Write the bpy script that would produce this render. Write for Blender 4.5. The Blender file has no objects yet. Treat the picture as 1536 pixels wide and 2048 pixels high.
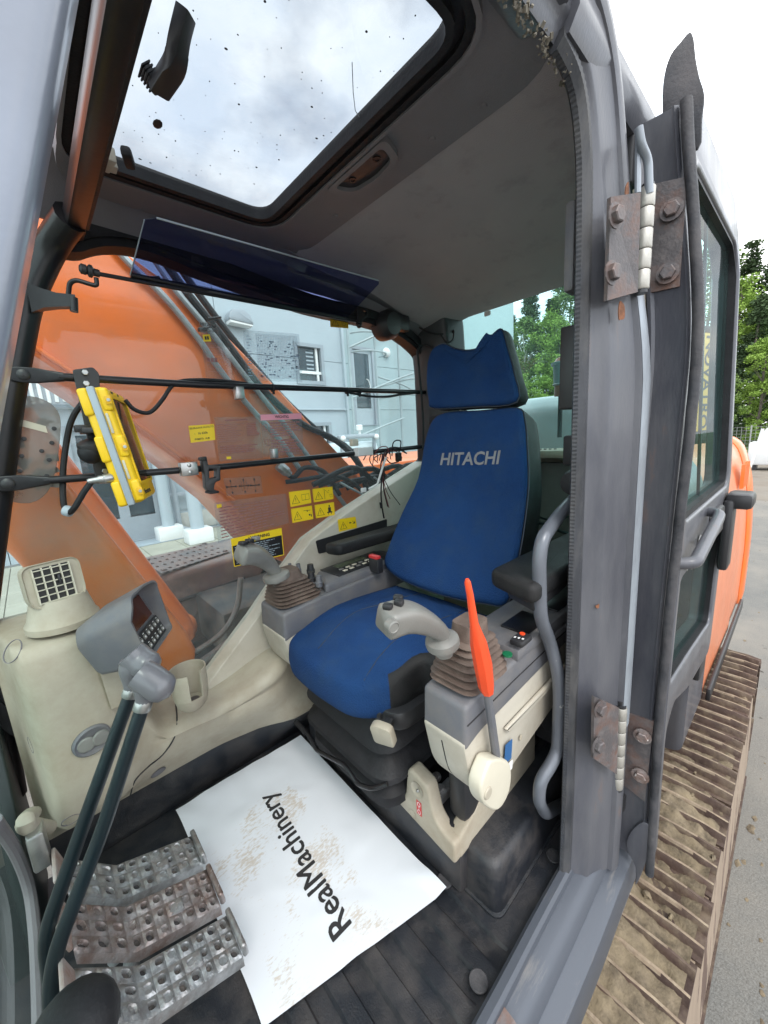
import bpy, bmesh, math, random
from mathutils import Vector, Matrix, noise
from mathutils.bvhtree import BVHTree
R = math.radians
random.seed(7)
scn = bpy.context.scene
COL = scn.collection
# world axes: x to the machine's rear, y to the machine's right, z up; the cab floor is z = 0, metres
# ------------------------------------------------------------------ camera
cam = bpy.data.cameras.new('camera')
cam.sensor_fit = 'HORIZONTAL'; cam.sensor_width = 36.0; cam.lens = 18.0
cam.clip_start = 0.02; cam.clip_end = 400.0
camo = bpy.data.objects.new('camera', cam); COL.objects.link(camo)
camo.location = (0, 0, 1.2)
camo.rotation_euler = (R(79.0999), R(3.4566), R(-42.8052))
scn.camera = camo
# ------------------------------------------------------------------ sky: broken bright overcast
SUN_EL, SUN_AZ = 52.0, -112.0          # azimuth of the sun measured from +x towards +y
w = bpy.data.worlds.new('World'); scn.world = w; w.use_nodes = True
nt = w.node_tree; nt.nodes.clear()
def wn(t, **k):
    n = nt.nodes.new(t)
    for a, b in k.items(): setattr(n, a, b)
    return n
out = wn('ShaderNodeOutputWorld'); bg = wn('ShaderNodeBackground'); bg.inputs[1].default_value = 0.11
sky = wn('ShaderNodeTexSky', sky_type='NISHITA', sun_disc=False, sun_elevation=R(SUN_EL), sun_rotation=R(90 - SUN_AZ))
sky.air_density = 1.0; sky.dust_density = 1.5; sky.ozone_density = 1.0
tc = wn('ShaderNodeTexCoord'); mp = wn('ShaderNodeMapping'); mp.inputs['Scale'].default_value = (1.0, 1.0, 1.7)
mp.inputs['Location'].default_value = (0.35, 0.1, 0.0)
n1 = wn('ShaderNodeTexNoise'); n1.inputs['Scale'].default_value = 3.4; n1.inputs['Detail'].default_value = 7; n1.inputs['Roughness'].default_value = 0.55
cr = wn('ShaderNodeValToRGB'); cr.color_ramp.elements[0].position = 0.36; cr.color_ramp.elements[1].position = 0.56
cr.color_ramp.elements[0].color = (0.42, 0.42, 0.42, 1)
n2 = wn('ShaderNodeTexNoise'); n2.inputs['Scale'].default_value = 5.0; n2.inputs['Detail'].default_value = 6
cr2 = wn('ShaderNodeValToRGB'); cr2.color_ramp.elements[0].color = (8.3, 9.1, 10.1, 1); cr2.color_ramp.elements[1].color = (11.5, 11.6, 11.5, 1)
cr2.color_ramp.elements[0].position = 0.35; cr2.color_ramp.elements[1].position = 0.62
mx = wn('ShaderNodeMixRGB')
L = nt.links.new
L(tc.outputs['Generated'], mp.inputs[0]); L(mp.outputs[0], n1.inputs[0]); L(mp.outputs[0], n2.inputs[0])
L(n1.outputs[0], cr.inputs[0]); L(n2.outputs[0], cr2.inputs[0])
L(cr.outputs[0], mx.inputs[0]); L(sky.outputs[0], mx.inputs[1]); L(cr2.outputs[0], mx.inputs[2])
L(mx.outputs[0], bg.inputs[0]); L(bg.outputs[0], out.inputs[0])
# ------------------------------------------------------------------ sun behind thin cloud
sun = bpy.data.lights.new('sun', 'SUN'); sun.energy = 0.7; sun.angle = R(20); sun.color = (1.0, 0.96, 0.9)
suno = bpy.data.objects.new('sun', sun); COL.objects.link(suno)
_d = Vector((math.cos(R(SUN_EL)) * math.cos(R(SUN_AZ)), math.cos(R(SUN_EL)) * math.sin(R(SUN_AZ)), math.sin(R(SUN_EL))))
suno.rotation_euler = _d.to_track_quat('Z', 'Y').to_euler(); suno.location = (0, 0, 30)
# ------------------------------------------------------------------ exposure
vs = scn.view_settings
vs.view_transform = 'Standard'; vs.look = 'None'; vs.exposure = 1.35; vs.gamma = 1.0; vs.use_curve_mapping = False
scn.cycles.max_bounces = 12; scn.cycles.transparent_max_bounces = 24; scn.cycles.diffuse_bounces = 6
scn.cycles.use_denoising = True

# ================================================================== materials
def mat(name, col, rough=0.5, metal=0.0, var=0.12, vscale=6.0, bump=0.0, bscale=80.0, dirt=None, spec=0.5, coat=0.0, aniso=None, wear=None, world=False):
    """principled surface: base colour with soft variation, optional dirt (colour, amount 0..1, scale), optional wear spots, fine bump"""
    m = bpy.data.materials.new(name); m.use_nodes = True
    t = m.node_tree; b = t.nodes['Principled BSDF']; lk = t.links.new
    N = lambda k: t.nodes.new(k)
    b.inputs['Roughness'].default_value = rough; b.inputs['Metallic'].default_value = metal
    b.inputs['Specular IOR Level'].default_value = spec
    if coat: b.inputs['Coat Weight'].default_value = coat; b.inputs['Coat Roughness'].default_value = 0.12
    c = N('ShaderNodeTexCoord'); geo = N('ShaderNodeNewGeometry')
    pos = geo.outputs['Position'] if not aniso else None
    if aniso:
        mp = N('ShaderNodeMapping'); mp.inputs['Scale'].default_value = aniso; lk(c.outputs['Object'], mp.inputs[0]); pos = mp.outputs[0]
    elif not world:
        pos = c.outputs['Object']
    n = N('ShaderNodeTexNoise'); n.inputs['Scale'].default_value = vscale; n.inputs['Detail'].default_value = 6; n.inputs['Roughness'].default_value = 0.6
    lk(pos, n.inputs[0])
    r = N('ShaderNodeValToRGB'); e = r.color_ramp.elements
    e[0].position = 0.3; e[1].position = 0.7
    e[0].color = (*[max(0, x * (1 - var)) for x in col], 1); e[1].color = (*[x * (1 + var) for x in col], 1)
    lk(n.outputs[0], r.inputs[0]); colo = r.outputs[0]
    rg = None
    for dd in (dirt, wear):
        if not dd: continue
        dc, amt, sc = dd[:3]
        n2 = N('ShaderNodeTexNoise'); n2.inputs['Scale'].default_value = sc; n2.inputs['Detail'].default_value = 9; n2.inputs['Roughness'].default_value = 0.68
        lk(pos, n2.inputs[0])
        r2 = N('ShaderNodeValToRGB'); soft = dd[3] if len(dd) > 3 else 0.14
        p = 0.72 - 0.45 * amt
        r2.color_ramp.elements[0].position = max(0, p - soft / 2); r2.color_ramp.elements[1].position = min(1, p + soft / 2)
        lk(n2.outputs[0], r2.inputs[0])
        mxx = N('ShaderNodeMixRGB'); lk(r2.outputs[0], mxx.inputs[0]); lk(colo, mxx.inputs[1]); mxx.inputs[2].default_value = (*dc, 1)
        colo = mxx.outputs[0]
        mr = N('ShaderNodeMapRange'); mr.inputs[3].default_value = rough; mr.inputs[4].default_value = min(1, rough + 0.3)
        lk(r2.outputs[0], mr.inputs[0]); rg = mr.outputs[0]
    lk(colo, b.inputs['Base Color'])
    if rg is not None: lk(rg, b.inputs['Roughness'])
    if bump:
        n3 = N('ShaderNodeTexNoise'); n3.inputs['Scale'].default_value = bscale; n3.inputs['Detail'].default_value = 4
        lk(pos, n3.inputs[0]); bp = N('ShaderNodeBump'); bp.inputs['Strength'].default_value = bump; bp.inputs['Distance'].default_value = 0.004
        lk(n3.outputs[0], bp.inputs['Height']); lk(bp.outputs[0], b.inputs['Normal'])
    return m
def glass(name, tint, refl=1.0, film=0.0, filmcol=(0.6, 0.65, 0.65), spots=0.0):
    """thin pane: transmission tint, fresnel reflection, a film (dust, painted haze) and dirt specks"""
    m = bpy.data.materials.new(name); m.use_nodes = True
    t = m.node_tree; t.nodes.clear(); lk = t.links.new; N = lambda k: t.nodes.new(k)
    o = N('ShaderNodeOutputMaterial'); tr = N('ShaderNodeBsdfTransparent'); tr.inputs[0].default_value = (*tint, 1)
    gl = N('ShaderNodeBsdfGlossy'); gl.inputs['Roughness'].default_value = 0.02
    fr = N('ShaderNodeFresnel'); fr.inputs[0].default_value = 1.45
    ge = N('ShaderNodeNewGeometry'); bk = N('ShaderNodeMath'); bk.operation = 'SUBTRACT'; bk.inputs[0].default_value = refl; lk(ge.outputs['Backfacing'], bk.inputs[1]); bk.use_clamp = True   # one reflection per pane
    mu = N('ShaderNodeMath'); mu.operation = 'MULTIPLY'; lk(bk.outputs[0], mu.inputs[1]); lk(fr.outputs[0], mu.inputs[0])
    mx = N('ShaderNodeMixShader'); lk(mu.outputs[0], mx.inputs[0]); lk(tr.outputs[0], mx.inputs[1]); lk(gl.outputs[0], mx.inputs[2])
    last = mx.outputs[0]
    c = N('ShaderNodeTexCoord')
    if film:
        df = N('ShaderNodeBsdfDiffuse'); df.inputs[0].default_value = (*filmcol, 1)
        tl = N('ShaderNodeBsdfTranslucent'); tl.inputs[0].default_value = (*filmcol, 1)
        ad = N('ShaderNodeMixShader'); ad.inputs[0].default_value = 0.5; lk(df.outputs[0], ad.inputs[1]); lk(tl.outputs[0], ad.inputs[2])
        n = N('ShaderNodeTexNoise'); n.inputs['Scale'].default_value = 3.5; n.inputs['Detail'].default_value = 8; lk(c.outputs['Object'], n.inputs[0])
        mr = N('ShaderNodeMapRange'); mr.inputs[1].default_value = 0.3; mr.inputs[2].default_value = 0.75; mr.inputs[3].default_value = film * 0.45; mr.inputs[4].default_value = film * 1.5
        lk(n.outputs[0], mr.inputs[0])
        m2 = N('ShaderNodeMixShader'); lk(mr.outputs[0], m2.inputs[0]); lk(last, m2.inputs[1]); lk(ad.outputs[0], m2.inputs[2]); last = m2.outputs[0]
    if spots:
        v = N('ShaderNodeTexVoronoi'); v.inputs['Scale'].default_value = 34; lk(c.outputs['Object'], v.inputs[0])
        n = N('ShaderNodeTexNoise'); n.inputs['Scale'].default_value = 9; n.inputs['Detail'].default_value = 2; lk(c.outputs['Object'], n.inputs[0])
        mt = N('ShaderNodeMath'); mt.operation = 'MULTIPLY'; mt.inputs[1].default_value = spots; lk(n.outputs[0], mt.inputs[0])
        lt = N('ShaderNodeMath'); lt.operation = 'LESS_THAN'; lk(v.outputs['Distance'], lt.inputs[0]); lk(mt.outputs[0], lt.inputs[1])
        d2 = N('ShaderNodeBsdfDiffuse'); d2.inputs[0].default_value = (0.05, 0.04, 0.03, 1)
        m3 = N('ShaderNodeMixShader'); lk(lt.outputs[0], m3.inputs[0]); lk(last, m3.inputs[1]); lk(d2.outputs[0], m3.inputs[2]); last = m3.outputs[0]
    lk(last, o.inputs[0])
    return m
RUST = (0.16, 0.06, 0.025); MUD = (0.26, 0.19, 0.12); DUST = (0.33, 0.28, 0.22)
M = {}
M['cab_paint'] = mat('cab_paint', (0.066, 0.068, 0.082), 0.38, 0.15, 0.15, 5, 0.12, 220, dirt=(RUST, 0.12, 9.0, 0.07), wear=((0.13, 0.13, 0.138), 0.22, 9, 0.45), coat=0.25, aniso=(1, 1, 0.3))
M['cab_paint_rusty'] = mat('cab_paint_rusty', (0.105, 0.095, 0.097), 0.5, 0.2, 0.25, 14, 0.25, 160, dirt=(RUST, 0.24, 14, 0.3), wear=((0.17, 0.15, 0.145), 0.25, 30, 0.25))
M['sill_paint'] = mat('sill_paint', (0.07, 0.078, 0.095), 0.46, 0.15, 0.15, 3, 0.08, 200, dirt=((0.20, 0.185, 0.17), 0.12, 22, 0.2), coat=0.08, aniso=(0.15, 1, 1))
M['a_paint'] = mat('a_paint', (0.20, 0.225, 0.275), 0.3, 0.1, 0.2, 3, 0.04, 200, coat=0.4, wear=((0.4, 0.42, 0.45), 0.15, 8, 0.1))  # paler, bluer than cab_paint: brightness from facing the sky put into the colour
M['liner'] = mat('liner', (0.36, 0.33, 0.335), 0.95, 0, 0.07, 3, 0.35, 500, dirt=((0.25, 0.23, 0.23), 0.06, 9, 0.3), spec=0.15)
M['liner_frame'] = mat('liner_frame', (0.17, 0.16, 0.17), 0.6, 0, 0.12, 4, 0.2, 300)
M['rubber'] = mat('rubber', (0.014, 0.014, 0.016), 0.55, 0, 0.3, 30, 0.2, 150, spec=0.3)
M['rubber_worn'] = mat('rubber_worn', (0.03, 0.031, 0.036), 0.55, 0, 0.4, 20, 0.3, 150, dirt=((0.085, 0.08, 0.082), 0.36, 14, 0.3), spec=0.35)
M['mat_rubber'] = mat('mat_rubber', (0.014, 0.016, 0.021), 0.42, 0, 0.35, 5, 0.25, 260, dirt=((0.075, 0.065, 0.06), 0.18, 9, 0.4))
M['beige'] = mat('beige', (0.40, 0.36, 0.285), 0.5, 0, 0.06, 4, 0.12, 700, dirt=((0.27, 0.215, 0.15), 0.22, 5, 0.4))
M['beige_light'] = mat('beige_light', (0.46, 0.425, 0.355), 0.45, 0, 0.05, 4, 0.12, 700, dirt=((0.33, 0.28, 0.21), 0.18, 7, 0.4))
M['beige_cream'] = mat('beige_cream', (0.55, 0.51, 0.41), 0.4, 0, 0.05, 8, 0.05, 500)
M['grey_plastic'] = mat('grey_plastic', (0.115, 0.118, 0.132), 0.48, 0, 0.1, 5, 0.15, 800, dirt=((0.2, 0.18, 0.16), 0.2, 8, 0.4))
M['grip_plastic'] = mat('grip_plastic', (0.19, 0.187, 0.172), 0.32, 0, 0.15, 10, 0.08, 300, dirt=((0.2, 0.19, 0.17), 0.25, 14, 0.3))
M['boot'] = mat('boot', (0.115, 0.082, 0.066), 0.6, 0, 0.15, 14, 0.15, 300, dirt=((0.2, 0.15, 0.12), 0.3, 14, 0.3))
M['dark_plastic'] = mat('dark_plastic', (0.022, 0.022, 0.024), 0.4, 0, 0.2, 10, 0.1, 500)
M['vinyl'] = mat('vinyl', (0.010, 0.0105, 0.0115), 0.5, 0, 0.2, 8, 0.35, 320, dirt=((0.032, 0.030, 0.029), 0.2, 7, 0.4), spec=0.28)
M['blue_cloth'] = mat('blue_cloth', (0.006, 0.033, 0.118), 0.9, 0, 0.22, 5, 0.9, 230, dirt=((0.011, 0.050, 0.150), 0.36, 3.5, 0.5), wear=((0.022, 0.052, 0.115), 0.12, 11, 0.4), spec=0.25)
M['silver_thread'] = mat('silver_thread', (0.23, 0.23, 0.24), 0.6, 0.0, 0.1, 40)
M['orange'] = mat('orange', (0.80, 0.15, 0.012), 0.3, 0, 0.07, 2.5, 0.02, 100, coat=0.35, dirt=((0.40, 0.13, 0.05), 0.2, 3, 0.5))
M['orange_dirty'] = mat('orange_dirty', (0.82, 0.19, 0.028), 0.36, 0, 0.1, 5, 0.05, 100, dirt=((0.50, 0.20, 0.09), 0.22, 5, 0.4), coat=0.35)
M['orange_grip'] = mat('orange_grip', (0.78, 0.075, 0.02), 0.4, 0, 0.06, 10, 0.05, 300)
M['steel'] = mat('steel', (0.42, 0.42, 0.41), 0.35, 0.9, 0.2, 20, 0.1, 100)
M['pedal_steel'] = mat('pedal_steel', (0.40, 0.41, 0.42), 0.36, 0.7, 0.4, 30, 0.6, 90, dirt=((0.23, 0.185, 0.16), 0.30, 22, 0.3), wear=((0.62, 0.6, 0.58), 0.18, 45, 0.1))
M['pedal_rusty'] = mat('pedal_rusty', (0.36, 0.34, 0.34), 0.42, 0.6, 0.4, 30, 0.6, 90, dirt=((0.20, 0.125, 0.10), 0.46, 22, 0.3), wear=((0.6, 0.58, 0.56), 0.16, 45, 0.1))
M['pin_steel'] = mat('pin_steel', (0.42, 0.40, 0.36), 0.42, 0.5, 0.1, 12, 0.08, 100, dirt=(RUST, 0.06, 40, 0.08))
M['lever_blue'] = mat('lever_blue', (0.007, 0.014, 0.018), 0.3, 0.0, 0.2, 10, 0.03, 100, coat=0.1, spec=0.35)
M['yellow_plastic'] = mat('yellow_plastic', (0.80, 0.50, 0.008), 0.38, 0, 0.05, 8, 0.06, 300)
M['blue_grey'] = mat('blue_grey', (0.32, 0.37, 0.41), 0.5, 0, 0.06, 8)
M['sticker_yellow'] = mat('sticker_yellow', (0.80, 0.55, 0.01), 0.45, 0, 0.04, 10)
M['sticker_orange'] = mat('sticker_orange', (0.70, 0.38, 0.01), 0.45, 0, 0.04, 10)
M['sticker_black'] = mat('sticker_black', (0.015, 0.014, 0.014), 0.4)
M['sticker_red'] = mat('sticker_red', (0.55, 0.035, 0.035), 0.45, 0, 0.05)
M['sticker_blue'] = mat('sticker_blue', (0.02, 0.10, 0.26), 0.4, 0, 0.05)
M['sticker_white'] = mat('sticker_white', (0.70, 0.70, 0.69), 0.5, 0, 0.03)
M['sticker_pink'] = mat('sticker_pink', (0.75, 0.30, 0.38), 0.5, 0, 0.05)
M['ink'] = mat('ink', (0.02, 0.019, 0.02), 0.6)
M['black_metal'] = mat('black_metal', (0.014, 0.014, 0.016), 0.3, 0.2, 0.2, 15, 0.05, 100)
M['glass_side'] = glass('glass_side', (0.87, 0.935, 0.94), 1.0, 0.045, (0.55, 0.66, 0.68))  # film tinted teal to paint in the haze of reflected sky
M['glass_roof'] = glass('glass_roof', (0.56, 0.585, 0.61), 0.6, 0.06, (0.62, 0.62, 0.60), spots=0.07)
M['glass_clear'] = glass('glass_clear', (0.86, 0.93, 0.91), 1.0, 0.03)
M['glass_door'] = glass('glass_door', (0.70, 0.88, 0.86), 0.3, 0.02)
M['visor'] = glass('visor', (0.50, 0.53, 0.74), 0.6, 0.015, (0.2, 0.2, 0.3))
M['film_clear'] = glass('film_clear', (0.90, 0.92, 0.93), 0.6, 0.07, (0.7, 0.74, 0.76))

# ================================================================== geometry helpers
def rotmat(rx=0, ry=0, rz=0):
    return Matrix.Rotation(R(rz), 4, 'Z') @ Matrix.Rotation(R(ry), 4, 'Y') @ Matrix.Rotation(R(rx), 4, 'X')
def frame(o, zdir, xhint=(1, 0, 0)):
    """matrix at o whose local z is zdir and whose local x is as near xhint as it can be"""
    z = Vector(zdir).normalized(); x = Vector(xhint); x = x - z * x.dot(z)
    if x.length < 1e-6: x = z.orthogonal()
    x.normalize(); y = z.cross(x)
    m = Matrix((x, y, z)).transposed().to_4x4(); m.translation = Vector(o); return m
def catmull(pts, n=6, closed=False):
    pts = [Vector(p) for p in pts]
    if n <= 1 or len(pts) < 3: return pts
    out = []; k = len(pts); seg = k if closed else k - 1
    for i in range(seg):
        p1 = pts[i]; p2 = pts[(i + 1) % k]
        p0 = pts[(i - 1) % k] if closed or i > 0 else p1 * 2 - p2
        p3 = pts[(i + 2) % k] if closed or i + 2 < k else p2 * 2 - p1
        for j in range(n):
            t = j / n
            out.append(0.5 * ((2 * p1) + (p2 - p0) * t + (2 * p0 - 5 * p1 + 4 * p2 - p3) * t * t + (3 * p1 - p0 - 3 * p2 + p3) * t ** 3))
    if not closed: out.append(pts[-1])
    return out
def fillet(pts, r, n=5):
    """round the corners of an open 3-D path"""
    pts = [Vector(p) for p in pts]; out = [pts[0]]
    for i in range(1, len(pts) - 1):
        a, b, c = pts[i - 1], pts[i], pts[i + 1]
        d1 = (a - b); d2 = (c - b); l = min(r, d1.length * 0.48, d2.length * 0.48)
        p = b + d1.normalized() * l; q = b + d2.normalized() * l
        for j in range(n + 1):
            t = j / n; out.append(p * (1 - t) ** 2 + b * 2 * t * (1 - t) + q * t * t)
    out.append(pts[-1]); return out
def rpoly(pts, r, n=4):
    """2-D closed polygon with rounded corners"""
    k = len(pts); out = []
    for i in range(k):
        a, b, c = Vector(pts[i - 1]), Vector(pts[i]), Vector(pts[(i + 1) % k])
        rr = r[i] if isinstance(r, (list, tuple)) else r
        if rr <= 0: out.append(b); continue
        d1 = a - b; d2 = c - b; l = min(rr, d1.length * 0.48, d2.length * 0.48)
        p = b + d1.normalized() * l; q = b + d2.normalized() * l
        for j in range(n + 1):
            t = j / n; out.append(p * (1 - t) ** 2 + b * 2 * t * (1 - t) + q * t * t)
    return [(v.x, v.y) for v in out]
def mtx_only_convex(poly):
    k = len(poly); sg = 0
    for i in range(k):
        (ax, ay), (bx, by), (cx, cy) = poly[i - 1], poly[i], poly[(i + 1) % k]
        c = (bx - ax) * (cy - by) - (by - ay) * (cx - bx)
        if abs(c) < 1e-9: continue
        if sg and c * sg < 0: return False
        sg = sg or c
    return True
class MB:
    def __init__(s): s.v = []; s.f = []; s.mi = []; s.cur = 0
    def add(s, vs, fs, mtx=None):
        o = len(s.v)
        s.v += [tuple(mtx @ Vector(p)) if mtx else tuple(p) for p in vs]
        for f in fs: s.f.append([o + i for i in f]); s.mi.append(s.cur)
        return s
    def addbm(s, bm, mtx=None):
        bm.verts.index_update()
        s.add([v.co[:] for v in bm.verts], [[v.index for v in f.verts] for f in bm.faces], mtx); bm.free(); return s
    def box(s, c, size, mtx=None, bev=0.0, seg=2):
        bm = bmesh.new(); bmesh.ops.create_cube(bm, size=1)
        for v in bm.verts: v.co = Vector((v.co.x * size[0], v.co.y * size[1], v.co.z * size[2]))
        if bev: bmesh.ops.bevel(bm, geom=bm.edges[:], offset=min(bev, min(size) * 0.45), segments=seg, affect='EDGES', profile=0.5)
        m = Matrix.Translation(Vector(c)) if mtx is None else mtx @ Matrix.Translation(Vector(c))
        return s.addbm(bm, m)
    def prism(s, poly, a, b, axis='z', bev=0.0, mtx=None, seg=2):
        """extrude a 2-D polygon between a and b along axis; the other two axes keep x,y,z order"""
        def pt(u, t):
            return {'x': (t, u[0], u[1]), 'y': (u[0], t, u[1]), 'z': (u[0], u[1], t)}[axis]
        if bev and not mtx_only_convex(poly):
            q = MB(); plate(q, poly, [], min(a, b), max(a, b), axis, bev, seg); return s.add(q.v, q.f, mtx)
        k = len(poly); bm = bmesh.new()
        A = [bm.verts.new(pt(p, a)) for p in poly]; B = [bm.verts.new(pt(p, b)) for p in poly]
        f1 = bm.faces.new(A[::-1]); f2 = bm.faces.new(B)
        for i in range(k): bm.faces.new((A[i], A[(i + 1) % k], B[(i + 1) % k], B[i]))
        bmesh.ops.recalc_face_normals(bm, faces=bm.faces[:])
        if bev: bmesh.ops.bevel(bm, geom=list(f1.edges) + list(f2.edges), offset=bev, segments=seg, affect='EDGES', profile=0.5)
        return s.addbm(bm, mtx)
    def ring_prism(s, outer, inner, a, b, axis='z', mtx=None):
        """a frame: outer and inner polygons of equal length, extruded"""
        def pt(u, t):
            return {'x': (t, u[0], u[1]), 'y': (u[0], t, u[1]), 'z': (u[0], u[1], t)}[axis]
        k = len(outer); vs = [pt(p, a) for p in outer] + [pt(p, a) for p in inner] + [pt(p, b) for p in outer] + [pt(p, b) for p in inner]; fs = []
        for i in range(k):
            j = (i + 1) % k
            fs += [(i, j, k + j, k + i), (2 * k + i, 3 * k + i, 3 * k + j, 2 * k + j), (i, 2 * k + i, 2 * k + j, j), (k + i, k + j, 3 * k + j, 3 * k + i)]
        return s.add(vs, fs, mtx)
    def tube(s, path, r, n=10, caps=True, mtx=None, flat=None):
        path = [Vector(p) for p in path]; k = len(path)
        rs = r if isinstance(r, (list, tuple)) else [r] * k
        t0 = (path[1] - path[0]).normalized(); nx = t0.orthogonal().normalized(); vs = []; fs = []
        for i, p in enumerate(path):
            t = (path[min(i + 1, k - 1)] - path[max(i - 1, 0)])
            t = t.normalized() if t.length > 1e-9 else t0
            nx = (nx - t * nx.dot(t)); nx = nx.normalized() if nx.length > 1e-6 else t.orthogonal().normalized(); ny = t.cross(nx)
            for j in range(n):
                a = 2 * math.pi * j / n; vs.append(p + nx * (math.cos(a) * rs[i]) + ny * (math.sin(a) * rs[i]))
        for i in range(k - 1):
            for j in range(n):
                q = (j + 1) % n; fs.append((i * n + j, i * n + q, (i + 1) * n + q, (i + 1) * n + j))
        if caps: fs += [tuple(range(n))[::-1], tuple((k - 1) * n + j for j in range(n))]
        return s.add(vs, fs, mtx)
    def loft(s, rings, caps=(True, True), closed=True, mtx=None):
        n = len(rings[0]); vs = [p for r in rings for p in r]; fs = []
        for i in range(len(rings) - 1):
            for j in range(n if closed else n - 1):
                q = (j + 1) % n; fs.append((i * n + j, i * n + q, (i + 1) * n + q, (i + 1) * n + j))
        if closed and caps[0]: fs.append(tuple(range(n))[::-1])
        if closed and caps[1]: fs.append(tuple((len(rings) - 1) * n + j for j in range(n)))
        return s.add(vs, fs, mtx)
    def lathe(s, prof, n=20, mtx=None):
        rings = [[(r * math.cos(2 * math.pi * j / n), r * math.sin(2 * math.pi * j / n), z) for j in range(n)] for r, z in prof]
        return s.loft(rings, (prof[0][0] > 1e-4, prof[-1][0] > 1e-4), True, mtx)
    def grid(s, nu, nv, fn, mtx=None):
        vs = [fn(i / nu, j / nv) for i in range(nu + 1) for j in range(nv + 1)]
        fs = [(i * (nv + 1) + j, (i + 1) * (nv + 1) + j, (i + 1) * (nv + 1) + j + 1, i * (nv + 1) + j + 1) for i in range(nu) for j in range(nv)]
        return s.add(vs, fs, mtx)
    def sphere(s, c, rad, n=14, m=8, mtx=None):
        if not isinstance(rad, (list, tuple)): rad = (rad,) * 3
        rings = [[(c[0] + rad[0] * math.sin(math.pi * i / m) * math.cos(2 * math.pi * j / n), c[1] + rad[1] * math.sin(math.pi * i / m) * math.sin(2 * math.pi * j / n), c[2] - rad[2] * math.cos(math.pi * i / m)) for j in range(n)] for i in range(m + 1)]
        return s.loft(rings, (False, False), True, mtx)
    def perforated(s, nu, nv, fn, th, hw=0.33, hh=0.33, seg=10, uneven=0.0, rnd=None):
        """plate of nu x nv cells, an oval hole in each; fn(u, v) -> (point, normal), u in 0..nu, v in 0..nv"""
        sq = []
        for k in range(seg):
            a = 2 * math.pi * (k + 0.5) / seg; c, d = math.cos(a), math.sin(a); q = max(abs(c), abs(d)); sq.append((0.5 * c / q, 0.5 * d / q, hw * c, hh * d))
        for i in range(nu):
            for j in range(nv):
                vs = []; k1 = k2 = 1.0; ox = oy = 0.0; shut = False
                if uneven:
                    k1, k2 = 1 - uneven * rnd.random(), 1 - uneven * rnd.random(); ox, oy = rnd.uniform(-.09, .09), rnd.uniform(-.09, .09); shut = rnd.random() < 0.35
                for (a, b, c, d) in sq:
                    c, d = c * k1 + ox, d * k2 + oy
                    p, nn = fn(i + 0.5 + a, j + 0.5 + b); p2, n2 = fn(i + 0.5 + c, j + 0.5 + d)
                    p, nn, p2, n2 = Vector(p), Vector(nn), Vector(p2), Vector(n2)
                    vs += [p, p2 + (p - p2) * 0.15 + n2 * th * 0.5, p2, p2 - n2 * th]
                fs = []
                for k in range(seg):
                    q = (k + 1) % seg
                    for l in range(3): fs.append((k * 4 + l, k * 4 + l + 1, q * 4 + l + 1, q * 4 + l))
                if shut: fs.append(tuple(k * 4 + 2 for k in range(seg)))      # worn or filled flush
                # corners between the square's true corner and the ring
                s.add(vs, fs)
                for (a, b) in ((.5, .5), (-.5, .5), (-.5, -.5), (.5, -.5)):
                    cs = sorted(range(seg), key=lambda k: (sq[k][0] - a) ** 2 + (sq[k][1] - b) ** 2)[:2]
                    s.add([fn(i + .5 + a, j + .5 + b)[0], vs[cs[0] * 4], vs[cs[1] * 4]], [(0, 1, 2)])
        return s
    def bounds(s):
        return [min(p[k] for p in s.v) for k in range(3)], [max(p[k] for p in s.v) for k in range(3)]
def wloc(o):
    v = Vector((0, 0, 0))
    while o: v = v + o.location; o = o.parent
    return v
def link(o, parent=None):
    COL.objects.link(o)
    if parent: o.parent = parent
    return o
def build(name, mb, m, parent=None, sharp=32, at=None, local=False, smooth=True):
    """ONE mesh object from the builder; its origin sits at its own base (or at its parent's base when it is a part)"""
    me = bpy.data.meshes.new(name)
    if at is None and not local:
        if parent: at = wloc(parent)
        else:
            a, b = mb.bounds(); at = ((a[0] + b[0]) / 2, (a[1] + b[1]) / 2, a[2])
    at = Vector(at) if at is not None else Vector((0, 0, 0))
    me.from_pydata([tuple(Vector(p) - at) for p in mb.v], [], mb.f)
    ms = m if isinstance(m, (list, tuple)) else [m]
    for q in ms: me.materials.append(q)
    if len(ms) > 1:
        for i, p in enumerate(me.polygons): p.material_index = mb.mi[i]
    bm = bmesh.new(); bm.from_mesh(me); bmesh.ops.remove_doubles(bm, verts=bm.verts[:], dist=1e-5)
    bmesh.ops.recalc_face_normals(bm, faces=bm.faces[:]); bm.to_mesh(me); bm.free()
    if smooth:
        for p in me.polygons: p.use_smooth = True
        me.set_sharp_from_angle(angle=R(sharp))
    o = bpy.data.objects.new(name, me); link(o, parent)
    o.location = (0, 0, 0) if parent or local else at
    return o
def tag(o, label=None, cat=None, group=None, kind=None):
    if label: o['label'] = label
    if cat: o['category'] = cat
    if group: o['group'] = group
    if kind: o['kind'] = kind
    return o
def thing(name, label, cat, loc=(0, 0, 0), group=None, kind=None):
    o = bpy.data.objects.new(name, None); o.empty_display_size = 0.05; link(o); o.location = loc
    return tag(o, label, cat, group, kind)
def dup(root, parent=None):
    c = root.copy(); link(c, parent)
    for ch in list(root.children): dup(ch, c)
    return c
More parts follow.
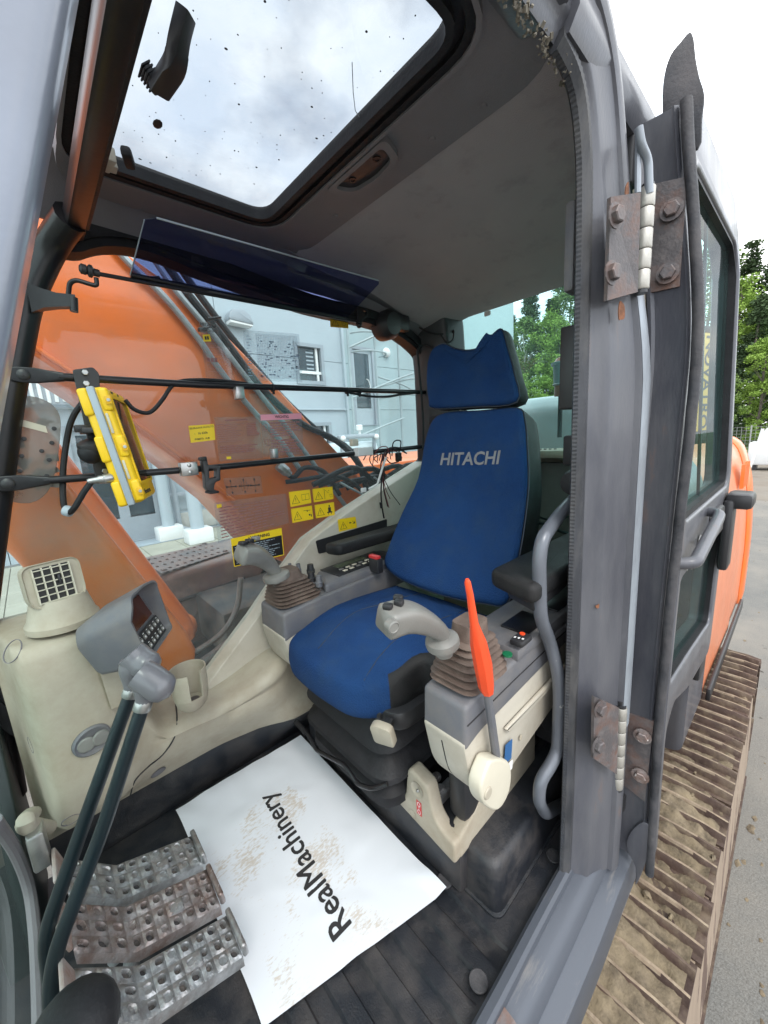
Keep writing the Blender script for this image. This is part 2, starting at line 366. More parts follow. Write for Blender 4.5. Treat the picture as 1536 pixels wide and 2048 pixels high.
def text_mb(s, size, mtx, extrude=0.0004, bold=0.0, align='CENTER'):
    """lettering as mesh: local x along the line, local y up, centred"""
    cu = bpy.data.curves.new('lettering', 'FONT'); cu.body = s; cu.size = size; cu.extrude = extrude; cu.offset = bold
    cu.align_x = align; cu.align_y = 'CENTER'; cu.resolution_u = 3
    o = bpy.data.objects.new('lettering', cu); COL.objects.link(o)
    me = bpy.data.meshes.new_from_object(o.evaluated_get(bpy.context.evaluated_depsgraph_get()))
    b = MB(); b.add([v.co[:] for v in me.vertices], [list(p.vertices) for p in me.polygons], mtx)
    bpy.data.objects.remove(o); bpy.data.curves.remove(cu); bpy.data.meshes.remove(me)
    return b
def bolt(name, c, d, r, m, parent, h=None, washer=True):
    h = h or r * 0.75; b = MB(); f = frame(c, d)
    if washer: b.lathe([(r * 1.45, 0), (r * 1.45, r * 0.2), (r * 1.0, r * 0.2)], 14, f)
    b.loft([[(r * s * math.cos(R(60 * k)), r * s * math.sin(R(60 * k)), z) for k in range(6)] for s, z in ((1, r * 0.2), (1, h), (0.85, h + r * 0.12))], (True, True), True, f)
    return build(name, b, m, parent, 25)
def bvh(o):
    me = o.data; off = wloc(o)
    return BVHTree.FromPolygons([v.co + off for v in me.vertices], [list(p.vertices) for p in me.polygons])
def drape(mb, tree, d, lift):
    """project a builder's points along d onto a surface, keeping them lift above it"""
    d = Vector(d).normalized(); out = []
    for p in mb.v:
        h = tree.ray_cast(Vector(p) - d * 0.3, d)
        out.append(tuple(h[0] - d * lift) if h[0] else p)
    mb.v = out; return mb
def decal(name, c, w_, h_, n, xh, m, parent, th=0.0006, r=0.004):
    b = MB(); b.prism(rpoly([(-w_ / 2, -h_ / 2), (w_ / 2, -h_ / 2), (w_ / 2, h_ / 2), (-w_ / 2, h_ / 2)], min(r, w_ * 0.3, h_ * 0.3)), 0, th, 'z', 0, frame(c, n, xh)); return build(name, b, m, parent)
def plate(mb, outer, holes, a, b, axis='y', bev=0.004, res=2, fn=None):
    """a sheet with openings cut out of it, extruded from a to b, edges rounded"""
    cu = bpy.data.curves.new('plate', 'CURVE'); cu.dimensions = '2D'; cu.fill_mode = 'BOTH'
    cu.extrude = max(1e-5, abs(b - a) / 2 - bev); cu.bevel_depth = bev; cu.bevel_resolution = res; cu.offset = -bev
    for poly in [outer] + list(holes):
        s = cu.splines.new('POLY'); s.points.add(len(poly) - 1); s.use_cyclic_u = True
        for p, q in zip(s.points, poly): p.co = (q[0], q[1], 0, 1)
    o = bpy.data.objects.new('plate', cu); COL.objects.link(o)
    me = bpy.data.meshes.new_from_object(o.evaluated_get(bpy.context.evaluated_depsgraph_get())); c = (a + b) / 2
    def pt(v):
        return {'x': (c + v.z, v.x, v.y), 'y': (v.x, c + v.z, v.y), 'z': (v.x, v.y, c + v.z)}[axis]
    vs = [pt(v.co) for v in me.vertices]
    if fn: vs = [fn(*p) for p in vs]
    mb.add(vs, [list(p.vertices) for p in me.polygons])
    bpy.data.objects.remove(o); bpy.data.curves.remove(cu); bpy.data.meshes.remove(me)
    return mb

# ================================================================== the cab: frame, roof, glazing, floor
def sm(t): t = max(0.0, min(1.0, t)); return t * t * (3 - 2 * t)
cab = thing('excavator_cab', 'worn grey steel excavator cab around the seat, with open doorway, roof hatch and side glazing', 'cab', (0.75, 0.83, 0.0))
# --- door pillar and door header: one pressing that bends over the doorway
def frame_path():
    pts = [(0.864, -0.02), (0.868, 0.2), (0.866, 0.6), (0.862, 1.0), (0.856, 1.35), (0.846, 1.60), (0.832, 1.70), (0.798, 1.765), (0.735, 1.788), (0.62, 1.79), (0.35, 1.79), (0.1, 1.78)]
    return catmull([(x, 0, z) for x, z in pts], 5)
FP = frame_path()
def sweep_frame(prof, i0=0, i1=None):
    rings = []
    P = FP[i0:i1]
    for i, p in enumerate(P):
        a = P[max(i - 1, 0)]; b = P[min(i + 1, len(P) - 1)]; t = (b - a).normalized()
        nx, nz = t.z, -t.x                       # outward from the doorway: rearwards on the pillar, upwards on the header
        h = sm((p.z - 1.25) / 0.5); ky = 1 - 0.52 * h; kd = 1 - 0.3 * h
        rings.append([(p.x + nx * d * kd, 0.335 + (y - 0.335) * ky, p.z + nz * d * kd) for d, y in prof])
    return rings
PROF = [(0.004, 0.330), (0.022, 0.315), (0.030, 0.3125), (0.044, 0.297), (0.050, 0.288), (0.056, 0.285), (0.075, 0.281), (0.120, 0.268), (0.132, 0.262), (0.136, 0.251), (0.150, 0.243), (0.168, 0.244), (0.178, 0.256), (0.19, 0.268), (0.19, 0.36), (0.05, 0.352), (0.02, 0.346)]
b = MB(); b.loft(sweep_frame(PROF)); pillar = build('door_pillar', b, M['cab_paint'], cab, 40)
M['trim_rubber'] = mat('trim_rubber', (0.03, 0.032, 0.038), 0.5, 0, 0.4, 20, 0.2, 150, dirt=((0.10, 0.095, 0.09), 0.25, 14, 0.3), aniso=(1, 1, 0.3))
# bright worn channel down the outer edge of the pillar
ii = [i for i, p in enumerate(FP) if 0.42 < p.z < 1.52 and p.x > 0.8]
M['worn_channel'] = mat('worn_channel', (0.30, 0.33, 0.365), 0.35, 0.3, 0.15, 6, 0.05, 100, dirt=((0.10, 0.10, 0.11), 0.30, 8, 0.3), aniso=(1, 1, 0.2))
b = MB(); b.loft(sweep_frame([(0.1375, 0.2490), (0.150, 0.2412), (0.168, 0.2422), (0.177, 0.2540), (0.175, 0.2545), (0.166, 0.2450), (0.151, 0.2445), (0.139, 0.2505)], ii[0], ii[-1] + 1)); build('edge_channel', b, M['worn_channel'], pillar, 40)
b = MB(); b.tube(fillet([(0.915,0.262,1.723), (0.921,0.258,1.696), (0.945,0.252,1.680), (0.957,0.250,1.626)], 0.02), 0.0075, 10); b.tube([(0.934,0.268,1.729), (0.931,0.262,1.623)], 0.0055, 8); build('hinge_bracket', b, M['worn_channel'], pillar, 40)
# ribbed rubber edge trim along the pillar, torn away above the corner
b = MB(); rings = []
N_ = 150; tp = FP[:42]
dense = []
acc = 0.0
for i in range(len(tp) - 1):
    sl = (tp[i + 1] - tp[i]).length
    while acc < sl: dense.append(tp[i].lerp(tp[i + 1], acc / sl)); acc += 0.0042
    acc -= sl
for i, p in enumerate(dense):
    a = dense[max(i - 1, 0)]; c = dense[min(i + 1, len(dense) - 1)]; t = (c - a).normalized(); nx, nz = t.z, -t.x
    q = 1.0 + (0.07 if i % 2 else -0.05)
    rings.append([(p.x + nx * d, y, p.z + nz * d) for d, y in ((0.017 * q, 0.3215 - 0.005 * q), (0.006, 0.3205 - 0.004 * q), (-0.006 * q, 0.327), (-0.008 * q, 0.336), (0.002, 0.342), (0.016, 0.34))])
b.loft(rings); build('edge_trim', b, M['trim_rubber'], pillar, 20)
# the torn, crusty seal left on the header
b = MB(); rnd = random.Random(3)
for i in range(420):
    t = rnd.random() ** 0.8; x = 0.81 - 0.44 * t; z = 1.787 + rnd.gauss(0, 0.006) - 0.02 * sm((x - 0.74) / 0.07); y = 0.338 + rnd.gauss(0, 0.006) + 0.004 * math.sin(t * 40)
    s_ = rnd.uniform(0.0012, 0.0042)
    b.box((0, 0, 0), (s_ * 1.7, s_ * 1.1, s_ * 0.8), Matrix.Translation((x, y, z)) @ rotmat(rnd.uniform(-60, 60), rnd.uniform(-60, 60), rnd.uniform(0, 90)))
M['crust'] = mat('crust', (0.20, 0.18, 0.145), 0.9, 0, 0.5, 40)
tag(build('torn_seal', b, M['crust'], pillar, 20), kind='stuff')
# roof shell above the header, rounded outwards
b = MB()
b.loft([[(x, 0.345, 1.80), (x, 0.312, 1.80), (x, 0.297, 1.825), (x, 0.298, 1.862), (x, 0.33, 1.90), (x, 0.5, 1.93), (x, 1.2, 1.93), (x, 1.38, 1.88), (x, 1.40, 1.80), (x, 1.37, 1.80), (x, 1.34, 1.865), (x, 1.2, 1.90), (x, 0.5, 1.90), (x, 0.36, 1.87)] for x in (0.73, 0.85, 1.0, 1.3, 1.66)])
b.box((0.46, 0.345, 1.865), (0.53, 0.09, 0.09), bev=0.02)
b.box((0.46, 1.325, 1.895), (0.53, 0.12, 0.06), bev=0.02)
build('roof_panel', b, M['cab_paint'], cab, 40)
# --- near front pillar
def pill(z): return 0.0 + (z - 1.245) * 0.314
b = MB(); sec = rpoly([(0, 0.262), (0, 0.345), (-0.15, 0.345), (-0.15, 0.262)], 0.014)
b.loft([[(pill(z) + u, v, z) for u, v in sec] for z in (0.2, 0.6, 0.9, 1.1, 1.3, 1.5, 1.7, 1.86)]); build('front_pillar', b, M['a_paint'], cab, 40)
# --- far front pillar with the header across the windscreen top
b = MB(); b.box((0.186, 0.80, 1.765), (0.042, 1.04, 0.05), bev=0.01)
b.tube(fillet([(0.178, 1.25, 1.765), (0.14, 1.345, 1.73), (0.07, 1.36, 1.60), (-0.01, 1.37, 1.35), (-0.16, 1.38, 0.8), (-0.19, 1.38, 0.3)], 0.06), 0.035, 12)
build('windscreen_header', b, M['black_metal'], cab, 40)
b = MB(); b.box((0.205, 0.80, 1.752), (0.012, 0.9, 0.02), bev=0.004); build('header_seal', b, M['rubber'], cab)
b = MB(); b.loft([[(pill(z) - 0.06, 0.32, z), (pill(z) - 0.06, 1.37, z), (pill(z) - 0.066, 1.37, z), (pill(z) - 0.066, 0.32, z)] for z in (0.55, 1.77)]); build('windscreen', b, M['glass_clear'], cab)
# --- door sill: pressed step outside a raised lip
b = MB(); prof = [(0.345, -0.02), (0.345, 0.028), (0.337, 0.036), (0.322, 0.036), (0.315, 0.028), (0.312, 0.012), (0.292, 0.006), (0.283, 0.002), (0.270, -0.012), (0.262, -0.035), (0.238, -0.045), (0.226, -0.055), (0.222, -0.075), (0.222, -0.16), (0.345, -0.16)]
b.loft([[(x, y + 0.004 * noise.noise(Vector((x * 3, y * 9, 0))), z) for y, z in prof] for x in [(-0.3 + i * 0.06) for i in range(27)]])
sill = build('door_sill', b, M['sill_paint'], cab, 28)
b = MB(); b.loft([[(x, y, z) for y, z in ((0.312, 0.016), (0.29, 0.0115), (0.255, -0.028), (0.225, -0.05), (0.2215, -0.09), (0.219, -0.09), (0.2225, -0.045), (0.252, -0.022), (0.29, 0.0155), (0.312, 0.02))] for x in (-0.3, 0.2, 0.46, 0.52, 0.535)])
build('sill_patch', b, M['cab_paint_rusty'], sill, 28)
# --- roof hatch: seal, frame, pane with its latch handle
HX0, HX1, HY0, HY1 = 0.205, 0.616, 0.44, 1.105
def rect(x0, x1, y0, y1, r): return rpoly([(x0, y0), (x1, y0), (x1, y1), (x0, y1)], r, 6)
hatch = MB()
for (o1, o2, z0, z1) in ((0.0, 0.014, 1.822, 1.852), (0.014, 0.030, 1.834, 1.856), (0.030, 0.045, 1.826, 1.858)):
    hatch.ring_prism(rect(HX0 - o2, HX1 + o2, HY0 - o2, HY1 + o2, 0.05 + o2), rect(HX0 - o1, HX1 + o1, HY0 - o1, HY1 + o1, 0.05 + o1), z0, z1)
hs = build('hatch_seal', hatch, M['rubber'], cab, 35)
b = MB(); b.ring_prism(rect(HX0 - 0.048, HX1 + 0.20, HY0 - 0.10, HY1 + 0.16, 0.12), rect(HX0 - 0.045, HX1 + 0.045, HY0 - 0.045, HY1 + 0.045, 0.095), 1.834, 1.862)
b.ring_prism(rect(HX0 - 0.053, HX1 + 0.053, HY0 - 0.053, HY1 + 0.053, 0.10), rect(HX0 - 0.045, HX1 + 0.045, HY0 - 0.045, HY1 + 0.045, 0.095), 1.822, 1.84)
hf = build('hatch_frame', b, M['liner_frame'], cab, 30)
# the latch recess in the frame with its two holes
b = MB(); rc = rpoly([(0.685, 0.69), (0.685, 0.87), (0.735, 0.85), (0.745, 0.78), (0.735, 0.71)], 0.02)
b.ring_prism(rpoly([(0.673, 0.668), (0.673, 0.892), (0.745, 0.866), (0.758, 0.78), (0.745, 0.694)], 0.024), rc, 1.822, 1.836); build('recess_rim', b, M['liner_frame'], hf, 30)
b = MB(); b.prism(rc, 1.831, 1.8335); build('recess_plate', b, M['dark_plastic'], hf)
for yy in (0.735, 0.825):
    b = MB(); b.lathe([(0.0095, 0), (0.0095, 0.0022), (0.006, 0.0022), (0.006, 0.0005), (0.0, 0.0005)], 14, Matrix.Translation((0.71, yy, 1.831)) @ rotmat(180)); build('recess_socket', b, M['black_metal'], hf)
for x, y in ((0.77, 0.62), (0.77, 0.98), (0.785, 0.5)):
    b = MB(); b.lathe([(0.0, -0.003), (0.006, -0.003), (0.0075, 0)], 12, Matrix.Translation((x, y, 1.834))); build('frame_stud', b, M['liner_frame'], hf)
b = MB(); b.box(((HX0 + HX1) / 2, (HY0 + HY1) / 2, 1.848), (HX1 - HX0 + 0.04, HY1 - HY0 + 0.04, 0.005)); pane = build('hatch_pane', b, M['glass_roof'], cab)
# crooked handle on the pane
hp = [(0.290,0.693,1.842), (0.281,0.710,1.815), (0.281,0.737,1.800), (0.272,0.801,1.800), (0.264,0.812,1.810), (0.258,0.801,1.815)]
b = MB(); pp = fillet(hp[:4], 0.02, 4)
rings = []
for i, p in enumerate(pp):
    t = (pp[min(i + 1, len(pp) - 1)] - pp[max(i - 1, 0)]).normalized(); f = frame(p, t, (0.5, 0.8, 0)); wq = 0.016; hq = 0.010
    rings.append([tuple(f @ Vector((u, v, 0))) for u, v in rpoly([(-wq, -hq), (wq, -hq), (wq, hq), (-wq, hq)], 0.005, 2)])
b.loft(rings); f = frame(hp[3], Vector(hp[5]) - Vector(hp[3]), (0, 0, 1)); b.box((0, 0, 0.014), (0.016, 0.026, 0.032), f, 0.005)
build('hatch_handle', b, M['dark_plastic'], pane, 40)
b = MB()
for k in range(5): b.box((0, 0, 0.008 + k * 0.005), (0.018, 0.029, 0.0022), f)
build('latch_ribs', b, M['rubber'], pane)
# lump of bird dirt and the crack in the pane
b = MB(); rnd = random.Random(5)
c0 = Vector((0.308,0.943,1.843)); b.sphere(c0, (0.009, 0.014, 0.002), 9, 5)
for i in range(70):
    p = Vector((rnd.uniform(HX0 + 0.02, HX1 - 0.02), rnd.uniform(HY0 + 0.02, HY1 - 0.02), 1.8445)); s_ = rnd.choice((0.0006, 0.0008, 0.0011, 0.0014, 0.0022))
    b.sphere(p, (s_ * rnd.uniform(0.7, 1.6), s_, 0.0008), 7, 4)
tag(build('pane_specks', b, M['dark_plastic'], pane), kind='stuff')
b = MB(); b.tube([(0.533,0.600,1.843), (0.571,0.645,1.843), (0.600,0.675,1.843), (0.620,0.684,1.843)], 0.0008, 5); build('pane_scratch', b, M['blue_grey'], pane)
# pale latch block and black tab at the front corner
c0 = Vector((0.228,1.039,1.800)); b = MB(); b.box((0, 0, 0), (0.022, 0.05, 0.028), Matrix.Translation(c0) @ rotmat(0, 0, 8), 0.004); b.prism([(-0.012, -0.01), (0.012, -0.01), (0, 0.014)], -0.03, -0.01, 'x', 0.002, Matrix.Translation(c0 + Vector((0.03, 0.012, 0))))
build('corner_latch', b, M['beige_light'], cab)
c0 = Vector((0.266,1.027,1.810)); b = MB(); b.box((0, 0, 0), (0.02, 0.05, 0.02), Matrix.Translation(c0) @ rotmat(0, 0, -20), 0.006); build('corner_tab', b, M['rubber'], cab)
# --- headliner behind and beside the hatch
def zc(x, y): return 1.845 - 0.105 * sm((x - 1.05) / 0.62) - 0.05 * sm((y - 1.12) / 0.24) * sm((x - 0.5) / 0.5) - 0.012 * sm((0.45 - y) / 0.1)
b = MB()
b.grid(30, 26, lambda u, v: (0.79 + u * 0.85, 0.352 + v * (0.90 + 0.07 * u), zc(0.79 + u * 0.85, 0.352 + v * (0.90 + 0.07 * u)) - (0.006 * sm(u / 0.05))))
b.grid(2, 26, lambda u, v: (1.64 + u * 0.02, 0.352 + v * 0.97, zc(1.64, 0.352 + v * 0.97) - 0.006 + 0.05 * u))
liner = build('headliner', b, M['liner'], cab, 50)
for px, py in ((975, 625), (712, 668 - 60), (905, 560), (640, 470)):
    pass
b = MB(); p0 = Vector((1.585,1.000,1.706)); b.box(p0, (0.012, 0.03, 0.02), bev=0.005); build('liner_clip', b, M['sticker_white'], liner)
# --- far side window: dark trim ring, pane, beige panel under it
WIN = [(0.126,1.663), (0.202,1.727), (0.279,1.760), (0.378,1.765), (0.531,1.740), (0.898,1.697), (1.261,1.686), (1.481,1.620), (1.541,1.524), (1.534,1.165), (1.480,1.048), (0.984,0.874), (0.796,0.797), (0.527,0.551), (0.340,0.391), (0.20, 0.30), (0.0, 0.36), (-0.17, 0.75), (-0.05, 1.22)]
WIN = [(v.x, v.z) for v in catmull([(x, 0, z) for x, z in WIN], 4, True)]
cx_, cz_ = 0.75, 1.15
def grow(poly, d):
    out = []
    k = len(poly)
    for i, (x, z) in enumerate(poly):
        a = Vector(poly[i - 1]); c = Vector(poly[(i + 1) % k]); t = (c - a).normalized(); n = Vector((-t.y, t.x))
        if n.dot(Vector((x - cx_, z - cz_))) < 0: n = -n
        out.append((x + n.x * d, z + n.y * d))
    return out
b = MB(); b.ring_prism(grow(WIN, 0.020), WIN, 1.338, 1.40, 'y'); b.ring_prism(grow(WIN, 0.055), grow(WIN, 0.020), 1.328, 1.40, 'y'); sw = build('side_window_trim', b, M['rubber'], cab, 40)
b = MB(); b.prism(grow(WIN, 0.012), 1.383, 1.388, 'y'); build('side_window_pane', b, M['glass_side'], cab)
# padded corner trim over the window towards the headliner
b = MB(); rings = []
for i in range(16):
    t = i / 15; x = 0.10 + 1.5 * t; zt = 1.845 + 0.02 * (1 - t) - 0.105 * sm((x - 1.05) / 0.62) - 0.045 * sm((x - 0.5) / 0.5); zb = 1.80 - 0.045 * t - 0.07 * sm((t - 0.6) / 0.4)
    y0 = 1.17 + 0.15 * t
    rings.append([(x, y0, zt), (x, y0 + 0.06, zt - 0.012), (x, 1.30, zb + 0.02), (x, 1.345, zb - 0.01), (x, 1.375, zb), (x, 1.375, zt + 0.03), (x, y0, zt + 0.03)])
b.loft(rings); build('cornice_trim', b, M['liner_frame'], cab, 45)
# dark speaker pod and bracket on the rear end of that trim
b = MB(); p0 = Vector((1.294,1.330,1.698)); b.lathe([(0.0, -0.05), (0.045, -0.045), (0.062, -0.02), (0.066, 0.02), (0.066, 0.04)], 22, frame(p0, (0, 1, 0.12)))
b.box(p0 + Vector((0.06, -0.02, 0.01)), (0.09, 0.05, 0.07), bev=0.012); build('trim_speaker', b, M['dark_plastic'], cab, 40)
# rear pillar at the far corner
b = MB(); b.loft([[(x0 + u, v, z) for u, v in rpoly([(0, 1.20), (0.12, 1.17), (0.12, 1.40), (-0.03, 1.40), (-0.03, 1.34)], 0.02)] for z, x0 in ((0.9, 1.545), (1.2, 1.555), (1.5, 1.555), (1.70, 1.54), (1.80, 1.52))]); rp = build('rear_pillar', b, M['dark_plastic'], cab, 40)
for i, (py, s_) in enumerate(((740, 0.05), (800, 0.035), (850, 0.028))):
    p0 = Vector((1.540,1.273,1.513)) + Vector((0, 0, -0.12 * i)); b = MB(); b.box(p0, (0.03, 0.07, s_ * 1.6), bev=0.006); build('pillar_clip', b, M['rubber'], rp)
# --- rear wall: shelf with louvres, window above
RW = 1.64
b = MB(); b.box((RW + 0.03, 0.83, 0.52), (0.05, 1.08, 1.16), bev=0.01); b.box((RW - 0.02, 0.83, 1.095), (0.16, 1.06, 0.035), bev=0.012); rw = build('rear_wall', b, M['beige'], cab, 40)
b = MB(); b.box((RW - 0.05, 0.83, 0.85), (0.02, 1.02, 0.42), bev=0.008); build('rear_pad', b, mat('rear_pad', (0.10, 0.095, 0.085), 0.8, 0, 0.15, 6, 0.2, 300), rw, 40)
for k in range(9):
    b = MB(); b.box((0, 0, 0), (0.038, 0.011, 0.003), Matrix.Translation((RW - 0.035, 0.70 + k * 0.021, 1.1135)) @ rotmat(0, 0, 24)); build('louvre_slot', b, M['ink'], rw)
b = MB(); b.box((RW + 0.03, 0.83, 1.43), (0.006, 1.06, 0.66)); build('rear_window_pane', b, glass('glass_rear', (0.78, 0.92, 0.90), 0.8, 0.05, (0.5, 0.7, 0.68)), cab)
# near rear corner: lower panel and quarter glass behind the door pillar
b = MB(); b.box((1.35, 0.325, 0.5), (0.58, 0.03, 1.06), bev=0.006); b.box((1.35, 0.325, 1.76), (0.58, 0.03, 0.1), bev=0.006); b.box((1.63, 0.33, 1.4), (0.06, 0.06, 0.8), bev=0.01)
build('quarter_panel', b, M['dark_plastic'], cab, 40)
b = MB(); b.box((1.32, 0.318, 1.37), (0.56, 0.006, 0.7)); build('quarter_pane', b, M['glass_door'], cab)
for (px, py, w_, h_, m_) in ((1142, 738, 0.10, 0.20, 'grey_plastic'), (1146, 905, 0.05, 0.09, 'dark_plastic'), (1147, 838, 0.03, 0.09, 'dark_plastic')):
    pass
p0 = Vector((1.056,0.420,1.344)); b = MB(); b.box(p0, (0.05, 0.05, 0.2), bev=0.006); build('switch_box', b, M['dark_plastic'], cab)
p0 = Vector((1.034,0.400,1.141)); b = MB(); b.box(p0, (0.06, 0.04, 0.075), bev=0.006); build('buzzer_box', b, M['rubber'], cab)
p0 = Vector((1.041,0.400,1.056)); b = MB(); b.lathe([(0, 0.03), (0.03, 0.02), (0.036, 0), (0.036, -0.03)], 16, frame(p0, (-1, 0, 0))); build('round_knob', b, M['rubber'], cab)
p0 = Vector((0.914,0.370,1.562)); b = MB(); b.box(p0 + Vector((0.0, 0.0, 0)), (0.05, 0.022, 0.17), bev=0.008); lamp_ = build('cab_lamp', b, M['grey_plastic'], cab)
b = MB(); b.tube([p0 + Vector((-0.015, -0.012, 0.02)), p0 + Vector((-0.03, -0.02, 0.012)), p0 + Vector((-0.02, -0.022, -0.03))], 0.0035, 8); build('lamp_switch', b, M['beige_light'], lamp_)

# --- floor with moulded rubber mat
fl = MB()
def zfl(x, y):
    z = 0.0
    if y < 0.72 and x > 0.05:
        z -= 0.011 * max(0, min(1, 0.8 - 4 * math.sin((x - 0.12) * 2 * math.pi / 0.085))) * sm((0.70 - y) / 0.03) * sm((y - 0.365) / 0.02) * (1 if x < 0.66 else 0)
    return z
fl.grid(320, 60, lambda u, v: (-0.28 + u * 1.95, 0.343 + v * 1.03, zfl(-0.28 + u * 1.95, 0.343 + v * 1.03)))
fl.add([(-0.28, 0.343, -0.02), (1.67, 0.343, -0.02), (1.67, 1.373, -0.02), (-0.28, 1.373, -0.02)], [(0, 1, 2, 3)])
flo = build('floor', fl, M['mat_rubber'], None, 30); tag(flo, 'black moulded rubber cab floor with ribs by the door sill', None, None, 'structure')
for px, py in ((955, 1962), (893, 1778), (1108, 1712)):
    pass
for c0 in ((0.537,0.376,0.003), (0.639,0.553,0.003), (0.907,0.371,0.003)):
    b = MB(); b.lathe([(0.021, 0), (0.021, 0.003), (0.019, 0.0045), (0.0, 0.0045)], 24, Matrix.Translation(c0)); build('floor_plug', b, M['rubber_worn'], flo)
# raised rubber-covered step box in the rear door corner
b = MB(); bx0, by0 = 0.666, 0.405
rings = []
for z, d, r in ((0.0, -0.006, 0.03), (0.006, -0.006, 0.03), (0.008, 0.0, 0.03), (0.12, 0.008, 0.03), (0.134, 0.014, 0.03), (0.14, 0.026, 0.03)):
    rings.append([(x, y, z) for x, y in rpoly([(bx0 + d, by0 + d), (1.25, by0 + d), (1.25, 0.66), (bx0 + d, 0.66)], r, 5)])
b.loft(rings); tag(build('step_box', b, M['mat_rubber'], None, 45), 'black rubber covered box step on the floor beside the door pillar', 'floor box')

# ================================================================== far side trim under the window and the front console tower
pn = [(0.137,0.318), (0.247,0.336), (0.335,0.408), (0.520,0.566), (0.636,0.678), (0.786,0.811), (0.970,0.886), (1.474,1.056), (1.62, 1.10), (1.62, 0.22), (0.20, 0.22), (0.20, 0.3)]
b = MB(); b.prism(pn, 1.322, 1.41, 'y', 0.006); sp = build('side_panel', b, M['beige_light'], cab, 40)
b = MB(); q = [(0.809,0.805), (1.212,0.821), (1.206,0.748), (1.110,0.736), (0.817,0.747)]; b.prism(rpoly(q, 0.008), 1.3205, 1.3225, 'y'); build('armrest_pocket', b, M['dark_plastic'], sp)
b = MB()
def wallprof(x):
    s = sm((0.175 - x) / 0.15); e = sm((x - 0.50) / 0.14)
    H = 0.375 + 0.06 * sm((x - 0.3) / 0.3) + 0.41 * s
    F = 1.205 + 0.06 * e + 0.02 * math.sin(x * 9) - 0.075 * s * (1 - 0.35 * abs((x - 0.0) / 0.14) ** 2)
    L = sm((-0.085 - x) / 0.055)                       # close the tower at its front side
    F = F + (1.33 - F) * L * 0.9
    yb = 1.302 - 0.03 * sm((x - 0.3) / 0.2) - 0.055 * sm((x - 0.45) / 0.15)
    zs = [0.172, 0.19, 0.235, 0.29, 0.345]
    ys = [yb, yb - 0.012, yb + (F - yb) * 0.45, yb + (F - yb) * 0.85, F]
    for k in range(1, 6): zs.append(0.345 + (H - 0.03 - 0.345) * k / 5); ys.append(F + 0.004 * math.sin(k))
    zs += [H - 0.012, H - 0.002, H]; ys += [F + 0.006, F + 0.02, F + 0.045]
    zs.append(H + 0.008); ys.append(1.40)
    return list(zip(ys, zs))
xs = [-0.145, -0.14, -0.13, -0.12, -0.10, -0.08, -0.055] + [-0.03 + i * 0.022 for i in range(13)] + [0.26 + i * 0.04 for i in range(10)] + [0.66, 0.8, 1.0, 1.3]
b.loft([[(x, y, z) for y, z in wallprof(x)] for x in xs], closed=False)
lw = build('front_console', b, M['beige'], None, 60); tag(lw, 'beige moulded console tower and low ledge along the far cab wall', 'console')
tower = thing('console_fittings', None, None) if False else lw
# black rubber kick strip under the ledge
b = MB(); b.loft([[(x, y, z) for y, z in ((1.36, -0.01), (1.345, 0.002), (1.335, 0.03), (wallprof(x)[0][0] + 0.006, 0.165), (wallprof(x)[0][0] + 0.004, 0.176), (1.40, 0.18))] for x in xs], closed=False); build('kick_strip', b, M['mat_rubber'], cab, 60)
# panel seam, round plugs and the two-disc vent let into the tower
def wy(x, z):
    pr = wallprof(x)
    for (y0, z0), (y1, z1) in zip(pr, pr[1:]):
        if z0 <= z <= z1: return y0 + (y1 - y0) * (z - z0) / max(1e-6, z1 - z0)
    return pr[-1][0]
wt = bvh(lw)
def onwall(p, lift=0.001):
    d = (Vector(p) - Vector((0, 0, 1.2))).normalized(); h = wt.ray_cast(Vector((0, 0, 1.2)), d)
    return (h[0] - d * lift, h[1] if h[1].dot(d) < 0 else -h[1]) if h[0] else (Vector(p), Vector((0, -1, 0)))
pts = [onwall(p)[0] for p in ((0.202,1.200,0.463), (0.197,1.200,0.407), (0.182,1.200,0.356), (0.145,1.200,0.321), (0.103,1.200,0.307), (0.069,1.200,0.287), (0.053,1.200,0.252))]
b = MB(); b.tube(catmull(pts, 4), 0.0022, 6); build('console_seam', b, M['ink'], lw)
for p, r_ in (((-0.111,1.200,0.524), 0.021), ((-0.079,1.250,0.237), 0.019), ((-0.100,1.200,0.768), 0.026), ((0.090,1.150,0.655), 0.02)):
    q, n = onwall(p); b = MB(); f = frame(q, n); b.ring_prism([(r_ * math.cos(R(12 * k)), r_ * math.sin(R(12 * k))) for k in range(30)], [((r_ - 0.0012) * math.cos(R(12 * k)), (r_ - 0.0012) * math.sin(R(12 * k))) for k in range(30)], -0.002, 0.0006, 'z', f); build('plug_rim', b, M['liner_frame'], lw)
q, n = onwall((0.132,1.250,0.236)); b = MB(); b.lathe([(0.022, 0.001), (0.019, 0.001), (0.016, -0.004), (0, -0.005)], 20, frame(q, n)); build('screw_recess', b, M['liner_frame'], lw)
q, n = onwall((-0.000,1.150,0.497)); f = frame(q, n, (1, 0, 0))
b = MB(); b.loft([[tuple(f @ Vector((a * math.cos(R(12 * k)), b2 * math.sin(R(12 * k)), z))) for k in range(30)] for a, b2, z in ((0.041, 0.037, -0.01), (0.041, 0.037, 0.004), (0.037, 0.033, 0.008), (0.034, 0.030, 0.006), (0.001, 0.001, 0.006))], (False, False)); dv = build('side_outlet', b, M['grey_plastic'], lw, 35)
for s_ in (-1, 1):
    b = MB(); b.lathe([(0.0185, 0.006), (0.0185, 0.0095), (0.016, 0.0115), (0, 0.0125)], 24, f @ Matrix.Translation((0.0135 * s_ + 0.001, 0, 0.001 * (s_ + 1))) @ rotmat(0, 7 * s_, 0)); build('outlet_disc', b, M['grip_plastic'], dv, 35)
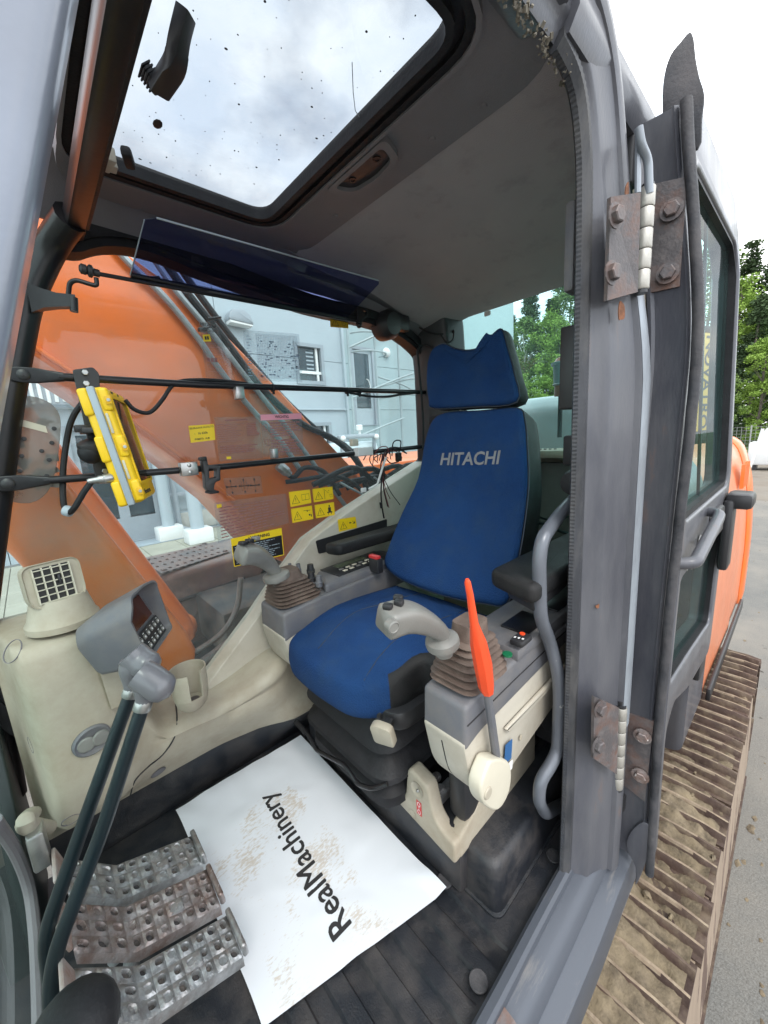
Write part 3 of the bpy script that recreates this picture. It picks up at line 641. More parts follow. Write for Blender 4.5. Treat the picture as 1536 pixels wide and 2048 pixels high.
# swept lug at the tower foot
b = MB(); b.tube(catmull([(-0.123,1.100,0.418), (-0.133,1.050,0.447), (-0.131,1.060,0.422), (-0.108,1.120,0.347)], 4), [0.012, 0.015, 0.017, 0.017, 0.017, 0.017, 0.017, 0.017, 0.017, 0.017, 0.016, 0.015, 0.014], 14); build('console_lug', b, M['beige'], lw)
b = MB(); b.box((-0.125,1.050,0.374), (0.03, 0.05, 0.09), None, 0.006); build('hinge_lug', b, M['steel'], lw)
# --- air outlet on top of the tower
av = thing('air_vent', 'beige swivelling air vent with a black grille on the console tower', 'air vent', (-0.005, 1.2, 0.80))
vf = frame((0.0, 1.185, 0.905), (0.25, -1.0, 0.12), (1, 0.25, 0))
b = MB(); rings = []
for z, s_ in ((-0.10, 0.60), (-0.075, 0.82), (-0.04, 0.95), (-0.005, 1.0), (0.004, 0.985), (0.0, 0.93)):
    rings.append([tuple(vf @ Vector((x * s_, y * s_, z))) for x, y in rpoly([(-0.056, -0.05), (0.056, -0.05), (0.056, 0.056), (-0.056, 0.056)], [0.03, 0.03, 0.022, 0.022], 5)])
b.loft(rings); hv = build('vent_housing', b, M['beige'], av, 45)
b = MB(); b.lathe([(0.074, 0.795), (0.074, 0.81), (0.068, 0.818), (0.06, 0.85), (0.055, 0.87)], 28, Matrix.Translation((0.0, 1.215, 0)) ); build('swivel_ring', b, M['beige'], av, 35)
b = MB(); b.box((-0.002, 0.004, -0.006), (0.072, 0.084, 0.016), vf); g0 = build('vent_throat', b, M['ink'], av)
for k in range(6):
    b = MB(); b.box((-0.002, -0.036 + k * 0.0155, 0.002), (0.071, 0.0018, 0.010), vf @ Matrix.Translation((0, 0, 0.0015))); build('slat', b, M['beige_cream'], av)
for k in range(5):
    b = MB(); b.box((-0.037 + k * 0.0175, 0.004, 0.0045), (0.0026, 0.084, 0.008), vf); build('slat', b, M['beige_cream'], av)
b = MB(); b.box((0.008, 0.012, 0.007), (0.006, 0.02, 0.008), vf, 0.002); build('vent_tab', b, M['dark_plastic'], av)
# --- monitor
mo = thing('monitor', 'grey hooded machine monitor with a dark screen and key rows beside the air vent', 'monitor', (0.10, 1.15, 0.6))
mf = frame((0.146, 1.085, 0.785), (0.80, -0.46, 0.36), (0.46, 0.80, 0)) @ Matrix.Scale(0.84, 4)     # local z out of the screen, x along the face, y up it
b = MB(); rings = []
W_, H_ = 0.105, 0.095
for z, s_, dy in ((-0.14, 0.66, -0.005), (-0.125, 0.8, 0.0), (-0.07, 0.94, 0.0), (0.0, 1.0, 0.0), (0.012, 0.99, 0.0), (0.012, 0.93, 0.0), (-0.012, 0.90, 0)):
    poly = rpoly([(-0.105, -0.086), (0.105, -0.086), (0.105, 0.085), (0.03, 0.098), (-0.075, 0.098), (-0.112, 0.06)], [0.02, 0.02, 0.03, 0.03, 0.02, 0.02], 4)
    ring = []
    for x, y in poly:
        zz = z + (0.036 * sm((y - 0.0) / 0.08) if z >= 0 else 0)        # the hood reaches forward along the top
        ring.append(tuple(mf @ Vector((x * s_, y * s_ + dy, zz))))
    rings.append(ring)
b.loft(rings); mh = build('monitor_housing', b, M['grey_plastic'], mo, 40)
b = MB(); b.box((0.0, 0.030, -0.008), (0.15, 0.075, 0.004), mf); ms_ = build('screen', b, mat('screen', (0.065, 0.018, 0.012), 0.15, 0, 0.2, 4), mo)
b = MB(); b.box((0.0, -0.048, -0.004), (0.165, 0.062, 0.006), mf, 0.002); kp = build('keypad', b, M['dark_plastic'], mo)
for r_ in range(2):
    for k in range(6):
        b = MB(); b.box((-0.066 + k * 0.0265, -0.034 - r_ * 0.03, 0.0005), (0.015, 0.013, 0.003), mf, 0.001); build('key', b, M['grip_plastic'], kp)
        b = MB(); b.box((-0.066 + k * 0.0265, -0.034 - r_ * 0.03, 0.0022), (0.006, 0.005, 0.0006), mf); b.box((-0.066 + k * 0.0265, -0.023 - r_ * 0.03, 0.0006), (0.008, 0.002, 0.0008), mf); tag(build('key_print', b, M['sticker_white'], kp), kind='stuff')
b = MB(); b.loft([[tuple(Vector(p)) for p in r__] for r__ in ([(0.04, 1.12, 0.72), (0.13, 1.10, 0.70), (0.15, 1.20, 0.70), (0.05, 1.22, 0.72)], [(0.05, 1.14, 0.56), (0.16, 1.15, 0.56), (0.17, 1.24, 0.56), (0.05, 1.24, 0.56)])]); build('monitor_stand', b, M['beige'], mo, 40)
# --- cup holder with a cut-out front
ch = MB(); cc = Vector((0.236,1.150,0.525)); n = 36; g0_, g1_ = R(-105), R(-62)
def cupwall(r0, r1, ht):
    pass
ang = [g1_ + (2 * math.pi - (g1_ - g0_)) * k / n for k in range(n + 1)]
prof = [(0.030, -0.062), (0.040, -0.05), (0.047, -0.02), (0.050, 0.052), (0.0495, 0.056), (0.046, 0.056), (0.045, 0.05), (0.041, -0.02), (0.030, -0.042)]
ch.loft([[(cc.x + r_ * math.cos(a), cc.y + r_ * math.sin(a), cc.z + z) for r_, z in prof] for a in ang], (True, True), True)
ch.lathe([(0.0, -0.066), (0.030, -0.064), (0.040, -0.052), (0.047, -0.022), (0.043, -0.022), (0.036, -0.042), (0.0, -0.045)], 36, Matrix.Translation(cc))
cu = build('cup_holder', ch, M['beige'], None, 40); tag(cu, 'beige cup holder with a slotted front on the ledge below the window', 'cup holder')
b = MB(); b.lathe([(0.016, -0.044), (0.014, -0.038), (0.006, -0.036), (0, -0.036)], 14, Matrix.Translation(cc + Vector((0.004, -0.01, 0)))); build('cup_screw', b, M['cab_paint_rusty'], cu)
# --- dark front corner and the lower windscreen
b = MB(); b.prism([(1.13, -0.02), (1.42, -0.02), (1.42, 0.95), (1.36, 0.95), (1.33, 0.70), (1.24, 0.42), (1.15, 0.25)], -0.24, -0.165, 'x', 0.006); build('front_corner_panel', b, mat('corner_paint', (0.016, 0.026, 0.026), 0.45, 0.1, 0.3, 8), cab, 40)
arc = catmull([(-0.160,0.966,0.539), (-0.160,1.055,0.383), (-0.160,1.079,0.264), (-0.160,1.019,0.211), (-0.160,0.925,0.192), (-0.160,0.830,0.185)], 5)
b = MB(); b.tube(arc, 0.011, 10); build('lower_window_rim', b, M['liner_frame'], cab)
b = MB(); b.box((-0.185, 0.75, 0.36), (0.006, 0.9, 0.76)); build('lower_windscreen', b, M['glass_clear'], cab)
b = MB(); b.sphere((-0.089,0.620,0.404), (0.055, 0.055, 0.05), 20, 12); tag(build('boot_dome', b, M['rubber'], None), 'round black rubber boot at the foot of the travel levers', 'rubber boot')

# ================================================================== travel pedals and levers
M['packed_dirt'] = mat('packed_dirt', (0.10, 0.085, 0.075), 0.8, 0, 0.5, 40, 0.5, 120, dirt=((0.035, 0.035, 0.04), 0.45, 30, 0.2))
def pedal(label, px_front, px_rear, yc, zc_, m, dz, tilt):
    t = thing('travel_pedal', label, 'pedal', (0.0, yc, 0.02), 'foot pedals side by side on the cab floor')
    x0, x1, wd = -0.092, 0.156, 0.092; nu, nv = 10, 3
    def fn(u, v):
        s = u / nu; x = x0 + (x1 - x0) * (s + 0.16 * (s - 1) * s * 0); y = yc + wd * (0.5 - v / nv) + 0.012 * (s - 0.5)
        z = zc_ + (1.25 * (-0.010 - x) if x < -0.010 else -0.40 * (x + 0.010)) + tilt * (0.5 - v / nv)
        return (x, y, z), (0.75 if x < -0.010 else 0.36, 0, 1)
    b = MB(); b.perforated(nu, nv, fn, 0.006, 0.30, 0.31, 12, 0.4, random.Random(int(yc * 1000)))
    # bent-down flanges along the sides and solid ends
    for v, sgn in ((0, 1), (nv, -1)):
        b.grid(12, 1, lambda a, c: (lambda p: (p[0], p[1] + sgn * 0.003 * c, p[2] - 0.022 * c))(fn(a * nu, v)[0]))
    pl = build('pedal_plate', b, m, t, 35)
    b = MB(); b.loft([[tuple(Vector(fn(u, v)[0]) - Vector((0, 0, dz_))) for v, dz_ in ((0.1, 0.006), (nv - 0.1, 0.006), (nv - 0.1, 0.010), (0.1, 0.010))] for u in (0, 1.7, 3.3, 5, 7.5, nu)]); build('packed_dirt', b, M['packed_dirt'], t, 35)
    b = MB(); pe = Vector(fn(nu, nv / 2)[0]); b.box((0, 0, 0), (0.012, wd + 0.004, 0.034), Matrix.Translation(pe + Vector((0.006, 0, 0.006))) @ rotmat(0, -6, 0), 0.005, 3); build('pedal_lip', b, m, t, 40)
    b = MB(); pe = Vector(fn(0, nv / 2)[0]); b.box((0, 0, 0), (0.008, wd, 0.05), Matrix.Translation(pe + Vector((-0.008, 0, 0.022))) @ rotmat(0, -12, 0), 0.003); build('pedal_end', b, M['pale_worn'], t, 40)
    b = MB(); b.tube([(0.0, yc, zc_ - 0.012), (-0.03, yc, zc_ - 0.12), (-0.05, yc, 0.01)], 0.016, 10); b.box((0.03, yc, zc_ - 0.045), (0.12, 0.03, 0.03), bev=0.006); build('pedal_arm', b, M['pedal_steel'], t, 40)
    return t
M['pale_worn'] = mat('pale_worn', (0.42, 0.36, 0.34), 0.5, 0.3, 0.2, 14, 0.1, 90, dirt=((0.25, 0.14, 0.1), 0.3, 14, 0.3))
pedal('bare steel foot pedal nearest the far wall, its holes in two clear rows', 0, 0, 1.005, 0.205, M['pedal_steel'], 0, 0.01)
pedal('rust-stained middle foot pedal between its two neighbours', 0, 0, 0.875, 0.210, M['pedal_rusty'], 0, 0.02)
pedal('muddy foot pedal nearest the doorway with bright worn holes', 0, 0, 0.745, 0.208, M['pedal_steel'], 0, 0.01)
def tlever(label, grip, rod, barrel):
    t = thing('travel_lever', label, 'lever', rod[-1], 'tall travel levers in front of the seat')
    b = MB(); b.tube(fillet(rod, 0.04), 0.0125, 14); build('lever_tube', b, M['lever_blue'], t)
    d = (Vector(rod[0]) - Vector(rod[1])).normalized()
    b = MB(); b.lathe([(0.0145, -0.008), (0.0155, -0.006), (0.0155, 0.012), (0.0145, 0.014)], 18, frame(Vector(rod[0]), d)); build('lever_ferrule', b, M['steel'], t, 35)
    p = catmull([Vector(rod[0]) + d * 0.01] + grip, 5); k = len(p)
    b = MB(); b.tube(p, [0.0155 + 0.009 * sm((i / (k - 1)) * 1.4) for i in range(k)], 16); 
    p2 = catmull(barrel, 5); k2 = len(p2); b2 = MB(); b2.tube(p2, [0.0225 + 0.006 * math.sin(math.pi * min(1, 0.25 + 0.6 * i / (k2 - 1))) - (0.018 * sm((i / (k2 - 1) - 0.86) / 0.14)) for i in range(k2)], 18)
    build('lever_stem', b, M['grip_plastic2'], t, 60); build('lever_grip', b2, M['grip_plastic2'], t, 60)
    return t
M['grip_plastic2'] = mat('grip_plastic2', (0.145, 0.143, 0.155), 0.28, 0, 0.1, 8, 0.03, 200, coat=0.2)
tlever('travel lever farther from the doorway, its grey grip half hidden behind the other', [(0.082,0.865,0.773), (0.088,0.865,0.795)], [(0.073,0.865,0.732), (-0.036,0.860,0.522), (-0.124,0.855,0.349), (-0.133,0.855,0.267), (-0.134,0.840,0.182)], [(0.086,0.870,0.811), (0.097,0.860,0.793), (0.116,0.830,0.777)])
tlever('travel lever nearer the doorway, its grey grip pointing to the seat', [(0.091,0.800,0.761), (0.096,0.800,0.777)], [(0.081,0.800,0.732), (-0.014,0.795,0.535), (-0.108,0.790,0.370), (-0.128,0.785,0.300), (-0.134,0.770,0.224)], [(0.087,0.805,0.796), (0.102,0.790,0.778), (0.124,0.765,0.752)])

# ================================================================== paper floor protector
Amat, Bmat, Cmat, Dmat = Vector((0.161,1.280,0.045)), Vector((0.617,1.263,0.050)), Vector((0.623,0.533,0.008)), Vector((0.156,0.650,0.008))
def matp(u, v):
    p = (Amat * (1 - u) + Bmat * u) * (1 - v) + (Dmat * (1 - u) + Cmat * u) * v
    h = 0.006 * math.exp(-((v - 0.05) / 0.1) ** 2) + 0.012 * sm((u - 0.9) / 0.1) * sm((v - 0.86) / 0.14) + 0.007 * noise.noise(Vector((u * 3, v * 5, 1))) + 0.003 * noise.noise(Vector((u * 8, v * 11, 4))) + 0.004 * math.sin(u * 5 + v * 3) * (1 - v)
    return Vector((p.x + 0.004 * math.sin(v * 9) * (1 - u), p.y, max(0.004, p.z + max(0, h))))
b = MB(); b.grid(40, 60, lambda u, v: tuple(matp(u, v))); b.grid(40, 60, lambda u, v: tuple(matp(u, v) - Vector((0, 0, 0.0012))))
M['paper'] = mat('paper', (0.62, 0.64, 0.675), 0.75, 0, 0.03, 3, 0.05, 60)
pm = build('paper_mat', b, M['paper'], None, 60); tag(pm, 'white paper floor mat with black lettering and muddy scuffs', 'floor mat')
# muddy smears only on the trodden part of the paper
def smear_material():
    m = M['paper']; t = m.node_tree; bs = t.nodes['Principled BSDF']; lk = t.links.new; N = lambda k: t.nodes.new(k)
    src = bs.inputs['Base Color'].links[0].from_socket
    c = N('ShaderNodeTexCoord')
    n = N('ShaderNodeTexNoise'); n.inputs['Scale'].default_value = 120; n.inputs['Detail'].default_value = 5; n.inputs['Roughness'].default_value = 0.65
    mp = N('ShaderNodeMapping'); mp.inputs['Scale'].default_value = (0.55, 1.5, 1); mp.inputs['Rotation'].default_value = (0, 0, 0.5); lk(c.outputs['Object'], mp.inputs[0]); lk(mp.outputs[0], n.inputs[0])
    n2 = N('ShaderNodeTexNoise'); n2.inputs['Scale'].default_value = 7.5; n2.inputs['Detail'].default_value = 2; lk(c.outputs['Object'], n2.inputs[0])
    s = N('ShaderNodeSeparateXYZ'); lk(c.outputs['Object'], s.inputs[0])
    def mth(op, a, b2):
        q = N('ShaderNodeMath'); q.operation = op
        for i, z in enumerate((a, b2)):
            if isinstance(z, (int, float)): q.inputs[i].default_value = z
            elif z is not None: lk(z, q.inputs[i])
        return q.outputs[0]
    # trodden band through the middle and the near front corner
    d = mth('ABSOLUTE', mth('ADD', s.outputs[0], 0.05), 0); edge = N('ShaderNodeMapRange'); edge.inputs[1].default_value = 0.27; edge.inputs[2].default_value = 0.13; lk(d, edge.inputs[0])
    dy = mth('ABSOLUTE', mth('ADD', s.outputs[1], 0.06), 0); ey = N('ShaderNodeMapRange'); ey.inputs[1].default_value = 0.43; ey.inputs[2].default_value = 0.25; lk(dy, ey.inputs[0])
    zone = mth('MULTIPLY', edge.outputs[0], ey.outputs[0])
    th = mth('MULTIPLY', mth('MULTIPLY', n.outputs[0], n2.outputs[0]), zone)
    r = N('ShaderNodeMapRange'); r.inputs[1].default_value = 0.27; r.inputs[2].default_value = 0.36; r.inputs[4].default_value = 0.6; lk(th, r.inputs[0])
    mx = N('ShaderNodeMixRGB'); lk(r.outputs[0], mx.inputs[0]); lk(src, mx.inputs[1]); mx.inputs[2].default_value = (0.42, 0.32, 0.21, 1)
    lk(mx.outputs[0], bs.inputs['Base Color'])
smear_material()
ta, tb_ = Vector((0.373,0.650,0.010)), Vector((0.397,1.119,0.030))
tl = (tb_ - ta).length; yd = (tb_ - ta).normalized()
f = Matrix.Translation((ta + tb_) / 2) @ Matrix(((yd.x, -yd.y, 0, 0), (yd.y, yd.x, 0, 0), (0, 0, 1, 0), (0, 0, 0, 1)))
b0 = text_mb('RealMachinery', 0.1, Matrix.Identity(4), 0.0, 0.0022); w0 = max(p[0] for p in b0.v) - min(p[0] for p in b0.v)
b = MB(); mt_ = bvh(pm); lay = []
for q, (dx, dy) in enumerate(((0, 0), (0.0014, 0), (-0.0014, 0), (0, 0.0011), (0, -0.0011))):       # heavy strokes: the light letters printed five times over
    t_ = text_mb('RealMachinery', 0.1 * tl / w0, f @ Matrix.Translation((dx, dy, 0))); b.add(t_.v, t_.f); lay += [q * 0.00012] * len(t_.v)
out = []
for p, lf in zip(b.v, lay):
    h = mt_.ray_cast(Vector((p[0], p[1], 0.5)), Vector((0, 0, -1))); out.append((p[0], p[1], (h[0].z if h[0] else 0.02) + 0.0008 + lf))
b.v = out; build('lettering', b, M['ink'], pm)

# ================================================================== grab handle on the door pillar
gh = [(0.993,0.385,1.018), (0.913,0.385,0.994), (0.815,0.380,0.957), (0.802,0.380,0.911), (0.802,0.375,0.775), (0.857,0.375,0.688), (0.877,0.362,0.603), (0.885,0.360,0.529), (0.882,0.360,0.377), (0.857,0.365,0.349), (0.818,0.375,0.320), (0.811,0.375,0.267), (0.874,0.385,0.164), (1.071,0.400,0.041)]
b = MB(); b.tube(fillet(gh, 0.035, 6), 0.0155, 16); tag(build('grab_handle', b, mat('handle_paint', (0.115, 0.125, 0.145), 0.35, 0.15, 0.12, 6, 0.05, 120, wear=((0.6, 0.58, 0.5), 0.04, 12, 0.04), coat=0.2), None, 60), 'bent grey steel grab handle inside the doorway by the door pillar', 'grab handle')
for a_, p in ((0, gh[-1]),):
    pass
# cables beyond the seat, by the rear wall
b = MB(); b.tube(catmull([(1.274,0.620,0.877), (1.373,0.620,0.848), (1.435,0.600,0.814), (1.475,0.560,0.796)], 4), 0.006, 8); b.tube(catmull([(1.316,0.660,0.901), (1.482,0.660,0.841), (1.573,0.600,0.852)], 4), 0.004, 8); tag(build('cable', b, M['rubber'], None), 'thin black cables hanging behind the seat back', 'cable')
b = MB(); b.box((1.2, 0.47, 0.30), (0.30, 0.1, 0.16), None, 0.02); b.tube(catmull([(1.06, 0.48, 0.44), (1.06, 0.465, 0.32), (1.12, 0.46, 0.22), (1.28, 0.47, 0.16)], 5), 0.028, 12); tag(build('ducting', b, M['rubber'], None, 40), 'black ducting in the dark gap behind the grab handle', 'duct')

# ================================================================== operator's seat
def pad(mb, outline, mtx, T, edge, dish=0.0, crown=0.0, mats=(0, 1), n=3, back_in=0.012, inner=7, side_ring=1, cols=None, wr=0.0):
    """upholstered pad: 2-D outline in local x,y; front towards +z; rounded edge, crowned or dished front"""
    pts = [Vector(p) for p in outline]; k = len(pts); c = sum(pts, Vector((0, 0))) / k
    def inset(d):
        out = []
        for i, p in enumerate(pts):
            t = (pts[(i + 1) % k] - pts[i - 1]).normalized(); nn = Vector((-t.y, t.x))
            if nn.dot(p - c) < 0: nn = -nn
            out.append(p - nn * d)
        return out
    lv = [(back_in, -T), (0.0, -T + back_in)]
    for i in range(1, n + 1): lv.append((0.004 * math.sin(math.pi * i / n) * -1, -T + back_in + (T - back_in - edge) * i / n))
    m0 = len(lv)
    for i in range(1, 6):
        a = math.pi / 2 * i / 5; lv.append((edge * (1 - math.cos(a)), -edge + edge * math.sin(a)))
    rings = [[tuple(mtx @ Vector((p.x, p.y, z))) for p in inset(d)] for d, z in lv]
    base = inset(edge)
    for i in range(1, inner + 1):
        s = 1 - i / (inner + 0.35)
        zz = crown * (1 - s * s) - dish * (1 - s * s) ** 2
        rings.append([tuple(mtx @ Vector((c.x + (p.x - c.x) * s, c.y + (p.y - c.y) * s, zz + wr * noise.noise(Vector((p.x * s * 9, p.y * s * 14, i * 0.1)))))) for p in base])
    o = len(mb.f); mb.loft(rings, (True, True))
    nn = len(rings[0])
    for fi in range(o, len(mb.f)):
        r = (fi - o) // nn
        mb.mi[fi] = mats[1] if r < m0 + side_ring or fi - o >= nn * (len(rings) - 1) and (fi - o - nn * (len(rings) - 1)) == 0 else mats[0]
        if cols and mb.mi[fi] == mats[1] and not cols(pts[(fi - o) % nn]): mb.mi[fi] = mats[0]
    return rings
seat = thing('operator_seat', 'blue cloth operator seat with black vinyl sides and a high headrest inside the cab', 'seat', (0.80, 0.83, 0.2))
# backrest
bo = [(1.205,0.949,1.288), (1.202,0.802,1.281), (1.201,0.661,1.277), (1.185,0.625,1.238), (1.145,0.594,1.137), (1.103,0.569,1.033), (1.057,0.558,0.918), (1.012,0.556,0.805), (0.969,0.564,0.698), (0.961,0.642,0.677), (0.955,0.797,0.663), (0.958,0.992,0.670), (0.971,1.099,0.703), (0.997,1.103,0.769), (1.052,1.069,0.906), (1.106,1.024,1.041), (1.163,1.030,1.183), (1.195,1.012,1.263)]
BF = frame((0.97, 0.82, 0.70), (-1, 0, 0.40), (0, -1, 0))      # local x towards the door, y up the backrest, z out of it
BI = BF.inverted()
ol = [BI @ Vector(p) for p in bo]; ol = [(v.x, v.y) for v in catmull([(v.x, v.y, 0) for v in ol], 4, True)]
b = MB(); pad(b, ol, BF, 0.13, 0.022, dish=0.016, side_ring=0, inner=11, wr=0.004)
back = build('backrest', b, [M['blue_cloth'], M['vinyl']], seat, 60)
tree = bvh(back)
def seam(px_pts, a, k, r=0.0022, m='silver_thread', name='seam', tr=None, par=None):
    b = MB(); b.tube(px_pts, r, 5); drape(b, tr or tree, (1, 0, -0.4), 0.0); return build(name, b, M[m], par or back)
# lettering across the shoulders
tm = BF @ Matrix.Translation(BI @ Vector((1.135,0.801,1.112)))
b = text_mb('HITACHI', 0.062, tm @ rotmat(0, 0, 1.0), 0.0015, 0.0010)
c0 = tm @ Vector((0, 0, 0)); xs = [(BI @ Vector(p)).x for p in b.v]; ww = max(xs) - min(xs)
wl = (Vector((1.133,0.685,1.107)) - Vector((1.134,0.931,1.111))).length
b = text_mb('HITACHI', 0.062 * wl / ww, tm @ rotmat(0, 0, 1.0), 0.0015, 0.0012)
dz = [(BI @ Vector(p)).z for p in b.v]; bb = [Vector(p) for p in b.v]; out = []
for p in bb:
    l = BI @ p; h = tree.ray_cast(BF @ Vector((l.x, l.y, 0.2)), BF.to_3x3() @ Vector((0, 0, -1)))
    out.append(tuple((h[0] if h[0] else p) + (BF.to_3x3() @ Vector((0, 0, 1))) * (0.0012 + (0.0008 if l.z > 0 else -0.001))))
b.v = out; build('lettering', b, M['silver_thread'], back, 20)
def piping(ol, F, z, ins, par, close=True, r=0.0022):
    c = sum((Vector(p) for p in ol), Vector((0, 0))) / len(ol); k = len(ol); pts = []
    for i, p in enumerate(ol):
        t = (Vector(ol[(i + 1) % k]) - Vector(ol[i - 1])).normalized(); nn = Vector((-t.y, t.x))
        if nn.dot(Vector(p) - c) < 0: nn = -nn
        q = Vector(p) - nn * ins; pts.append(F @ Vector((q.x, q.y, z)))
    b = MB(); b.tube(pts + [pts[0]], r, 6, False); return build('piping', b, M['piping'], par)
M['piping'] = mat('piping', (0.03, 0.04, 0.06), 0.6)
piping(ol, BF, -0.020, -0.0015, back)
# headrest with the scooped top
ho = [(1.203,1.006,1.304), (1.201,0.811,1.291), (1.201,0.654,1.291), (1.214,0.672,1.385), (1.227,0.705,1.477), (1.234,0.728,1.532), (1.233,0.759,1.525), (1.229,0.802,1.494), (1.229,0.858,1.491), (1.231,0.919,1.510), (1.235,0.975,1.538), (1.234,1.022,1.529), (1.228,1.044,1.488), (1.218,1.047,1.416), (1.207,1.031,1.337)]
HF = frame((1.19, 0.82, 1.28), (-1, 0, 0.14), (0, -1, 0)); HI = HF.inverted()
ol = [HI @ Vector(p) for p in ho]; ol = [(v.x, v.y) for v in catmull([(v.x, v.y, 0) for v in ol], 4, True)]
b = MB(); pad(b, ol, HF, 0.085, 0.016, dish=0.012, side_ring=0, inner=9, wr=0.003); head = build('headrest', b, [M['blue_cloth'], M['vinyl']], seat, 60); piping(ol, HF, -0.014, -0.0015, head)
b = MB()
for yy in (0.75, 0.90): b.tube([(1.225, yy, 1.20), (1.25, yy, 1.34)], 0.009, 10)
build('headrest_post', b, M['steel'], seat)
# cushion
co = [(0.694,0.649), (0.629,0.660), (0.581,0.687), (0.53, 0.76), (0.515, 0.86), (0.512, 0.97), (0.522, 1.075), (0.555, 1.125), (0.61, 1.14), (0.70, 1.138), (0.85, 1.12), (1.0, 1.09), (1.03, 1.05), (1.04, 0.83), (1.03, 0.62), (1.0, 0.592), (0.86, 0.59), (0.74, 0.59)]
CF = Matrix.Translation((0, 0, 0.615))
ol = [(v.x, v.y) for v in catmull([(x, y, 0) for x, y in co], 4, True)]
b = MB(); pad(b, ol, CF, 0.115, 0.035, crown=0.016, side_ring=3, inner=11, n=4, cols=lambda p: p.y < 0.672 and p.x < 1.03, wr=0.008)
# tip the front edge down a little, and dress only the near front corner in vinyl
b.v = [(x, y, z - 0.05 * sm((0.75 - x) / 0.25)) for x, y, z in b.v]
cush = build('seat_cushion', b, [M['blue_cloth'], M['vinyl']], seat, 60)
# pan, bellows, levers and knobs under the cushion
b = MB(); b.prism(rpoly([(0.575, 0.63), (1.02, 0.63), (1.02, 1.06), (0.575, 1.06)], 0.06), 0.445, 0.50, 'z', 0.012); b.box((0.585, 0.84, 0.478), (0.04, 0.30, 0.03), bev=0.01); build('seat_pan', b, M['dark_plastic'], seat, 40)
b = MB(); rings = []
def brec(d, z, sk=0.0): return [(x, y, z + sk * (0.8 - x)) for x, y in rpoly([(0.60 - d, 0.715 - d), (0.98 + d, 0.715 - d), (0.98 + d, 1.035 + d), (0.60 - d, 1.035 + d)], 0.045 + d * 0.6, 5)]
for d, z in ((0.0, 0.46), (0.012, 0.43), (0.05, 0.385), (0.054, 0.372), (0.046, 0.366), (0.006, 0.352), (0.0, 0.342), (0.008, 0.332), (0.056, 0.292), (0.060, 0.28), (0.05, 0.274), (0.008, 0.258), (0.0, 0.25), (0.01, 0.24), (0.042, 0.215), (0.045, 0.19)): rings.append(brec(d, z))
b.loft(rings); build('suspension_bellows', b, M['rubber'], seat, 30)
def paddle(px, py, yy, s_):
    c = Vector((0.101,1.000,1.967)) if False else None
for nm, c, rz in (('near', (0.546,0.655,0.465), 20), ('far', (0.550,1.075,0.454), -5)):
    b = MB(); f = Matrix.Translation(c) @ rotmat(0, -14, rz)
    b.prism(rpoly([(-0.030, -0.032), (0.030, -0.036), (0.034, 0.022), (0.016, 0.034), (-0.026, 0.03)], 0.012, 4), -0.011, 0.011, 'x', 0.004, f); build('adjust_paddle', b, M['beige'], seat, 40)
    b = MB(); b.box((0.04, 0, 0), (0.07, 0.02, 0.02), f, 0.004); build('paddle_stem', b, M['dark_plastic'], seat)
kc = (0.545,0.944,0.471); b = MB(); f = frame(kc, (-1, -0.25, 0.15))
b.lathe([(0.028, -0.03), (0.028, -0.006), (0.024, 0.0), (0.019, 0.004), (0.019, 0.012), (0.016, 0.016), (0.0, 0.016)], 20, f)
for k in range(3): b.box((0.026, 0, -0.018), (0.012, 0.012, 0.02), f @ rotmat(0, 0, 120 * k), 0.003)
kn = build('weight_knob', b, M['dark_plastic'], seat, 35)
b = text_mb('5', 0.018, f @ Matrix.Translation((0, 0, 0.0165)) @ rotmat(0, 0, 90), 0.0003, 0.0004); build('knob_mark', b, M['sticker_white'], kn)
b = MB(); b.tube(fillet([(0.545,1.117,0.230), (0.540,1.032,0.222), (0.535,0.997,0.205), (0.530,0.824,0.268), (0.530,0.768,0.242), (0.530,0.700,0.276), (0.555,0.666,0.298)], 0.02), 0.0065, 10); lv_ = build('slide_bar', b, M['black_metal'], seat)
b = MB(); b.tube([(0.545,1.139,0.226), (0.542,1.067,0.223)], 0.0095, 10); build('bar_grip', b, M['rubber'], lv_)
# hinge of the backrest with its chrome bolt, belt buckle
b = MB(); p0 = Vector((1.024,0.575,0.647)); b.box(p0 + Vector((0.03, 0, 0.0)), (0.12, 0.035, 0.05), rotmat(0, 0, 0) if False else None, 0.012); b.tube([p0 + Vector((-0.01, -0.03, -0.012)), p0 + Vector((0.08, -0.03, 0.035))], 0.02, 12); hg = build('recliner_hinge', b, M['dark_plastic'], seat, 40)
bolt('hinge_bolt', p0 + Vector((0.0, -0.05, -0.008)), (0, -1, 0), 0.009, M['steel'], hg)
p0 = Vector((0.930,1.093,0.716)); b = MB(); b.box(p0, (0.03, 0.055, 0.06), rotmat() if False else None, 0.006); bk = build('belt_buckle', b, M['dark_plastic'], seat, 40)
b = MB(); b.box(p0 + Vector((-0.005, 0, 0.035)), (0.022, 0.05, 0.014), bev=0.004); build('buckle_button', b, M['sticker_red'], bk)
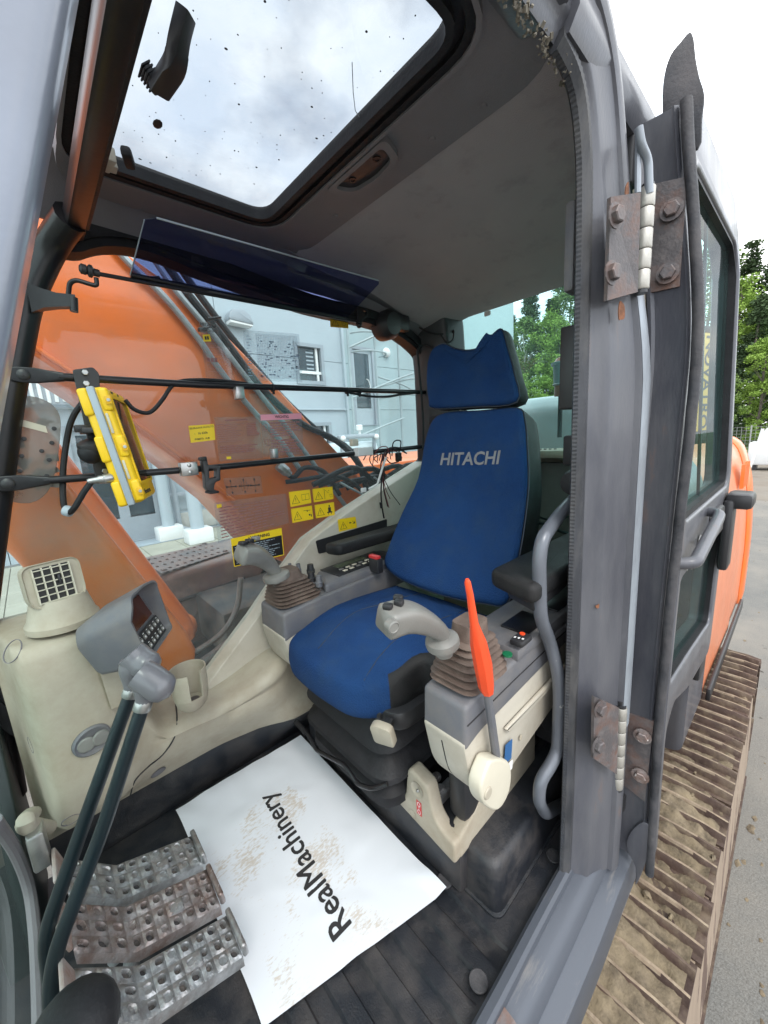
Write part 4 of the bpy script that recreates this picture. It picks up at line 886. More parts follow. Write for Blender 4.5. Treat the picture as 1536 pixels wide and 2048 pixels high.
# armrests
def armrest(name, pts, z0, z1, m):
    b = MB(); b.prism(rpoly(pts, 0.028, 5), z0, z1, 'z', 0.014, None, 3); return build(name, b, m, seat, 50)
za = 0.865
ar = [(0.795,0.506), (0.751,0.366), (1.30, 0.375), (1.30, 0.50)]
armrest('armrest', ar, za - 0.045, za, M['vinyl'])
b = MB(); b.prism(rpoly([(ar[0][0] + 0.03, ar[0][1] - 0.03), (ar[1][0] + 0.03, ar[1][1] + 0.01), (1.25, 0.40), (1.25, 0.48)], 0.02), za - 0.075, za - 0.044, 'z', 0.008); build('armrest_bracket', b, M['dark_plastic'], seat, 40)
za2 = 0.80
ar2 = [(0.802,1.280), (0.745,1.176), (1.123,1.147), (1.347,1.370)]
armrest('armrest', [(ar2[0][0], 1.26), (ar2[0][0] + 0.02, 1.18), (1.25, 1.17), (1.25, 1.27)], za2 - 0.04, za2 + 0.005, M['vinyl'])

# ================================================================== control consoles
def console(name, label, y0, y1, x0, zt, side):
    t = thing(name, label, 'control console', (x0 + 0.2, (y0 + y1) / 2, 0.4))
    s = side                                     # -1: by the door, +1: by the window
    b = MB(); b.prism(rpoly([(x0, zt - 0.10), (x0 + 0.006, zt), (x0 + 0.16, zt + 0.012), (x0 + 0.62, zt + 0.03), (x0 + 0.62, zt - 0.06), (x0 + 0.05, zt - 0.085)], [0.012, 0.014, 0.02, 0.01, 0.01, 0.03]), y0, y1, 'y', 0.009)
    up_ = build('console_cover', b, M['grey_plastic'], t, 40)
    b = MB(); b.prism(rpoly([(x0 - 0.002, zt - 0.085), (x0 + 0.03, zt - 0.04), (x0 + 0.6, zt - 0.03), (x0 + 0.6, zt - 0.2), (x0 + 0.13, zt - 0.275), (x0 + 0.07, zt - 0.26), (x0 + 0.022, zt - 0.2)], [0.006, 0.03, 0.02, 0.06, 0.04, 0.04, 0.05]), y0 + 0.0015, y1 - 0.0015, 'y', 0.008)
    lo = build('console_body', b, M['beige_light'], t, 40)
    return t, up_, lo
nc, ncu, ncl = console('left_console', 'grey and beige control console beside the doorway carrying the orange lever', 0.40, 0.512, 0.540, 0.672, -1)
fc, fcu, fcl = console('right_console', 'grey and beige control console beyond the seat, under the far window', 1.10, 1.27, 0.520, 0.655, 1)
# rear deck of the near console: switch panel, key, trough
b = MB(); b.box((0.99, 0.47, 0.695), (0.50, 0.15, 0.03), bev=0.006); b.box((1.15, 0.42, 0.66), (0.5, 0.05, 0.02), bev=0.006); dk = build('console_deck', b, M['grey_plastic'], nc, 40)
b = MB(); b.box((0.868, 0.447, 0.713), (0.11, 0.072, 0.006), bev=0.002); b.box((1.07, 0.46, 0.713), (0.18, 0.10, 0.006), bev=0.002); build('switch_plate', b, M['black_metal'], dk)
p0 = Vector((0.765,0.402,0.725)); b = MB(); b.box(p0, (0.052, 0.032, 0.016), rotmat() if False else None, 0.006); kf = build('key_fob', b, M['dark_plastic'], dk, 40)
b = MB(); b.lathe([(0.0065, 0), (0.0065, 0.002), (0, 0.002)], 12, Matrix.Translation(p0 + Vector((0.012, 0.003, 0.008)))); build('fob_button', b, M['orange_grip'], kf)
b = MB()
for k in range(3): b.box(p0 + Vector((-0.012 + 0.002 * k, 0.0085 - 0.0085 * k, 0.0083)), (0.006, 0.004, 0.001))
build('fob_mark', b, M['sticker_white'], kf)
p0 = Vector((0.699,0.399,0.717)); b = MB(); b.lathe([(0.011, 0), (0.011, 0.004), (0, 0.005)], 14, Matrix.Translation(p0)); build('pilot_button', b, mat('green_button', (0.01, 0.12, 0.05), 0.3), dk)
# ridge along the beige body, seam on its front
b = MB(); b.box((0.93, 0.394, 0.52), (0.40, 0.006, 0.02), rotmat(0, 6, 0), 0.003) if False else b.prism(rpoly([(0.68, 0.545), (1.12, 0.555), (1.12, 0.535), (0.70, 0.525)], 0.008), 0.390, 0.4, 'y', 0.004); build('body_ridge', b, M['beige_light'], ncl)
sp_ = [(bvh(ncl).ray_cast(Vector((0.2, 0.462, z)), Vector((1, 0, 0)))[0] or Vector((0.54, 0.462, z))) for z in (0.565, 0.54, 0.51, 0.48, 0.45, 0.43, 0.415)]; b = MB(); b.tube(sp_, 0.0016, 6); build('body_seam', b, M['ink'], ncl)
# blue and white labels by the lever
lb = decal('blue_label', (0.698,0.396,0.474), 0.032, 0.05, (0, -1, 0), (1, 0, -0.1), M['sticker_blue'], ncl)
b = MB(); f = frame((0.697,0.396,0.476), (0, -1, 0), (1, 0, -0.1)); rnd = random.Random(2)
b.ring_prism(rpoly([(-0.011, -0.018), (0.011, -0.018), (0.011, 0.006), (-0.011, 0.006)], 0.002), rpoly([(-0.0098, -0.0168), (0.0098, -0.0168), (0.0098, 0.0048), (-0.0098, 0.0048)], 0.002), 0, 0.0004, 'z', f)
for k in range(5): b.box((rnd.uniform(-0.006, 0.006), rnd.uniform(-0.014, 0.002), 0), (rnd.uniform(0.003, 0.008), 0.0012, 0.0006), f @ rotmat(0, 0, 0))
b.box((0, 0.014, 0), (0.008, 0.0014, 0.0006), f); b.box((0, 0.014, 0), (0.0014, 0.008, 0.0006), f)
build('label_print', b, M['sticker_white'], lb)
lb = decal('white_label', (0.703,0.396,0.430), 0.028, 0.024, (0, -1, 0), (1, 0, -0.1), M['sticker_white'], ncl)
b = MB(); b.box((-0.007, 0, 0), (0.004, 0.009, 0.0006), frame((0.701,0.396,0.432), (0, -1, 0), (1, 0, -0.1))); build('label_print', b, M['ink'], lb)
# boots and joysticks
def boot(c, w0, w1, h, lean, parent, rz=0):
    b = MB(); n = 9; rings = []
    for i in range(n * 2 + 1):
        t = i / (n * 2); s = (w0 * (1 - t) + w1 * t) * (1.0 if i % 2 == 0 else 0.86) + (0.004 if i % 2 == 0 and i else 0)
        if i >= n * 2 - 5: s = w1 * (1 + 0.02 * (n * 2 - i))
        r_ = s * 0.5; f = Matrix.Translation(Vector(c) + Vector(lean) * t + Vector((0, 0, h * (t - 0.012 * (i % 2))))) @ rotmat(0, 0, rz)
        rings.append([tuple(f @ Vector((x, y, 0))) for x, y in rpoly([(-s, -s * 0.82), (s, -s * 0.82), (s, s * 0.82), (-s, s * 0.82)], s * 0.45, 4)])
    b.loft(rings); return build('joystick_boot', b, M['boot'], parent, 50)
boot((0.635, 0.456, 0.685), 0.076, 0.034, 0.115, (0.015, 0.005, 0), nc)
boot((0.615, 1.185, 0.665), 0.088, 0.044, 0.105, (-0.02, 0.01, 0), fc)
def joystick(name, label, base, pts, rad, head_dir, ring):
    t = thing(name, label, 'joystick', base)
    b = MB(); b.lathe([(0.018, -0.03), (0.02, -0.012), (ring, -0.008), (ring * 1.04, 0.0), (ring, 0.008), (ring * 0.8, 0.013), (0.02, 0.016)], 24, frame(base, Vector(pts[0]) - Vector(base) + Vector((0, 0, 0.02)))); build('collar', b, M['grip_plastic'], t, 40)
    pth = catmull([base] + pts, 7); k = len(pth); rings = []; nx = None
    for i, p in enumerate(pth):
        tt = (pth[min(i + 1, k - 1)] - pth[max(i - 1, 0)]).normalized(); u = i / (k - 1)
        r0 = rad[0] + (rad[1] - rad[0]) * sm(u * 1.2)
        f = frame(p, tt, (0.3, 1, 0.2)); rr = rpoly([(-r0, -r0 * 0.9), (r0, -r0 * 0.9), (r0, r0 * 0.9), (-r0, r0 * 0.9)], r0 * (0.9 - 0.45 * u), 4)
        rings.append([tuple(f @ Vector((x, y, 0))) for x, y in rr])
    tt = (pth[-1] - pth[-2]).normalized(); f = frame(pth[-1] + tt * 0.005, tt, (0.3, 1, 0.2)); r0 = rad[1] * 0.82
    rings.append([tuple(f @ Vector((x, y, 0))) for x, y in rpoly([(-r0, -r0 * 0.9), (r0, -r0 * 0.9), (r0, r0 * 0.9), (-r0, r0 * 0.9)], r0 * 0.4, 4)])
    b = MB(); b.loft(rings); g = build('grip', b, M['grip_plastic'], t, 50)
    return t, g, pth
jb = (0.556,0.462,0.787)
js, jg, jp = joystick('joystick', 'grey joystick with round horn button above the near console boot', jb, [(0.547,0.462,0.814), (0.511,0.466,0.847), (0.466,0.472,0.873), (0.421,0.478,0.879)], (0.017, 0.0285), None, 0.034)
b = MB(); c0 = Vector((0.407,0.444,0.885)); f = frame(c0, (-0.15, -1, -0.1)); b.lathe([(0.0115, -0.012), (0.0115, 0.002), (0.0095, 0.0035), (0.0085, 0.002), (0, 0.002)], 20, f); build('thumb_button', b, M['grip_plastic'], js, 35)
for k, (dx, dy) in enumerate(((-0.016, 0.0), (0.008, -0.004), (0.022, 0.012))):
    b = MB(); b.box((0, 0, 0), (0.014, 0.018, 0.012), Matrix.Translation(Vector(jp[-1]) + Vector((0.02 + dx, dy - 0.003, 0.028))) @ rotmat(0, 0, 20), 0.004); build('rocker_switch', b, M['dark_plastic'], js)
jb2 = (0.556,1.180,0.761)
js2, jg2, jp2 = joystick('joystick', 'grey joystick with black thumb switches on the far console by the window', jb2, [(0.550,1.180,0.785), (0.524,1.175,0.824), (0.483,1.160,0.860), (0.435,1.150,0.876)], (0.02, 0.032), None, 0.044)
for k in range(3):
    b = MB(); b.box((0, 0, 0), (0.02, 0.024, 0.012), Matrix.Translation(Vector(jp2[-1]) + Vector((0.008 + 0.026 * k, 0.012 * k - 0.008, 0.034))) @ rotmat(0, 6, 15), 0.003); build('rocker_switch', b, M['dark_plastic'] if k < 2 else M['grip_plastic'], js2)
# orange safety lever on its cream pivot
lv = thing('safety_lever', 'orange gripped safety lever rising from a cream pivot on the console by the door', 'lever', (0.614,0.385,0.455))
b = MB(); b.tube([(0.625,0.383,0.523), (0.586,0.378,0.702)], [0.0095, 0.0085], 10); build('lever_rod', b, M['grey_plastic'], lv)
path = [(0.588,0.378,0.697), (0.583,0.378,0.712), (0.570,0.376,0.765), (0.553,0.374,0.818), (0.544,0.373,0.844), (0.537,0.372,0.866), (0.524,0.370,0.924), (0.516,0.369,0.950), (0.515,0.369,0.956)]
b = MB(); rings = []
for i, (p, r_) in enumerate(zip(path, (0.0115, 0.0145, 0.0165, 0.0145, 0.0105, 0.0078, 0.0062, 0.0055, 0.003))):
    q = path[min(i + 1, len(path) - 1)]; a = path[max(i - 1, 0)]; f = frame(p, Vector(q) - Vector(a), (0, 1, 0))
    rings.append([tuple(f @ Vector((r_ * (1 + (0.07 if (j % 3 == 0 and i < 5) else 0)) * math.cos(2 * math.pi * j / 24), r_ * (1 + (0.07 if (j % 3 == 0 and i < 5) else 0)) * math.sin(2 * math.pi * j / 24), 0))) for j in range(24)])
b.loft(rings); build('lever_grip', b, M['orange_grip'], lv, 40)
out2 = [(0.646,0.504), (0.661,0.462), (0.648,0.419), (0.605,0.411), (0.556,0.464), (0.543,0.512), (0.565,0.543), (0.588,0.548)]
ol = [(v.x, v.z) for v in catmull([(x, 0, z) for x, z in out2], 5, True)]
b = MB(); b.prism(ol, 0.366, 0.399, 'y', 0.006, None, 3); pv = build('pivot_cover', b, M['beige_cream'], lv, 45)
b = MB(); b.lathe([(0.013, 0), (0.013, 0.001), (0.011, 0.0035), (0, 0.0035)], 20, frame((0.565,0.366,0.487), (0, -1, 0))); build('pivot_cap', b, M['beige'], pv)
# far console furniture: knobs and the radio with its keys
for (px, py, r_, h_, m_) in ((626, 1156, 0.011, 0.03, 'dark_plastic'), (638, 1164, 0.010, 0.028, 'grey_plastic'), (616, 1149, 0.012, 0.02, 'dark_plastic'), (604, 1132, 0.008, 0.022, 'dark_plastic'), (590, 1132, 0.008, 0.022, 'grey_plastic')):
    pass
for c0, r_, h_, m_ in (((0.678,1.160,0.734), 0.013, 0.024, 'dark_plastic'), ((0.689,1.130,0.722), 0.011, 0.026, 'grey_plastic'), ((0.702,1.200,0.748), 0.013, 0.022, 'dark_plastic'), ((0.675,1.240,0.749), 0.008, 0.024, 'grey_plastic'), ((0.641,1.240,0.759), 0.007, 0.024, 'grey_plastic')):
    b = MB(); b.lathe([(r_ * 1.2, -h_), (r_ * 1.2, -h_ * 0.4), (r_, -h_ * 0.3), (r_ * 0.85, h_ * 0.5), (0, h_ * 0.55)], 14, Matrix.Translation(c0)); build('control_knob', b, M[m_], fc, 35)
b = MB(); b.prism(rpoly([(0.70, 1.11), (0.76, 1.26), (1.12, 1.28), (1.12, 1.11)], 0.02), 0.66, 0.70, 'z', 0.01); rd = build('radio_panel', b, M['grey_plastic'], fc, 40)
rf = Matrix.Translation((0.93, 1.205, 0.703)) @ rotmat(0, 0, 3)
b = MB(); b.box((0, 0, 0), (0.30, 0.12, 0.004), rf, 0.001); build('radio_face', b, M['dark_plastic'], rd)
b = MB(); b.box((-0.02, 0.028, 0.003), (0.15, 0.034, 0.002), rf); build('radio_display', b, mat('lcd', (0.10, 0.12, 0.08), 0.2), rd)
for r_ in range(2):
    for k in range(6):
        b = MB(); b.box((-0.10 + k * 0.034, -0.012 - 0.024 * r_, 0.004), (0.02, 0.011, 0.004), rf, 0.0015); build('radio_key', b, M['beige_cream'] if (k + r_) % 3 else M['grip_plastic'], rd)

# ================================================================== seat platform, bracket with red label
pf = thing('seat_platform', 'black and beige pedestal under the seat, its front bracket marked with a red label', 'seat base', (0.9, 0.85, 0.0))
b = MB(); b.box((0.93, 0.87, 0.075), (0.575, 0.74, 0.15), bev=0.012); build('platform_base', b, M['mat_rubber'], pf, 40)
b = MB(); b.box((0.90, 0.87, 0.17), (0.50, 0.70, 0.05), bev=0.008); build('slide_deck', b, M['black_metal'], pf)
b = MB(); b.prism(rpoly([(0.50, 0.12), (0.745, 0.16), (0.745, 0.205), (0.672, 0.205), (0.660, 0.295), (0.648, 0.31), (0.590, 0.295), (0.582, 0.285), (0.566, 0.215), (0.54, 0.19), (0.50, 0.185)], [0.012, 0.01, 0.004, 0.012, 0.012, 0.016, 0.014, 0.012, 0.02, 0.02, 0.012]), 0.622, 0.665, 'x', 0.008)
b.prism(rpoly([(0.640, 0.122), (0.640, 0.188), (0.70, 0.21), (0.79, 0.285), (1.05, 0.345), (1.05, 0.14)], [0.012, 0.02, 0.03, 0.03, 0.01, 0.01]), 0.498, 0.538, 'y', 0.008)
br = build('front_bracket', b, M['beige'], pf, 40)
b = MB(); b.lathe([(0.021, 0.001), (0.0225, 0.0025), (0.0195, 0.0015), (0.012, -0.006), (0.0, -0.008)], 20, frame((0.6225, 0.622, 0.262), (-1, 0, 0)) @ Matrix.Scale(1.0, 4)); build('bracket_dimple', b, M['beige'], br, 50)
b = MB(); b.sphere((0.619, 0.617, 0.264), 0.0045); build('dimple_screw', b, M['steel'], br)
for c0 in ((0.6215, 0.715, 0.182), (0.6215, 0.645, 0.165)):
    b = MB(); b.lathe([(0.0125, 0.0), (0.0125, 0.0008), (0.0112, 0.0008), (0.0112, 0.0002), (0, 0.0002)], 22, frame(c0, (-1, 0, 0))); build('bracket_plug', b, M['beige'], br)
b = MB(); b.lathe([(0.0125, 0.0), (0.0125, 0.0008), (0.0112, 0.0008), (0.0112, 0.0002), (0, 0.0002)], 22, frame((0.70, 0.4995, 0.16), (0, -1, 0))); build('bracket_plug', b, M['beige'], br)
rl = decal('red_label', (0.6213, 0.618, 0.205), 0.018, 0.044, (-1, 0, 0), (0, -1, 0), M['sticker_red'], br, 0.0006, 0.001)
b = MB(); f = frame((0.6205, 0.618, 0.205), (-1, 0, 0), (0, -1, 0))
for zz in (0.012, -0.012):
    b.ring_prism([(0.0055 * math.cos(2 * math.pi * k / 12), zz + 0.0075 * math.sin(2 * math.pi * k / 12)) for k in range(12)], [(0.004 * math.cos(2 * math.pi * k / 12), zz + 0.006 * math.sin(2 * math.pi * k / 12)) for k in range(12)], 0, 0.0004, 'z', f)
b.box((0, 0.002, 0.0002), (0.0025, 0.001, 0.0004), f); b.box((0, -0.002, 0.0002), (0.0025, 0.001, 0.0004), f); build('label_print', b, M['sticker_white'], rl)
# rail clutter between bellows and console
b = MB(); b.box((0.70, 0.60, 0.205), (0.09, 0.03, 0.03), rotmat() if False else None, 0.005); rs = build('slide_rail', b, M['pedal_steel'], pf)
for c0 in ((0.665, 0.665, 0.225), (0.72, 0.64, 0.215), (0.69, 0.60, 0.225)): bolt('rail_bolt', c0, (-0.3, 0, 1), 0.011, M['pedal_steel'], rs)
b = MB(); b.box((0.85, 0.53, 0.29), (0.36, 0.06, 0.19), bev=0.02); b.box((0.9, 0.62, 0.33), (0.3, 0.14, 0.14), bev=0.02); build('console_mount', b, M['dark_plastic'], pf, 40)
# stitching, screws and panel joints that break up the plain mouldings
for pth, m_, par in (([(0.548, 0.3985, 0.632), (0.72, 0.3985, 0.640), (1.1, 0.3985, 0.652)], 'ink', ncu),):
    b = MB(); b.tube(pth, 0.0012, 6); build('panel_joint', b, M[m_], par)
for c0 in ((0.76, 0.3985, 0.47), (1.02, 0.3985, 0.47)):
    b = MB(); b.lathe([(0.007, 0), (0.007, 0.0012), (0.0055, 0.0016), (0.002, 0.0006), (0, 0.0006)], 14, frame(c0, (0, -1, 0))); build('panel_screw', b, M['beige'], ncl, 40)
tc2 = bvh(cush)
for yy in (0.74, 0.96):
    pts = []
    for k in range(15):
        x = 0.56 + 0.45 * k / 14; h = tc2.ray_cast(Vector((x, yy + 0.02 * math.sin(k * 0.35), 0.9)), Vector((0, 0, -1)))
        if h[0]: pts.append(h[0] + Vector((0, 0, 0.0002)))
    b = MB(); b.tube(pts, 0.0014, 5); build('cushion_seam', b, M['piping'], cush)

# ================================================================== guard bars, tablet, visor and notices on the far window
def guard_bar(label, pts, r=0.0105):
    t = thing('guard_bar', label, 'guard bar', pts[0], 'guard bars across the far window')
    b = MB(); p = [Vector(q) for q in pts]; d = (p[1] - p[0]).normalized()
    b.tube([p[0] + d * 0.075] + p[1:], r, 12); build('bar_tube', b, M['black_metal'], t)
    b = MB(); rings = []
    for s_, hw, ht in ((-0.016, 0.016, 0.004), (0.0, 0.019, 0.004), (0.03, 0.019, 0.004), (0.055, 0.015, 0.006), (0.085, 0.0115, 0.0105)):
        f = frame(p[0] + d * s_, d, (0, 0, 1)); rings.append([tuple(f @ Vector((x, y, 0))) for x, y in rpoly([(-hw, -ht), (hw, -ht), (hw, ht), (-hw, ht)], ht * 0.8, 3)])
    b.loft(rings); tb = build('bar_tab', b, M['black_metal'], t, 50)
    b = MB(); f = frame(p[0] + d * 0.008 + Vector((0, -0.005, 0)), (0, -1, 0)); b.lathe([(0.0135, 0), (0.013, 0.003), (0.009, 0.006), (0, 0.007)], 18, f)
    b.box((0, 0, 0.0068), (0.010, 0.0022, 0.001), f @ rotmat(0, 0, 40)); b.box((0, 0, 0.0069), (0.0022, 0.010, 0.001), f @ rotmat(0, 0, 40)); build('bar_screw', b, M['dark_plastic'], tb, 40)
    return t
ub = guard_bar('upper black guard bar across the far window, carrying the tablet bracket', [(0.023,1.330,1.407), (0.445,1.325,1.401), (1.563,1.330,1.414)])
lb_ = guard_bar('lower black guard bar across the far window, with a phone clip on it', [(-0.051,1.330,1.146), (0.439,1.325,1.138), (1.516,1.330,1.145)])
def clip(c, w_, h_, m, par, name='bar_clamp'):
    b = MB(); b.box(c, (w_, 0.03, h_), None, 0.003); o = build(name, b, M[m], par); return o
c1 = clip((0.369,1.312,1.142), 0.05, 0.042, 'steel', lb_)
for dx, dz in ((0.004, 0.011), (0.004, -0.011)): 
    b = MB(); b.sphere(Vector((0.365,1.297,1.142)) + Vector((dx, 0, dz)), (0.006, 0.003, 0.006), 12, 6); build('clamp_rivet', b, M['steel'], c1)
clip((0.563,1.312,1.377), 0.028, 0.04, 'steel', ub); clip((0.665,1.312,1.169), 0.02, 0.034, 'steel', lb_)
for px in ((690, 779), (712, 781), (850, 786)):
    pass
for c0 in ((0.695,1.325,1.401), (1.034,1.327,1.403), (1.099,1.327,1.403)):
    b = MB(); b.lathe([(0.0135, -0.004), (0.0145, 0), (0.0135, 0.004)], 14, frame(c0, (1, 0, 0.02))); b.box(Vector(c0) + Vector((0, -0.004, -0.016)), (0.006, 0.008, 0.012)); build('cable_tie', b, M['rubber'], ub)
# phone clip
pc = thing('phone_clip', 'black sprung phone clip hanging on the lower guard bar', 'phone holder', (0.422,1.300,1.133))
q = [(0.405,1.175), (0.420,1.178), (0.421,1.150), (0.458,1.143), (0.453,1.097), (0.436,1.093), (0.427,1.071), (0.445,1.059), (0.415,1.056), (0.403,1.079), (0.406,1.119)]
h_ = [(0.422,1.137), (0.445,1.133), (0.442,1.109), (0.419,1.106)]
b = MB(); plate(b, rpoly(q, 0.004, 2), [rpoly(h_, 0.003, 2)[::-1]], 1.282, 1.312, 'y', 0.003); build('clip_body', b, M['dark_plastic'], pc, 40)
b = MB(); b.box((0.407,1.285,1.170), (0.012, 0.05, 0.012), None, 0.003); b.box((0.421,1.285,1.063), (0.03, 0.05, 0.008), None, 0.003); build('clip_jaw', b, M['rubber'], pc)
# tablet bracket: folded plate with bolts, ball joint
tk = thing('tablet_bracket', 'black steel bracket plate with a ball joint between the two guard bars', 'bracket', (0.136,1.310,1.216))
q = [(0.128,1.423), (0.173,1.433), (0.184,1.417), (0.181,1.388), (0.159,1.282), (0.163,1.173), (0.161,1.138), (0.131,1.137), (0.130,1.276)]
b = MB(); b.prism(rpoly(q, 0.006), 1.312, 1.318, 'y', 0.001); pl_ = build('bracket_plate', b, M['dark_plastic'], tk)
for c0 in ((0.153,1.310,1.417), (0.151,1.310,1.389), (0.154,1.310,1.157)): bolt('bracket_bolt', c0, (0, -1, 0), 0.0075, M['steel'], pl_, 0.006, False)
b = MB(); b.box((0.127,1.290,1.272), (0.045, 0.03, 0.018), rotmat() if False else None, 0.003); b.box((0.139,1.260,1.264), (0.05, 0.07, 0.014), None, 0.003); build('bracket_arm', b, M['dark_plastic'], tk)
bc = Vector((0.127,1.262,1.209)); b = MB(); b.sphere(bc, 0.029, 20, 12); build('ball', b, M['rubber'], tk)
b = MB(); b.lathe([(0.022, -0.03), (0.030, -0.012), (0.031, 0.006), (0.0295, 0.012), (0.02, 0.016)], 22, frame(bc + Vector((0.004, 0.0, 0.016)), (-0.2, -0.25, 0.9))); b.tube([bc, bc + Vector((0.045, 0.0, -0.01))], 0.013, 12); build('ball_socket', b, M['dark_plastic'], tk, 40)
# tablet
tb = thing('tablet', 'yellow rugged tablet with a grey bumper stripe, hung on the guard bars', 'tablet', (0.179,1.220,1.211))
tf = frame(Vector((0.183,1.200,1.220)), (0.93, -0.36, 0.14), (0.36, 0.93, 0))   # z out of the screen, x away from the camera, y up
tw, th_, tt_ = 0.19, 0.302, 0.062
b = MB(); b.box((0.095, 0, -0.018), (tw, th_, 0.060), tf, 0.014, 3); body = build('tablet_body', b, M['yellow_plastic'], tb, 40)
for yy in (-0.118, 0.0, 0.118):
    b = MB(); b.box((0.0075, yy, 0.003), (0.02, 0.058, 0.024), tf, 0.007, 3); bp_ = build('bumper_pad', b, M['yellow_plastic'], tb, 40)
    b = MB(); b.box((0.0065, yy, -0.038), (0.022, 0.068, 0.024), tf, 0.007, 3); build('bumper_pad', b, M['yellow_plastic'], tb, 40)
    b = MB(); b.lathe([(0.0045, 0), (0.004, 0.003), (0, 0.003)], 12, tf @ Matrix.Translation((-0.006, yy - 0.003, 0.012)) @ rotmat(0, -90)); build('pad_screw', b, M['steel'], bp_)
    b = MB(); b.box((-0.0064, yy - 0.003, 0.011), (0.002, 0.02, 0.013), tf, 0.001); build('pad_recess', b, M['sticker_orange'], bp_)
b = MB(); b.box((-0.004, 0, -0.018), (0.014, th_ * 1.01, 0.017), tf, 0.004); build('bumper_stripe', b, M['blue_grey'], tb, 40)
for yy in (-0.06, 0.06):
    b = MB(); b.box((-0.001, yy, -0.004), (0.004, 0.05, 0.006), tf, 0.001); build('port_cover', b, M['beige_cream'], tb)
b = MB(); b.box((0.097, 0.012, 0.0125), (0.15, 0.225, 0.002), tf, 0.0005); sc_ = build('tablet_screen', b, mat('tablet_screen', (0.035, 0.03, 0.022), 0.12, 0, 0.2, 5), tb)
b = MB(); b.ring_prism(rpoly([(0.016, -0.106), (0.178, -0.106), (0.178, 0.13), (0.016, 0.13)], 0.008), rpoly([(0.024, -0.098), (0.17, -0.098), (0.17, 0.122), (0.024, 0.122)], 0.006), 0.011, 0.0155, 'z', tf); build('screen_bezel', b, M['yellow_plastic'], tb)
b = text_mb('Novatron', 0.02, tf @ Matrix.Translation((0.075, -0.128, 0.0124)), 0.0003, 0.0003); build('lettering', b, M['ink'], tb)
b = MB(); b.box((0.05, 0.139, 0.0124), (0.02, 0.006, 0.0006), tf); b.box((0.11, 0.139, 0.0124), (0.012, 0.006, 0.0006), tf); build('front_print', b, M['ink'], tb)
# plug and cable of the tablet
p0 = Vector((0.158,1.220,1.142)); p1 = Vector((0.113,1.220,1.138))
b = MB(); b.lathe([(0.011, 0), (0.0125, 0.004), (0.0125, 0.02), (0.0105, 0.022), (0.0105, 0.03), (0.008, 0.034), (0.008, 0.05), (0.006, 0.055)], 16, frame(p0, p1 - p0)); pg = build('cable_plug', b, M['steel'], None, 35); tag(pg, 'steel screw plug on the cable at the foot of the tablet', 'plug')
cb = catmull([p1, (0.092,1.225,1.111), (0.069,1.240,1.075), (0.057,1.270,1.062), (0.052,1.300,1.079), (0.060,1.335,1.129), (0.074,1.345,1.194), (0.102,1.345,1.285), (0.131,1.340,1.334), (0.163,1.340,1.364)], 6)
b = MB(); b.tube(cb, 0.0072, 10); tag(build('tablet_cable', b, M['rubber'], None), 'black cable looping from the tablet plug down the window', 'cable')
b = MB(); b.lathe([(0.013, -0.008), (0.014, -0.004), (0.014, 0.004), (0.013, 0.008), (0.009, 0.008), (0.009, -0.008), (0.013, -0.008)], 18, frame((0.056,1.270,1.065), (0.6, -0.5, -0.3))); tag(build('cable_grommet', b, M['blue_grey'], None), 'pale grommet where the tablet cable turns up', 'grommet')
b = MB(); b.tube(catmull([(0.232,1.310,1.349), (0.252,1.310,1.322), (0.289,1.315,1.315), (0.329,1.320,1.352), (0.360,1.325,1.391), (0.396,1.330,1.411), (0.480,1.330,1.418), (0.579,1.330,1.414), (0.685,1.325,1.399)], 6), 0.0058, 10); tag(build('bar_cable', b, M['rubber'], None), 'black cable drooping behind the tablet and tied to the upper guard bar', 'cable')
b = MB(); b.tube(catmull([(1.047,1.325,1.395), (1.158,1.325,1.384), (1.264,1.325,1.386), (1.347,1.325,1.397), (1.452,1.325,1.408)], 5), 0.005, 8); tag(build('slack_cable', b, M['rubber'], None), 'black cable sagging below the rear end of the upper guard bar', 'cable')
b = MB(); b.tube(catmull([(1.477,1.310,1.129), (1.484,1.310,1.252), (1.481,1.310,1.373), (1.471,1.310,1.514), (1.470,1.310,1.605), (1.499,1.290,1.627), (1.524,1.250,1.599)], 6), 0.006, 8); tag(build('pillar_cable', b, M['rubber'], None), 'black cable running up the far rear pillar', 'cable')
b = MB(); b.tube(catmull([(1.450,1.280,1.697), (1.485,1.250,1.672), (1.528,1.220,1.665), (1.579,1.200,1.666), (1.584,1.180,1.680)], 6), 0.004, 8); b.tube(catmull([(1.503,1.200,1.657), (1.511,1.170,1.615), (1.544,1.160,1.627), (1.557,1.160,1.668)], 6), 0.004, 8); tag(build('lamp_cable', b, M['rubber'], None), 'thin black cable loop above the headrest by the headliner', 'cable')
# --- tangle of wires on the lower bar with a white cable tie and hanging connector
wt_ = thing('wire_tangle', 'tangle of black and red wires with a white tie on the lower guard bar', 'wires', (1.184,1.300,1.069))
M['wire_red'] = mat('wire_red', (0.12, 0.02, 0.025), 0.5)
rnd = random.Random(11); c0 = Vector((1.199,1.300,1.136))
for k in range(9):
    w_ = rnd.uniform(0.03, 0.09); h_2 = rnd.uniform(0.02, 0.06); ox = rnd.uniform(-0.05, 0.08); oz = rnd.uniform(-0.05, 0.015)
    pts = [c0 + Vector((ox + w_ * math.cos(a) + rnd.uniform(-.01, .01), rnd.uniform(-0.02, 0.03), oz + h_2 * math.sin(a) + rnd.uniform(-.01, .01))) for a in [2 * math.pi * j / 6 for j in range(rnd.choice((4, 5, 6)))]]
    b = MB(); b.tube(catmull(pts, 6), 0.0022 if k % 4 else 0.003, 6); build('wire', b, M['rubber'] if k % 4 != 1 else M['wire_red'] if 'wire_red' in M else M['rubber'], wt_)
M['wire_red'] = mat('wire_red', (0.12, 0.02, 0.025), 0.5)
